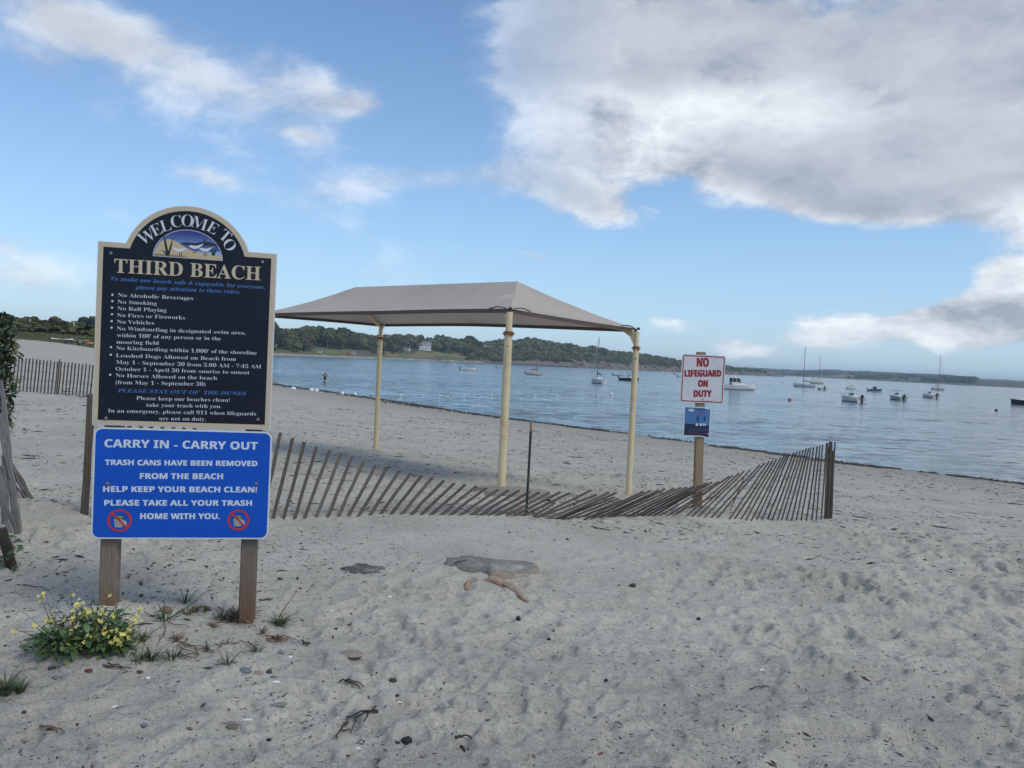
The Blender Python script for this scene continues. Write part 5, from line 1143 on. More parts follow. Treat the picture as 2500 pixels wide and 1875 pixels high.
def bush():
    rs = random.Random(21); D = 5.9; c = Vector(at(-62, 900, D)); base = Vector((c.x, c.y, gz(c.x, c.y)))
    t = empty('leafy_bush', base, 0, 'dark glossy-leaved bush filling the left edge above the broken slats', 'bush')
    LM = [leaf_mesh('leaf', .095, .032, M['bush_leaf'], .2, .5), leaf_mesh('leaf', .080, .030, M['bush_leaf'], .05, .5), leaf_mesh('leaf', .085, .032, M['bush_leaf2'], .3, .5)]
    st = MB(); n = 0
    tips = [Vector(at(*q, D+rs.uniform(-.1, .1))) for q in ((28, 800), (38, 840), (20, 820), (42, 862), (30, 870), (10, 880), (44, 858), (24, 790), (5, 775), (28, 920), (38, 935), (45, 960), (22, 965), (30, 1010), (12, 1000), (20, 1040), (26, 1022), (8, 1050), (34, 830), (15, 850), (0, 830), (0, 930), (12, 945), (-10, 980))]
    for k in range(34): tips.append(Vector(at(rs.uniform(-70, 22), rs.uniform(785, 1010), D+rs.gauss(.05, .14))))
    for q in tips:
        inner = Vector((c.x+rs.uniform(-.1, .03), c.y+rs.uniform(-.05, .1), q.z-rs.uniform(-.02, .18))); st.tube([inner, inner.lerp(q, .6)+Vector((0, 0, .01)), q], [.006, .004, .003], 4)
        dr = (q-inner).normalized()
        for j in range(5):
            if n >= 290: break
            n += 1; a = j*2.4+rs.uniform(-.3, .3); side = dr.orthogonal().normalized(); side.rotate(Matrix.Rotation(a, 3, dr)); d = (dr*rs.uniform(.3, 1.)+side*.9).normalized()
            o = bpy.data.objects.new('leaf', rs.choice(LM)); COL.objects.link(o); o.parent = t
            o.matrix_local = Matrix.Translation(q-dr*rs.uniform(0, .07)-base) @ frame(d, (rs.uniform(-.3, .3), rs.uniform(-.6, .1), 1))@Matrix.Scale(rs.uniform(.75, 1.1), 4)
    # inner mass of small leaves, too many to count
    V = []; F = []
    for k in range(2600):
        p = Vector(at(rs.uniform(-190, 12), 905+125*max(-1, min(1, rs.gauss(0, .6))), D+rs.gauss(.06, .13))); d = Vector((rs.uniform(-1, 1), rs.uniform(-1, 1), rs.uniform(-.4, 1))).normalized(); s = d.orthogonal().normalized()*.012; b = len(V); L = rs.uniform(.045, .075)
        V += [p, p+d*L*.6+s, p+d*L, p+d*L*.6-s]; F.append((b, b+1, b+2, b+3))
    for k in range(500):
        p = Vector(at(rs.uniform(-60, 24), rs.uniform(775, 925), D+rs.gauss(.05, .08))); d = Vector((rs.uniform(-.3, 1), rs.uniform(-1, .5), rs.uniform(-.4, 1))).normalized(); s = d.orthogonal().normalized()*.012; b = len(V); L = rs.uniform(.045, .075)
        V += [p, p+d*L*.6+s, p+d*L, p+d*L*.6-s]; F.append((b, b+1, b+2, b+3))
    o = MB().add(V, F).build('foliage', M['bush_leaf'], t, world=True, fix=False); tag(o, kind='stuff')
    st.tube([base+Vector((-.1, 0, -.1)), base+Vector((-.02, .02, .5)), c], [.022, .017, .012], 6); o = st.build('branches', M['twig'], t, fix=False, world=True); tag(o, kind='stuff')
    # trailing vine at its foot
    b2 = hit(20, 1385); t2 = empty('trailing_vine', b2, 0, 'small green vine with round leaves over the rotten post stump at the left edge', 'plant'); LV = leaf_mesh('leaf', .045, .035, M['leaf'], .2)
    sv = MB()
    for k in range(34):
        q = Vector(at(rs.uniform(-25, 48) if k > 3 else rs.uniform(30, 58), rs.gauss(1352, 22), b2.y+rs.uniform(-.12, .1))); o = bpy.data.objects.new('leaf', LV); COL.objects.link(o); o.parent = t2
        o.matrix_local = Matrix.Translation(q-b2) @ frame((rs.uniform(-1, 1), rs.uniform(-1, .3), rs.uniform(-.3, .4)), (0, -.5, 1))@Matrix.Scale(rs.uniform(.7, 1.15), 4); sv.tube([b2+Vector((rs.uniform(-.1, .05), 0, .03)), b2.lerp(q, .5)+Vector((0, 0, .03)), q], .0016, 3, cap=False)
    o = sv.build('stems', M['runner'], t2, world=True, fix=False); tag(o, kind='stuff')
bush()

# ------------------------------------------------------------------ countless small debris
def scatter(name, m, n, size, flat, seed, rmin=2.3, rmax=26, elong=1., patch=0., lanes=None):
    rs = np.random.RandomState(seed); V = []; F = []; k = 0
    base = np.array([[1, 0, 0], [0, 1, 0], [-1, 0, 0], [0, -1, 0], [0, 0, 1], [0, 0, -1]], float)
    fc = np.array([[0, 1, 4], [1, 2, 4], [2, 3, 4], [3, 0, 4], [1, 0, 5], [2, 1, 5], [3, 2, 5], [0, 3, 5]])
    R = np.exp(rs.uniform(math.log(rmin), math.log(rmax), n)); A = rs.uniform(-.68, .68, n)
    if lanes: 
        cx, cy, sd = lanes; X = rs.normal(cx, sd, n); Y = rs.normal(cy, sd*1.3, n); R = np.hypot(X, Y); A = np.arctan2(X, Y)
    X, Y = R*np.sin(A), R*np.cos(A)
    keep = fbm(X/1.3, Y/1.3, 3, seed)+rs.uniform(-.35, .35, n) > patch; X, Y, R = X[keep], Y[keep], R[keep]
    S = size*np.exp(rs.normal(0, .45, len(X)))*(.75+.045*R)
    out = []
    for i in range(len(X)):
        z = gz(X[i], Y[i]); a = rs.uniform(0, 6.28); e = elong*rs.uniform(.6, 1.5); s = S[i]; ca, sa = math.cos(a), math.sin(a)
        q = base*rs.uniform(.7, 1.3, (6, 1)); qx, qy, qz = q[:, 0]*s*e, q[:, 1]*s/max(e, 1)**.5*.8, q[:, 2]*s*flat
        out.append(np.stack([X[i]+qx*ca-qy*sa, Y[i]+qx*sa+qy*ca, z+qz+s*flat*.4], 1)); F.append(fc+6*i)
    me = mesh_np(name, np.concatenate(out), np.concatenate(F), m); o = link(name, me); tag(o, kind='stuff')
scatter('dark_weed_flecks', M['twig'], 12000, .0042, .35, 1, rmax=22, elong=1.9, patch=-.02)
scatter('dark_weed_flecks', M['twig'], 20000, .0085, .3, 16, rmin=8, rmax=38, elong=2.6, patch=.03)
scatter('fine_grit', M['twig'], 14000, .0028, .4, 18, rmax=7, elong=1.6, patch=-.1)
scatter('dark_weed_flecks', M['twig'], 700, .008, .35, 6, elong=2., patch=-.3, lanes=(-2.5, 5.2, .7))
scatter('grey_pebbles', mat('grey_grit', (.12, .115, .11), .8, obj_rand=0, var=.5, vscale=.9), 7000, .0042, .5, 2, rmax=10, patch=-.05)
scatter('shell_chips', M['buoy_white'], 3000, .0036, .35, 3, rmax=9, elong=1.5, patch=.0)
scatter('red_brown_bits', M['runner'], 500, .006, .4, 4, rmax=12, elong=1.8, patch=0)

def wrack():
    """strand line of weed along the water's edge"""
    rs = random.Random(3); V = []; F = []
    P = [Vector((*p, 0)) for p in SHORE[0:9]]
    for a, b in zip(P[:-1], P[1:]):
        L = (b-a).length; d = (b-a)/L; n_ = Vector((-d.y, d.x, 0)); 
        if a.x > 100: a = b-d*16; L = 16
        n = int(L*(75 if a.y < 110 else 22)); T_ = np.array([rs.uniform(0, L) for _ in range(n)]); CL = fbm((a.x+d.x*T_)/1.6, (a.y+d.y*T_)/1.6, 3, 5)
        for i in range(n):
            t = float(T_[i]); q = a+d*t; dist = q.length
            cl = float(CL[i]); wd = 1+max(0, dist-45)/28; off = (1.1+cl*2.0+rs.gauss(0, .34))*wd
            if rs.random() < .3: off = (2.1+cl*2.8+rs.gauss(0, .5))*wd
            p = q+n_*off; p.z = gz(p.x, p.y)
            if p.z < -.02 or rs.random() > .55+cl*2.2: continue
            s = rs.uniform(.03, .11)*(1+dist/70)*(1.7 if dist < 48 else 1.); w = rs.uniform(.3, 1)*s*.5; an = rs.uniform(-.6, .6)+math.atan2(d.y, d.x); ca, sa = math.cos(an), math.sin(an); h = rs.uniform(.015, .07)*(1+dist/90); k = len(V)
            V += [p+Vector((ca*s, sa*s, 0)), p+Vector((-sa*w, ca*w, 0)), p+Vector((-ca*s, -sa*s, 0)), p+Vector((sa*w, -ca*w, 0)), p+Vector((rs.uniform(-.02, .02), 0, h))]
            F += [(k, k+1, k+4), (k+1, k+2, k+4), (k+2, k+3, k+4), (k+3, k, k+4)]
    me = mesh_np('seaweed_wrack', np.array([tuple(v) for v in V]), np.array(F), mat('wet_seaweed', (.035, .032, .020), .55, var=.5, vscale=3)); tag(link('seaweed_wrack', me), kind='stuff')
wrack()

# ------------------------------------------------------------------ boats
def hull_pts(L, B, F, draft, n=14, sheer=.35, bow=.5, transom=.85):
    S = []
    for i in range(n+1):
        t = i/n; x = -L/2+L*t; k = max(0, (t-.35)/.65); b = B/2*(transom+(1-transom)*min(1, t/.35) if t < .35 else (1-k**2.3)); b = max(b, .012)
        z = F*(1+sheer*t*t-.0*t); dr = draft*(1-max(0, (t-.75)/.25)**2); xx = x+bow*.0
        rake = (k**3)*F*.55
        S.append((x, b, z, dr, rake))
    return S
def hull(name, L, B, F, draft, m, par, deckm, n=14, sheer=.35, transom=.85, open_=True, cut=.62, stripe=None):
    S = hull_pts(L, B, F, draft, n, sheer, transom=transom); mb = MB(); V = []
    for x, b, z, dr, rk in S: V += [(x-rk*.8, 0, -dr), (x-rk*.3, -b*.80, -.02+.10*z*(x > L*.2)), (x-rk*.3, b*.80, -.02+.10*z*(x > L*.2)), (x-rk*.12, -b*.93, z*.5), (x-rk*.12, b*.93, z*.5), (x, -b, z), (x, b, z)]
    Fc = []
    for i in range(n):
        a, c = i*7, (i+1)*7
        for p, q in ((0, 1), (1, 3), (3, 5)): Fc.append((a+p, a+q, c+q, c+p))
        for p, q in ((0, 2), (2, 4), (4, 6)): Fc.append((a+q, a+p, c+p, c+q))
    Fc.append((0, 1, 3, 5, 6, 4, 2)[::-1]); mb.add(V, Fc); h = mb.build(name, m, par, smooth=True)
    # boot stripe
    st = MB(); V = []
    for x, b, z, dr, rk in S: V += [(x-rk*.3+.004, -b*.81-.012, -.03), (x-rk*.26+.004, -b*.84-.012, .10*F+.02)]
    for x, b, z, dr, rk in S: V += [(x-rk*.3+.004, b*.81+.012, -.03), (x-rk*.26+.004, b*.84+.012, .10*F+.02)]
    k = 2*(n+1); st.add(V, [(2*i, 2*i+1, 2*i+3, 2*i+2) for i in range(n)]+[(k+2*i, k+2*i+1, k+2*i+3, k+2*i+2) for i in range(n)]); st.build('boot_stripe', stripe or M['bottom_paint'], h, fix=False)
    # gunwale, cockpit and foredeck
    dk = MB(); V = []; wi = .86
    for x, b, z, dr, rk in S: V += [(x, -b, z+.004), (x, -b*wi, z+.03), (x, b*wi, z+.03), (x, b, z+.004), (x, -b*wi*.97, z*.35), (x, b*wi*.97, z*.35)]
    Fd = []
    for i in range(n):
        a, c = i*6, (i+1)*6; t = i/n; Fd += [(a, a+1, c+1, c), (a+2, a+3, c+3, c+2)]
        if not open_ or t >= cut: Fd.append((a+1, a+2, c+2, c+1))
        else: Fd += [(a+1, a+4, c+4, c+1), (a+5, a+2, c+2, c+5), (a+4, a+5, c+5, c+4)]
    i = int(cut*n+.999); a = i*6
    if open_: Fd += [(a+1, a+4, a+5, a+2), (0, 1, 4, 5, 2, 3)]
    dk.add(V, Fd); dk.build('deck', deckm, par, fix=False)
    return h
def outboard(par, L, F, s=1., m=None, x0=None, tilt=.0, name='outboard_motor', y=0.):
    m = m or M['black']; x = (-L/2-.12*s) if x0 is None else x0; mb = MB(); R = Matrix.Rotation(-tilt, 4, 'Y')
    for c, sz in (((0, 0, .62*s), (.42*s, .32*s, .42*s)), ((.02, 0, .86*s), (.34*s, .27*s, .12*s)), ((0, 0, .18*s), (.2*s, .16*s, .55*s)), ((-.05*s, 0, -.18*s), (.32*s, .05*s, .3*s)), ((-.03*s, 0, -.34*s), (.36*s, .12*s, .12*s))):
        q = R @ Vector(c); mb.box((x+q.x, y, q.z+F*.45), sz, R)
    return mb.build(name, m, par)
def windscreen(par, x, w, z, h, m=None): V = [(x, -w/2, z), (x, w/2, z), (x-h*.5, w*.46, z+h), (x-h*.5, -w*.46, z+h), (x-.4, -w/2, z), (x-.4, w/2, z), (x-.45, -w*.46, z+h*.9), (x-.45, w*.46, z+h*.9)]; MB().add(V, [(0, 1, 2, 3), (4, 0, 3, 6), (1, 5, 7, 2)]).build('windscreen', m or M['glass'], par, fix=False)
def boat_root(name, px, py, heading, lab, cat='boat', off=0.):
    p = sea(px, py); t = empty(name, (p.x, p.y, off), heading, lab, cat, 'boats moored in the bay'); return t, p
def motorboat(px, py, hd, lab, L=6., B=2.2, F=.65, hm='gel_white', console=True, top=None, motor=True, mm=None, people=False, rail=True, cuddy=False, seat=True, motors=1, tilt=.0, topm='black'):
    t, p = boat_root('motorboat', px, py, hd, lab); hull('hull', L, B, F, .35, M[hm], t, M['boat_deck'], cut=.45 if cuddy else .66, stripe=M['bottom_paint'] if hm != 'gel_blue' else M['gel_white'])
    if motor:
        for k in range(motors): outboard(t, L, F, 1.1, M[mm] if mm else M['black'], tilt=tilt, y=(k-(motors-1)/2)*.6)
    if cuddy:
        z = F*1.1; V = []
        for x, w, h in ((L*.0, B*.66, .5), (L*.22, B*.5, .42), (L*.38, B*.2, .06)): V += [(x, -w/2, z), (x, -w*.42, z+h), (x, w*.42, z+h), (x, w/2, z)]
        MB().add(V, [(0, 4, 5, 1), (1, 5, 6, 2), (2, 6, 7, 3), (4, 8, 9, 5), (5, 9, 10, 6), (6, 10, 11, 7), (0, 1, 2, 3), (8, 9, 10, 11)]).build('cuddy_cabin', M['gel_white'], t)
        windscreen(t, L*.02, B*.62, z+.48, .4)
    elif console:
        MB().box((0, 0, F*.35+.5), (.55, .75, .95)).build('console', M['gel_white'], t); windscreen(t, .26, .7, F*.35+.97, .34)
    if seat: MB().box((-.95, 0, F*.35+.3), (.5, .9, .55)).box((-1.15, 0, F*.35+.75), (.12, .9, .4)).build('helm_seat', M['gel_white'], t)
    if top:
        f = MB(); hz = F*.35+1.95
        for a, b in ((.35, .38), (.35, -.38), (-.75, .38), (-.75, -.38)): f.tube([(a, b, F*.35+.3), (a*1.1, b*1.15, hz)], .022, 5)
        f.build('top_frame', M['alu'], t); MB().box((-.2, 0, hz+.03), (1.9, 1.5, .06)).build('t_top', M[topm], t)
    if rail:
        r = MB(); S = hull_pts(L, B, F, .35); 
        for sg in (-1, 1): r.tube([(x, sg*b*.9, z+.32) for x, b, z, d, k in S[8:]], .014, 4)
        for i in (8, 11, 13):
            for sg in (-1, 1): x, b, z, d, k = S[i]; r.tube([(x, sg*b*.9, z), (x, sg*b*.9, z+.32)], .012, 4)
        r.build('bow_rail', M['alu'], t)
    if people:
        q = MB(); q.box((-.2, 0, 1.2), (.9, .9, .9)); q.box((.1, 0, 1.75), (.9, 1., .12)); q.build('black_enclosure', M['canvas_black'], t)
    return t
def sailboat(px, py, hd, lab, L=8., B=2.6, F=.8, mast=11., cover='canvas_blue', hm='gel_white', cab=True, mx=.08, second=None, jib=False, motor=False, boom=.33, rake=0., bimini=None):
    t, p = boat_root('sailboat', px, py, hd, lab, 'sailboat'); hull('hull', L, B, F, .5, M[hm], t, M['boat_deck'], sheer=.3, transom=.62, cut=.36)
    z = F*1.02; V = []
    for x, w, h in ((-L*.12, B*.56, .38), (L*.10, B*.54, .40), (L*.30, B*.26, .10)): V += [(x, -w/2, z), (x, -w*.42, z+h), (x, w*.42, z+h), (x, w/2, z)]
    c = MB().add(V, [(0, 4, 5, 1), (1, 5, 6, 2), (2, 6, 7, 3), (4, 8, 9, 5), (5, 9, 10, 6), (6, 10, 11, 7), (0, 1, 2, 3), (8, 9, 10, 11)]).build('cabin', M[hm if hm != 'gel_navy' else 'gel_white'], t)
    for sg in (-1, 1):
        for k in range(3): MB().box((-L*.05+k*.5, sg*(B*.255), z+.22), (.3, .03, .11)).build('cabin_window', M['glass'], c)
    def rig(x, h, bm, cov, nm='mast'):
        MB().tube([(x, 0, z), (x-rake, 0, z+h)], [.13, .09], 8).build(nm, M['mast'], t, smooth=True)
        MB().tube([(x-.08, 0, z+1.15), (x-bm*L, 0, z+1.05)], .05, 6).build('boom', M['alu'], t)
        n = 9; MB().tube([(x-.02-(bm*L)*k/n, .0, z+1.30+.30*(1-k/n)**2-.12*(k/n)) for k in range(n+1)], [.17*(1-.45*k/n)+.02*math.sin(k*2) for k in range(n+1)], 8).tube([(x, 0, z+1.2), (x, 0, z+2.3)], [.16, .08], 8).build('sail_cover', M[cov], t, smooth=True)
        s = MB(); s.tube([(x-rake*.62, -B*.27, z+h*.62), (x-rake*.62, B*.27, z+h*.62)], .02, 4)
        for sg in (-1, 1): s.tube([(x, sg*B*.46, z), (x-rake*.62, sg*B*.27, z+h*.62), (x-rake, 0, z+h*.97)], .010, 3)
        s.build('shrouds', M['alu'], t)
    rig(L*mx, mast, boom, cover)
    MB().tube([(L*.49, 0, F*1.3), (L*mx-rake, 0, z+mast*.96)], .035 if jib else .012, 5).build('forestay', M['gel_white'] if jib else M['alu'], t)
    MB().tube([(-L*.48, 0, F), (L*mx-rake, 0, z+mast)], .010, 3).build('backstay', M['alu'], t)
    if second: rig(-L*.34, second, .2, cover, 'mizzen_mast')
    r = MB(); S = hull_pts(L, B, F, .5, sheer=.3, transom=.62)
    for sg in (-1, 1):
        r.tube([(x, sg*b*.92, zz+.5) for x, b, zz, d, k in S[1:]], .010, 3)
        for i in (1, 4, 7, 10, 13): x, b, zz, d, k = S[i]; r.tube([(x, sg*b*.92, zz), (x, sg*b*.92, zz+.5)], .012, 3)
    r.build('lifelines', M['alu'], t); MB().box((-L*.52, 0, F*.3), (.06, .5, F*1.1)).build('rudder', M[hm], t)
    if motor: outboard(t, L, F, .9, x0=-L/2-.2, tilt=.6)
    if bimini: MB().box((-L*.3, 0, z+1.5), (1.4, B*.7, .06)).build('bimini', M[bimini], t)
    return t
PI = math.pi
def dock_boats():
    motorboat(1101, 890, .06, 'small white open motorboat with black outboard, farthest left of the moored boats', L=6.6, F=.75, console=False, seat=True)
    motorboat(1143, 904.3, .08, 'white centre-console boat with dark top and twin black outboards facing right', L=6.7, B=2.3, F=.85, top=True, motors=2)
    motorboat(1230, 899.5, .0, 'low white boat partly hidden behind the near canopy post', L=8.2, F=.6, console=False, tilt=.5)
    sailboat(1305, 915.3, .05, 'small white sailboat with red sail cover and stern outboard', L=5.9, B=2.1, F=.65, mast=7.6, cover='canvas_red', motor=True, mx=.14, boom=.42, hm='gel_cream')
    sailboat(1460, 935.5, PI/2+.35, 'white sailboat with blue sail cover seen from astern left of the right canopy post', L=7.6, B=2.8, F=1.05, mast=10.9, cover='canvas_blue', jib=True, boom=.3, rake=-.1)
    motorboat(1508, 917, PI-.1, 'small white cuddy boat with windscreen just left of the right canopy post', L=6.2, F=.9, cuddy=True, mm='gel_white')
    motorboat(1536, 929.3, .12, 'navy-hulled boat with white cabin passing behind the right canopy post', L=6.7, B=2.4, F=.85, hm='gel_navy', cuddy=True, tilt=.4, top=True)
    motorboat(1655, 915.5, .0, 'far small white skiff half hidden behind the lifeguard board', L=6.5, F=.6, console=False)
    motorboat(1664, 921.8, .2, 'dark-sterned open boat half hidden behind the lifeguard board', L=5.2, F=.7, hm='gel_white', console=False)
    # big white pilothouse boat
    L, B, F = 10.2, 3.2, 1.05; t, p = boat_root('cabin_cruiser', 1797, 951, .06, 'large white pilothouse fishing boat just right of the lifeguard board', 'boat')
    hull('hull', L, B, F, .6, M['gel_white'], t, M['boat_deck'], sheer=.45, cut=.42)
    z = F*1.08; V = []
    for x, w, h in ((.1, 2.5, .62), (1.7, 2.2, .6), (3.6, 1.0, .12)): V += [(x, -w/2, z), (x, -w*.42, z+h), (x, w*.42, z+h), (x, w/2, z)]
    MB().add(V, [(0, 4, 5, 1), (1, 5, 6, 2), (2, 6, 7, 3), (4, 8, 9, 5), (5, 9, 10, 6), (6, 10, 11, 7), (0, 1, 2, 3), (8, 9, 10, 11)]).build('trunk_cabin', M['gel_white'], t)
    ph = MB().box((-.15, 0, z+1.93), (3.3, 2.5, .10)).build('pilothouse_roof', M['gel_white'], t)
    w = MB()
    for x in (-1.5, -.35, .55): 
        for sg in (-1, 1): w.tube([(x+(0. if x < .5 else .45), sg*1.12, z-.3+(.5 if x > .5 else 0)), (x, sg*1.1, z+1.9)], .05, 5)
    for sg in (-1, 1): w.box((-.4, sg*1.12, z+.45), (2.1, .05, .75))
    w.build('pilothouse_frame', M['gel_white'], t)
    for sg in (-1, 1): MB().add([(-1.45, sg*1.13, z+.86), (-.4, sg*1.13, z+.86), (-.4, sg*1.11, z+1.84), (-1.45, sg*1.11, z+1.84)], [(0, 1, 2, 3)]).build('side_window', M['glass'], t, fix=False); MB().add([(-.3, sg*1.13, z+.86), (.95, sg*1.13, z+.86), (.6, sg*1.11, z+1.84), (-.3, sg*1.11, z+1.84)], [(0, 1, 2, 3)]).build('side_window', M['glass'], t, fix=False)
    MB().add([(1.02, -1.08, z+.66), (1.02, 1.08, z+.66), (.62, 1.02, z+1.86), (.62, -1.02, z+1.86)], [(0, 1, 2, 3)]).build('windscreen', M['glass'], t, fix=False)
    MB().sphere((-.2, .3, z+2.1), (.28, .28, .14)).build('radar_dome', M['gel_white'], t, smooth=True); MB().tube([(.3, -.6, z+1.98), (.3, -.6, z+3.0)], .015, 4).tube([(-.9, .6, z+1.98), (-1.1, .6, z+3.2)], .015, 4).build('antenna', M['alu'], t)
    r = MB(); S = hull_pts(L, B, F, .6, sheer=.45)
    for sg in (-1, 1):
        r.tube([(x, sg*b*.92, zz+.55) for x, b, zz, d, k in S[8:]], .02, 4)
        for i in (8, 9, 10, 11, 12, 13): x, b, zz, d, k = S[i]; r.tube([(x, sg*b*.92, zz), (x, sg*b*.92, zz+.55)], .016, 4)
    for k in range(6): r.tube([(-L/2+.3+k*.5, -1.4, F), (-L/2+.3+k*.5, -1.4, F+.75)], .015, 4)
    r.build('rail', M['alu'], t); MB().box((-L/2-.35, 0, .28), (.8, 2.4, .10)).build('swim_platform', M['teak'], t)
    MB().sphere((-.5, .4, z+.55), (.25, .25, .55), 8, 6).build('helm_seat', M['canvas_blue'], t)
    sailboat(1963, 944.5, PI-.55, 'white sloop with dark green sail cover, tallest of the masts right of the lifeguard board', L=8.6, B=2.9, F=1.0, mast=15.5, cover='canvas_green', boom=.36, mx=.04, jib=True)
    sailboat(1995, 937, .1, 'cream two-masted yacht behind the green-covered sloop', L=8.2, B=2.8, F=1.1, mast=16., cover='canvas_tan', hm='gel_cream', second=9., mx=.12, jib=True)
    motorboat(2005, 951.4, PI/2+.1, 'tiny white skiff seen from astern below the two-masted yacht', L=4.2, B=2.9, F=.7, console=False, rail=False)
    motorboat(2079, 950, .2, 'small distant white boat with a pole right of the skiff', L=4., B=1.8, F=.7, mm='gel_white')
    motorboat(2078, 980, PI/2+.28, 'white centre-console boat with one black outboard seen from astern, nearest of the right group', L=5.6, B=2.5, F=.85, top=True, topm='gel_grey')
    motorboat(2136, 956, .12, 'blue-hulled open boat with black canvas enclosure and white outboards', L=5.4, B=2.2, F=.85, hm='gel_blue', mm='gel_white', motors=2, people=True)
    motorboat(2189, 976, PI/2+.1, 'pale green centre-console boat with blue top seen from astern', L=5.4, B=2.35, F=.8, hm='gel_mint', top=True, topm='canvas_blue')
    motorboat(2269, 971, PI/2+.15, 'white centre-console boat with white hard top seen from astern below the grey yacht', L=6., B=3., F=.9, top=True, topm='gel_white')
    sailboat(2291, 953, .25, 'grey-hulled yacht with a tall bare mast at the far right', L=8.4, B=2.9, F=1.3, mast=18.5, cover='canvas_black', hm='gel_grey', jib=True, mx=.0)
    t = motorboat(2508, 989, PI-.15, 'navy boat with white cabin and teak door cut off by the right edge', L=7.6, B=2.6, F=1.0, hm='gel_navy', cuddy=True, motor=False, top=True, topm='canvas_black')
    MB().box((-.1, .95, 1.5), (.5, .05, .9)).build('cabin_door', M['teak'], t)
dock_boats()

def buoys():
    def ball(px, py, r, lab, band=None, m='buoy_white', grp=None, nm='mooring_buoy', kz=1.):
        p = sea(px, py); t = empty(nm, (p.x, p.y, 0), 0, lab, 'buoy', grp)
        MB().sphere((0, 0, r*.35*kz), (r, r, r*kz), 14, 10).build('float', M[m], t, smooth=True)
        if band: MB().tube([(0, 0, r*.22), (0, 0, r*.5)], r*1.0, 14).build('band', M[band], t, smooth=True)
        MB().tube([(0, 0, r*.9*kz), (0, 0, r*1.6*kz)], r*.08, 5).build('pickup_ring', M['dark_metal'], t)
    ball(1492.5, 964, .27, 'large round white buoy at the right end of the swim line', nm='swim_buoy')
    ball(1928, 977.5, .33, 'small red buoy alone on the water right of the cruiser', m='buoy_red')
    for px, py, r, lab in ((2432, 1003, .26, 'white and dark mooring ball below the grey yacht at the right'), (1171, 903.5, .35, 'small white mooring ball right of the centre-console boat with dark top'), (1331, 915, .42, 'white mooring ball right of the red-covered sailboat'), (1482, 935, .28, 'white mooring ball right of the blue-covered sailboat'),
                       (1577, 926, .32, 'white mooring ball right of the navy-hulled boat'), (1843, 951, .38, 'mooring ball at the bow of the pilothouse fishing boat'), (1863, 941, .28, 'far white mooring ball right of the pilothouse fishing boat'), (1910, 935, .25, 'dark mooring ball left of the green-covered sloop'), (1260, 901, .35, 'far mooring ball right of the near canopy post'), (2000, 925, .4, 'far mooring ball beyond the two-masted yacht')):
        ball(px, py, r, lab, 'buoy_blue' if r > .3 else None, 'buoy_white' if 'dark mooring' not in lab else 'black')
    L = [(716, 952), (760.7, 955), (773, 956.5), (836, 963), (866, 965)]
    for i, (px, py) in enumerate(L):
        p = hit(px, py); r = .20; t = empty('swim_line_float', (p.x, p.y, max(p.z, 0)+r*.5), .6*i, ['white float of the swim line lying farthest left on the wet sand', 'white swim-line float beside its twin on the wet sand', 'white swim-line float right of its twin on the wet sand', 'white swim-line float at the water edge left of the back canopy post', 'white swim-line float just afloat left of the back canopy post'][i], 'float', 'floats of the swim line')
        MB().sphere((0, 0, 0), (r*1.3, r, r), 12, 8).build('float', M['buoy_white'], t, smooth=True)
    for i, (px, py) in enumerate([(907, 965), (978.5, 966), (1023, 966.5), (1073, 966.5), (1101, 966.2), (1132.6, 966.4), (1168, 966.3), (1200, 966), (1271.5, 966), (1307, 966), (1339.6, 965.2), (1359, 965), (1380, 966), (1421, 965.5), (1444, 965), (1460, 965)]):
        p = sea(px, py); t = empty('swim_line_float', (p.x, p.y, 0), .2, 'small pale float of the swim line riding on the water', 'float', 'swim line floats on the water'); MB().sphere((0, 0, .05), (.17, .12, .12), 10, 7).build('float', M['buoy_white'] if i % 2 else M['gel_grey'], t, smooth=True)
    pts = [sea(px, py) for px, py in ((907, 965), (1023, 966.5), (1101, 966.2), (1200, 966), (1307, 966), (1421, 965.5), (1492, 964))]
    for p in pts: p.z = .015
    o = MB().tube(pts, .012, 4).build('swim_line_rope', M['gel_grey']); tag(o, 'thin pale rope of the swim line floating between its floats', 'rope')
    for px, py, lab in ((897.7, 888.5, 'slim white marker buoy leaning on the water right of the wading person'), (1043, 907, 'slim white marker buoy left of the far motorboats')):
        p = sea(px, py); t = empty('marker_buoy', (p.x, p.y, 0), 0, lab, 'buoy'); k = .35 if px < 1000 else 0
        MB().tube([(-.3*k, 0, -.2), (k*.3, 0, .9), (k*.55, 0, 1.35)], [.16, .13, .05], 10).build('float', M['buoy_white'], t, smooth=True); MB().tube([(k*.17, 0, .45), (k*.22, 0, .6)], .155, 10).build('band', M['buoy_red'], t, smooth=True)
buoys()

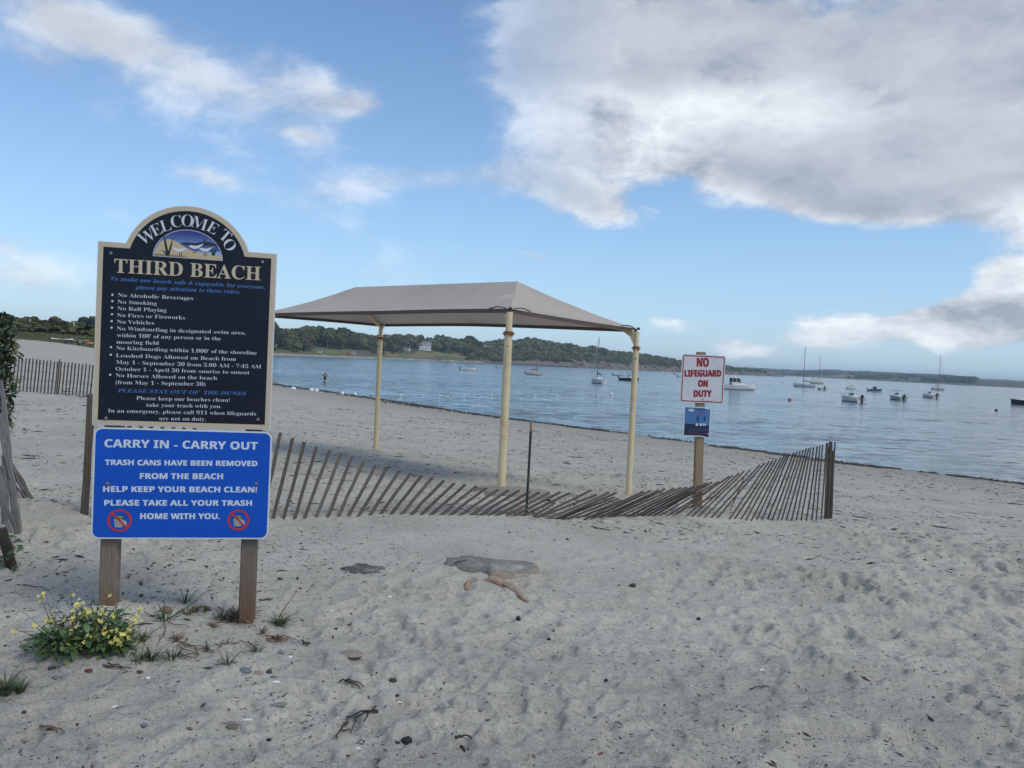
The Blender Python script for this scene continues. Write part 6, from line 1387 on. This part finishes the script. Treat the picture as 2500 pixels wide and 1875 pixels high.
# ------------------------------------------------------------------ the person wading
def wader():
    p = sea(793, 930); t = empty('person', (p.x, p.y, 0), rad(25), 'person in a red and black shirt, dark cap and shorts wading knee-deep in the bay', 'person')
    J = {'pel': (0, 0, .52), 'sp': (0, .01, .72), 'ch': (0, .0, .92), 'nk': (0, -.01, 1.07), 'hd': (0, -.03, 1.17), 'tp': (0, -.03, 1.28), 'ls': (-.17, 0, 1.00), 'le': (-.25, -.03, .74), 'lw': (-.13, -.20, .66), 'lh': (-.06, -.27, .68), 'rs': (.17, 0, 1.00), 're': (.25, -.02, .74), 'rw': (.14, -.19, .67), 'rh': (.07, -.27, .68),
         'lp': (-.09, 0, .48), 'lk': (-.11, -.04, .08), 'la': (-.11, .04, -.35), 'lf': (-.11, -.12, -.40), 'rp': (.09, 0, .48), 'rk': (.11, -.02, .08), 'ra': (.12, .03, -.35), 'rf': (.13, -.12, -.40)}
    rd = {'pel': .14, 'sp': .13, 'ch': .15, 'nk': .055, 'hd': .095, 'tp': .07, 'ls': .065, 'le': .045, 'lw': .032, 'lh': .035, 'rs': .065, 're': .045, 'rw': .032, 'rh': .035, 'lp': .09, 'lk': .06, 'la': .04, 'lf': .035, 'rp': .09, 'rk': .06, 'ra': .04, 'rf': .035}
    E = [('pel', 'sp'), ('sp', 'ch'), ('ch', 'nk'), ('nk', 'hd'), ('hd', 'tp'), ('ch', 'ls'), ('ls', 'le'), ('le', 'lw'), ('lw', 'lh'), ('ch', 'rs'), ('rs', 're'), ('re', 'rw'), ('rw', 'rh'), ('pel', 'lp'), ('lp', 'lk'), ('lk', 'la'), ('la', 'lf'), ('pel', 'rp'), ('rp', 'rk'), ('rk', 'ra'), ('ra', 'rf')]
    def skin(name, keys, edges, m, k=1., root='pel', ext=None):
        ks = list(keys); me = bpy.data.meshes.new(name); me.from_pydata([J[q] for q in ks], [(ks.index(a), ks.index(b)) for a, b in edges if a in ks and b in ks], []); me.materials.append(m)
        o = link(name, me, t); md = o.modifiers.new('skin', 'SKIN'); md.use_smooth_shade = True; sv = me.skin_vertices
        if not sv: me.attributes
        for i, q in enumerate(ks): r = rd[q]*k; me.skin_vertices[0].data[i].radius = (r, r*.8); me.skin_vertices[0].data[i].use_root = (q == root)
        s = o.modifiers.new('sub', 'SUBSURF'); s.levels = 1; s.render_levels = 2; return o
    def skin_ok(*a, **k):
        bm = None
        name, keys, edges, m = a[:4]; ks = list(keys); me = bpy.data.meshes.new(name); bm = bmesh.new(); lay = bm.verts.layers.skin.verify(); vs = []
        for q in ks: v = bm.verts.new(J[q]); r = rd[q]*k.get('k', 1.); v[lay].radius = (r, r*.8); v[lay].use_root = (q == k.get('root', 'pel')); vs.append(v)
        for x, y in edges:
            if x in ks and y in ks: bm.edges.new((vs[ks.index(x)], vs[ks.index(y)]))
        bm.to_mesh(me); bm.free(); me.materials.append(m); o = link(name, me, t); o.modifiers.new('skin', 'SKIN').use_smooth_shade = True; s = o.modifiers.new('sub', 'SUBSURF'); s.levels = 1; s.render_levels = 2; return o
    skin_ok('body', J.keys(), E, M['skin'])
    skin_ok('shirt', ['pel', 'sp', 'ch', 'ls', 'le', 'rs', 're'], E, M['shirt'], k=1.5)
    skin_ok('shorts', ['pel', 'lp', 'lk', 'rp', 'rk'], E, M['shirt_black'], k=1.45)
    MB().box((0, -.20, .93), (.20, .02, .10)).build('shirt_print', M['gel_white'], t)
    MB().box((-.22, .0, .86), (.13, .24, .30)).build('sleeve_panel', M['shirt_black'], t); MB().box((.22, .0, .86), (.13, .24, .30)).build('sleeve_panel', M['shirt_black'], t)
    MB().sphere((0, -.02, 1.27), (.115, .125, .09), 12, 8).box((0, -.15, 1.25), (.16, .14, .02)).build('cap', M['shirt_black'], t, smooth=True); MB().sphere((0, .02, 1.20), (.108, .10, .10), 12, 8).build('hair', M['hair'], t, smooth=True)
wader()

# ------------------------------------------------------------------ far shore: trees, scrub, houses
def crown_arrays(seed, n=520, W=1., H=1., kind=0, leaf=.085):
    rs = np.random.RandomState(seed); nl = rs.randint(5, 9); lob = []
    for i in range(nl):
        a = rs.uniform(0, 6.28); r = rs.uniform(.1, .30); lob.append((r*math.cos(a), r*math.sin(a), rs.uniform(.36, .78), rs.uniform(.20, .32), rs.uniform(.16, .26)))
    lob.append((0, 0, .72, .30, .26)); lob.append((0, 0, .5, .42, .34)); lob = np.array(lob)
    if kind == 1: lob = np.array([(0, 0, .25+.09*k, .30-.032*k, .10) for k in range(8)])
    c = lob[rs.randint(0, len(lob), n)]; d = rs.normal(size=(n, 3)); d /= np.linalg.norm(d, axis=1, keepdims=True); d[:, 2] = np.where(rs.uniform(size=n) < .75, np.abs(d[:, 2]), d[:, 2]); r = rs.uniform(.72, 1.06, (n, 1))
    P = c[:, :3]+d*r*np.stack([c[:, 3], c[:, 3], c[:, 4]], 1)
    nn = d+rs.normal(scale=.45, size=(n, 3)); nn /= np.linalg.norm(nn, axis=1, keepdims=True); t = np.cross(nn, rs.normal(size=(n, 3))); t /= np.linalg.norm(t, axis=1, keepdims=True); b = np.cross(nn, t); s = leaf*rs.uniform(.6, 1.3, (n, 1))
    Q = np.stack([P-t*s-b*s*.7, P+t*s-b*s*.5, P+t*s*.8+b*s*.8, P-t*s*.7+b*s*.6], 1).reshape(-1, 3); Q[:, :2] *= W; Q[:, 2] *= H
    return Q, np.arange(len(Q)).reshape(-1, 4)
def trees():
    crowns = []
    for i in range(9):
        Q, F = crown_arrays(40+i, 620, kind=1 if i == 8 else 0); crowns.append(mesh_np('crown', Q, F, M['tree_leaf']))
    tb = MB(); tb.tube([(0, 0, -.08), (0, 0, .25), (.02, .01, .5)], [.035, .026, .014], 6)
    for a in range(4): w = a*1.6; tb.tube([(0, 0, .22+.04*a), (.14*math.cos(w), .14*math.sin(w), .5), (.22*math.cos(w), .22*math.sin(w), .66)], [.014, .009, .004], 4)
    tm = bpy.data.meshes.new('trunk'); tm.from_pydata(tb.v, [], tb.f); tm.materials.append(M['bark'])
    rs = random.Random(9); spots = []
    def ok(x, y, s, u): return not (((-.170 < u < -.108) and 22 < s < 66) or ((-.13 < u < -.060) and 22 < s < 84) or ((-.148 < u < -.100) and 60 < s < 100) or ((-.262 < u < -.185) and 20 < s < 66))
    # candidates on the headland, back rows last
    cand = []
    for k in range(26000):
        y = rs.uniform(640, 1900); u = rs.uniform(-.33, .33); cand.append((u*y, y))
    cx = np.array([c[0] for c in cand]); cy = np.array([c[1] for c in cand]); z, s, u, sf, rr = elev(cx, cy, True)
    row = []; grid = {}
    order = np.argsort(s)
    for i in order:
        si, ui = s[i], u[i]
        if si < (34 if ui < -.05 else 24) or si > 330 or not ok(cx[i], cy[i], si, ui): continue
        if ui < -.03 and si < 60 and rs.random() < .72: continue
        sc = rs.choice((rs.uniform(10, 16), rs.uniform(15, 24))) if ui < -.05 else rs.choice((rs.uniform(8, 13), rs.uniform(12, 19))) if ui < .12 else rs.uniform(7, 12); 
        if si < 45: sc *= .55
        key = (int(cx[i]//13), int(cy[i]//13)); 
        if any((cx[i]-a)**2+(cy[i]-b)**2 < (sc*.66)**2 for kx in (-1, 0, 1) for ky in (-1, 0, 1) for a, b in grid.get((key[0]+kx, key[1]+ky), [])): continue
        grid.setdefault(key, []).append((cx[i], cy[i])); row.append((cx[i], cy[i], z[i], sc, si, ui))
    # largest in view first -> individuals; the rest of the wood is one mass
    # trees beyond the dune grass, left
    left = []
    for k in range(46):
        px = rs.uniform(-120, 620); D = rs.uniform(330, 560); p = Vector(at(px, 800, D)); zz = float(elev(np.array([p.x]), np.array([p.y]))[0])
        want = at(px, rs.uniform(771, 792) if px < 240 else 800, D)[2]; left.append((p.x, p.y, zz, max(5, want-zz), 50, -9))
    row.sort(key=lambda q: -(q[3]/q[1])*(1.6 if q[4] > 150 or q[4] < 100 else 1.)); ind = left+row[:250]; rest = row[250:]
    for i, (x, y, z_, sc, si, ui) in enumerate(ind):
        if ui == -9: lab = 'dark rounded tree on the skyline beyond the dune grass at the far left'; grp = 'trees beyond the dune grass'
        else: lab = 'rounded leafy tree in the wood on the headland across the bay'; grp = 'trees on the headland'
        t = empty('tree', (x, y, z_-.3), rs.uniform(0, 6.28), lab, 'tree', grp); w = sc*rs.uniform(.9, 1.25)*(1.25 if ui == -9 else 1); cm = crowns[8] if (rs.random() < .04) else rs.choice(crowns[:8])
        if cm == crowns[8]: w *= .7; 
        c = bpy.data.objects.new('crown', cm); COL.objects.link(c); c.parent = t; c.scale = (w, w, sc*1.05)
        b = bpy.data.objects.new('trunk', tm); COL.objects.link(b); b.parent = t; b.scale = (w, w, sc)
    A = []; B_ = []; k = 0
    arr = [crown_arrays(80+j, 190, leaf=.14) for j in range(6)]
    for (x, y, z_, sc, si, ui) in rest:
        Q, F = arr[rs.randrange(6)]; a = rs.uniform(0, 6.28); w = sc*rs.uniform(.9, 1.3); R = np.array([[math.cos(a)*w, -math.sin(a)*w, 0], [math.sin(a)*w, math.cos(a)*w, 0], [0, 0, sc]]); A.append(Q@R.T+np.array([x, y, z_-.3])); B_.append(F+k); k += len(Q)
    print('wood', len(rest))
    if A: o = link('woodland', mesh_np('woodland', np.concatenate(A), np.concatenate(B_), M['tree_leaf'])); tag(o, kind='stuff')
    # scrub: on the left slope, along the headland shore, under the trees
    A = []; B_ = []; k = 0; arr = [crown_arrays(120+j, 60, leaf=.20) for j in range(6)]; n = 0
    P = []
    for q in range(5200):
        if q < 2600: px = rs.uniform(-150, 680); D = rs.uniform(185, 420); p = at(px, 800, D); P.append((p[0], p[1], rs.uniform(1.2, 3.4)))
        else: y = rs.uniform(640, 1800); P.append((rs.uniform(-.33, .33)*y, y, rs.uniform(2.5, 5.5)))
    px_ = np.array(P); z, s, u, sf, rr = elev(px_[:, 0], px_[:, 1], True)
    for i in range(len(P)):
        x, y, sc = P[i]
        if y < 600:
            if s[i] < 16 or y < 182: continue
        else:
            if s[i] < (20 if u[i] < -.04 else 11) or s[i] > 130 or (not ok(x, y, s[i], u[i]) and rs.random() < .97): continue
            if 20 < s[i] < 30 and u[i] < -.04: sc *= .6
        Q, F = arr[rs.randrange(6)]; a = rs.uniform(0, 6.28); w = sc*rs.uniform(1.5, 2.6); R = np.array([[math.cos(a)*w, -math.sin(a)*w, 0], [math.sin(a)*w, math.cos(a)*w, 0], [0, 0, sc]]); A.append(Q@R.T+np.array([x, y, z[i]-sc*.25])); B_.append(F+k); k += len(Q)
    o = link('scrub', mesh_np('scrub', np.concatenate(A), np.concatenate(B_), M['shrub_leaf'])); tag(o, kind='stuff')
    # dune grass strip at the left
    A = []; B_ = []; k = 0; N = 9000; rr_ = np.random.RandomState(5); pxs = rr_.uniform(-150, 640, N); Ds = rr_.uniform(138, 186, N)
    P = np.array([at(a, 830, b)[:2] for a, b in zip(pxs, Ds)]); z, s, u, sf, rr = elev(P[:, 0], P[:, 1], True); kp = (s > 12); P = P[kp]; z = z[kp]; n = len(P); h = rr_.uniform(.25, .7, n); w = rr_.uniform(.15, .4, n); l = rr_.normal(0, .15, n)
    V = np.stack([np.stack([P[:, 0]-w, P[:, 1], z-.05], 1), np.stack([P[:, 0]+w, P[:, 1]+rr_.uniform(-.3, .3, n), z-.05], 1), np.stack([P[:, 0]+l, P[:, 1]+rr_.uniform(-.2, .2, n), z+h], 1)], 1).reshape(-1, 3)
    o = link('dune_grass', mesh_np('dune_grass', V, np.arange(len(V)).reshape(-1, 3), mat('dune_grass', (.12, .125, .055), .8, var=.4, vscale=.3))); tag(o, kind='stuff')
    # woods and hedges on the far shore
    N = 14000; rx = rr_.uniform(.16, .60, N); dd = np.where(rr_.uniform(size=N) < .6, rr_.uniform(4250, 5000, N), rr_.uniform(2150, 3600, N)); X = rx*dd; Yv = dd; z, s, u, sf, rr = elev(X, Yv, True)
    A2 = []; B2 = []; k2 = 0; arr2 = [crown_arrays(160+j, 26, leaf=.34) for j in range(5)]; cl = fbm(X/180, Yv/180, 3, 91)
    for i in range(N):
        if z[i] < 4 or (sf[i] > 0 and sf[i] < 25) or cl[i] < (-.02 if sf[i] <= 0 else .10): continue
        Q, F = arr2[i % 5]; sc = 5+6*rs.random(); A2.append(Q*np.array([sc*2.2, sc*2.2, sc])+np.array([X[i], Yv[i], z[i]-1])); B2.append(F+k2); k2 += len(Q)
    o = link('far_woods', mesh_np('far_woods', np.concatenate(A2), np.concatenate(B2), M['tree_leaf'])); tag(o, kind='stuff')
    # shore rocks under the headland
    A = []; B_ = []; k = 0; N = 1500; ys = rr_.uniform(1000, 1720, N); us = rr_.uniform(-.08, .34, N); X = us*ys; z, s, u, sf, rr = elev(X, ys, True)
    base = np.array([[x_, y_, z_] for x_ in (-1, 1) for y_ in (-1, 1) for z_ in (-1, 1)], float); fc = np.array([[0, 1, 3, 2], [4, 6, 7, 5], [0, 4, 5, 1], [2, 3, 7, 6], [0, 2, 6, 4], [1, 5, 7, 3]])
    XY = []
    shp = [np.array(p, float) for p in SHORE[17:]]
    for q in range(1300):
        i = rs.randrange(1, len(shp)-1); a, b = shp[i], shp[i+1]; p = a+(b-a)*rs.random(); d = (b-a)/np.linalg.norm(b-a); nrm = np.array([-d[1], d[0]]); p = p+nrm*rs.uniform(-2, 15); XY.append(p)
    XY = np.array(XY); z = elev(XY[:, 0], XY[:, 1])
    for (x, y), zz in zip(XY, z):
        sc = rs.uniform(1.0, 4.2); e = Euler((rs.uniform(-.3, .3), rs.uniform(.2, .8), rs.uniform(-.5, .5))).to_matrix(); Rm = np.array(e)
        Q = base*np.array([sc*rs.uniform(1, 2.2), sc*.7, sc*rs.uniform(.35, .7)])*rs.uniform(.8, 1.1); A.append(Q@Rm.T+np.array([x, y, zz])); B_.append(fc+k); k += 8
    rk = mat('shore_rock', (.19, .16, .135), .9, var=.7, vscale=.25, dirt=(.05, .045, .04), dirt_scale=.12, dirt_amt=.8)
    o = link('shore_rocks', mesh_np('shore_rocks', np.concatenate(A), np.concatenate(B_), rk)); tag(o, kind='stuff')
trees()

def house(px, py, D, w, d, h, lab, wall, roof, floors=2, bays=5, ry=0., name='house', hip=.0, chim=0, gable=0, rh=None, lift=0.):
    p = Vector(at(px, py, D)); q_ = hit(px, py) if D < 2000 else p
    if D < 2000 and abs(q_.y/D-1) < .3: k_ = q_.y/D; p = q_; w *= k_; d *= k_; h *= k_
    t = empty(name, (p.x, p.y, p.z+lift), ry, lab, 'house'); rh = rh or h*.45; zb = min(float(elev(np.array([p.x]), np.array([p.y-d/2]))[0])-p.z, 0)-.6
    wl = MB().box((0, 0, (h+zb)/2), (w, d, h-zb)).build('wall', wall, t)
    o = .5; x, y = w/2+o, d/2+o; hx = x-hip*w/2; z0 = h
    rf = MB().add([(-x, -y, z0), (x, -y, z0), (x, y, z0), (-x, y, z0), (-hx, 0, z0+rh), (hx, 0, z0+rh)], [(0, 1, 5, 4), (2, 3, 4, 5), (1, 2, 5), (3, 0, 4), (3, 2, 1, 0)]).build('roof', roof, t)
    for k in range(chim): MB().box((-w*.3+k*w*.6, 0, z0+rh+.6), (1.1, 1.1, 2.2)).build('chimney', M['teak'] if k < 0 else M['gel_cream'], rf)
    for g_ in range(gable):
        gx = -w*.25+g_*w*.5 if gable > 1 else 0; gw = w*.14
        MB().add([(gx-gw, -y-.4, z0-.3), (gx+gw, -y-.4, z0-.3), (gx, -y-.4, z0+rh*.75), (gx-gw, -y*.2, z0-.3), (gx+gw, -y*.2, z0-.3), (gx, -y*.2, z0+rh*.75)], [(0, 1, 2), (0, 2, 5, 3), (1, 4, 5, 2)]).build('gable', wall, t)
        MB().add([(gx-gw*1.1, -y-.6, z0-.5), (gx, -y-.6, z0+rh*.85), (gx+gw*1.1, -y-.6, z0-.5), (gx-gw*1.1, -y*.1, z0-.5), (gx, -y*.1, z0+rh*.85), (gx+gw*1.1, -y*.1, z0-.5)], [(0, 1, 4, 3), (1, 2, 5, 4)]).build('gable_roof', roof, t, fix=False)
    for f in range(floors):
        for b in range(bays):
            wx = -w/2+w*(b+.5)/bays; wz = h*(f+.5)/floors; ww = w/bays*.38; wh = h/floors*.5
            fr = MB().box((wx, -d/2-.04, wz), (ww+.3, .08, wh+.3)).build('window', M['gel_white'], t); MB().box((wx, -d/2-.10, wz), (ww, .04, wh)).build('pane', M['glass'], fr)
    return t
def shore_buildings():
    wm = mat('white_clapboard', (.66, .67, .66), .7); gm = mat('grey_shingle', (.20, .20, .19), .85, var=.3, vscale=1); rg = mat('grey_roof', (.17, .16, .16), .8, var=.2); rr = mat('red_tile_roof', (.25, .075, .05), .8, var=.2); cm = mat('cream_wall', (.5, .46, .38), .8); rb = mat('barn_red', (.30, .03, .025), .8)
    house(1037, 854, 1205, 19, 11, 8.5, 'large white mansion with grey gabled roof above the tan field on the headland', wm, rg, 2, 7, .15, hip=.0, chim=2, gable=2, rh=4.2)
    house(1409, 861, 1440, 18, 10, 7.5, 'white house with red tiled roof on the wooded hill left of the blue-covered mast', wm, rr, 2, 5, -.1, chim=2, gable=2, rh=3.4, hip=.2)
    house(1349, 852, 1455, 13, 9, 7, 'pale house among trees on the hill left of the red-roofed house', gm, rg, 2, 4, .2, rh=3)
    house(1354, 862, 1420, 9, 6, 3.6, 'small white cottage below the pale hill house', wm, rg, 1, 3, -.3, rh=2.2)
    house(1184, 862, 1280, 10, 10, 8, 'grey shingled house with a steep pointed roof above the marsh', gm, rg, 2, 2, .4, rh=6, hip=.8)
    house(1247, 854, 1330, 7, 7, 6, 'narrow white house seen beside the near canopy post', wm, rg, 2, 2, .2, rh=2.6)
    house(1503, 871, 1560, 10, 7, 5, 'small white house near the tip of the headland', wm, rg, 1, 4, .1, rh=2.8)
    house(1540, 870, 1600, 6, 5, 4, 'tiny cream cottage at the end of the wooded headland', cm, rg, 1, 2, .1, rh=2)
    house(993, 855.5, 1110, 9, 6, 3, 'low white outbuilding left of the white mansion', wm, rg, 1, 3, -.2, rh=1.6)
    house(1068, 853, 1215, 8, 6, 3, 'small grey outbuilding right of the white mansion', gm, rg, 1, 2, .1, rh=2)
    house(693, 847, 760, 11, 6, 2.6, 'long low pale bungalow behind poles near the sign edge', cm, rg, 1, 4, .2, rh=1.4)
    house(859, 864, 760, 7, 4, 2.4, 'low beach hut behind the far sand', cm, rg, 1, 3, .0, rh=.9)
    house(877, 863.5, 775, 8, 4, 2.5, 'open-sided beach pavilion right of the red kiosk', gm, rg, 1, 4, .0, rh=.9)
    house(777, 860, 700, 6.5, 3, 1.7, 'long pale shed on the far beach grass', wm, rg, 1, 3, .0, rh=.7)
    house(851, 867, 745, 2.2, 2.2, 2.2, 'small bright red kiosk on the far sand', rb, rb, 1, 1, .0, rh=1.1, hip=.9)
    # poles along the shore road and on the left dune
    def pole(px, pt, pb, D, lab, arm=False, r=.16, m=None):
        b = Vector(at(px, pb, D)); tp = Vector(at(px+2, pt, D)); z = float(elev(np.array([b.x]), np.array([b.y]))[0]); z = min(z, b.z)
        t = empty('utility_pole', (b.x, b.y, z), 0, lab, 'pole'); MB().tube([(0, 0, 0), (0, 0, tp.z-z)], [r, r*.8], 8).build('pole', m or M['bark'], t, smooth=True)
        if arm: MB().box((.9, 0, tp.z-z-1.), (2.4, .15, .18)).build('cross_arm', M['bark'], t); MB().box((.55, 0, tp.z-z-1.7), (.5, .5, 1.)).build('transformer', M['gel_grey'], t)
    wp = mat('pale_pole', (.52, .52, .48), .7)
    pole(73, 779, 808, 262, 'white utility pole with a cross-arm and box on the scrubby left slope', True, .24, wp)
    pole(179, 785, 825.5, 215, 'plain white pole in the scrub just left of the sign board', False, .22, wp)
    for px, pt, pb, lab in ((684, 829, 848, 'utility pole beside the low bungalow'), (718, 834, 852, 'first of two poles right of the low bungalow'), (728, 835, 854, 'second of two poles right of the low bungalow'), (762, 836, 856, 'utility pole by the big dark tree on the far shore'), (749, 832, 854, 'bleached dead trunk standing among the far trees'), (692, 808, 818, 'thin pole above the trees near the sign edge'), (974, 844, 857, 'utility pole left of the white mansion'), (940, 842, 853, 'pole in front of the trees right of the back canopy post')):
        pole(px, pt, pb, 735 if px < 800 else 1080, lab, False, .22)
    # kayaks and boards by the dune grass
    cols = [('white', (.7, .7, .68)), ('yellow', (.75, .40, .03)), ('red', (.45, .03, .03)), ('green', (.08, .3, .12)), ('orange', (.7, .16, .03)), ('blue', (.05, .12, .4)), ('white', (.7, .7, .7)), ('dark red', (.2, .02, .03))]
    for i, (px, py, L, c, row) in enumerate(((152, 829, 4.2, 0, 'top'), (176, 832, 4.6, 3, 'top'), (190, 832, 4.0, 4, 'top'), (165, 836, 4.4, 2, 'bottom'), (182, 838.5, 4.2, 7, 'bottom'), (203, 838, 3.6, 1, 'bottom'), (172, 839, 4.0, 6, 'front'), (190, 834.5, 4.2, 5, 'middle'))):
        p = Vector(at(px, py, 141+i*.35)); z = gz(p.x, p.y)
        t = empty('kayak', (p.x, p.y, max(p.z, z+.2)), rad(-4+3*i % 9), f"{cols[c][0]} {'paddleboard' if i == 0 else 'kayak'} in the {row} row of the pile by the dune grass", 'kayak', 'kayaks stored by the dune grass')
        V = []; n = 8
        for k in range(n+1): s = k/n; w = .36*math.sin(math.pi*min(.98, max(.02, s)))**.6; x = -L/2+L*s; V += [(x, -w, .05), (x, 0, -.12+.15*abs(s-.5)), (x, w, .05), (x, 0, .14+.12*(2*s-1)**2)]
        F = [(k*4+j, k*4+(j+1) % 4, k*4+4+(j+1) % 4, k*4+4+j) for k in range(n) for j in range(4)]+[(0, 1, 2, 3), (n*4+3, n*4+2, n*4+1, n*4)]
        MB().add(V, F).build('hull', mat('kayak_plastic', cols[c][1], .4), t, smooth=True); MB().sphere((0, 0, .13), (.35, .2, .05), 10, 5).build('cockpit', M['black'], t)
    # white houses scattered on the far shore
    for i, (px, py, D, w) in enumerate(((1833, 911, 4350, 26), (1838, 911.5, 4380, 20), (1868, 913, 4400, 16), (1905, 916, 4450, 16), (2092, 921, 4500, 44), (1800, 909.5, 4500, 14), (2175, 928, 4300, 14), (2200, 930, 4250, 14), (2391, 932, 2900, 14), (2352, 933, 2850, 12), (2142, 925, 4350, 12))):
        house(px, py, D, w, 10, 6, ['bright white house farthest left on the distant shore', 'second bright white house on the distant shore', 'white house on the distant shore right of the bright pair', 'small pale house on the distant shore above the cruiser bow', 'long white building on the distant shore behind the moored boats', 'tiny white house near the point on the distant shore', 'pale house on the distant shore left of the grey yacht', 'pale house on the distant shore nearer the grey yacht', 'white farmhouse on the green hill at the right', 'small farmhouse left of the white one on the green hill', 'small pale cottage on the distant shore right of the long building'][i], wm, rg if i != 4 else wm, 1, 3, .1, rh=2.5)
shore_buildings()
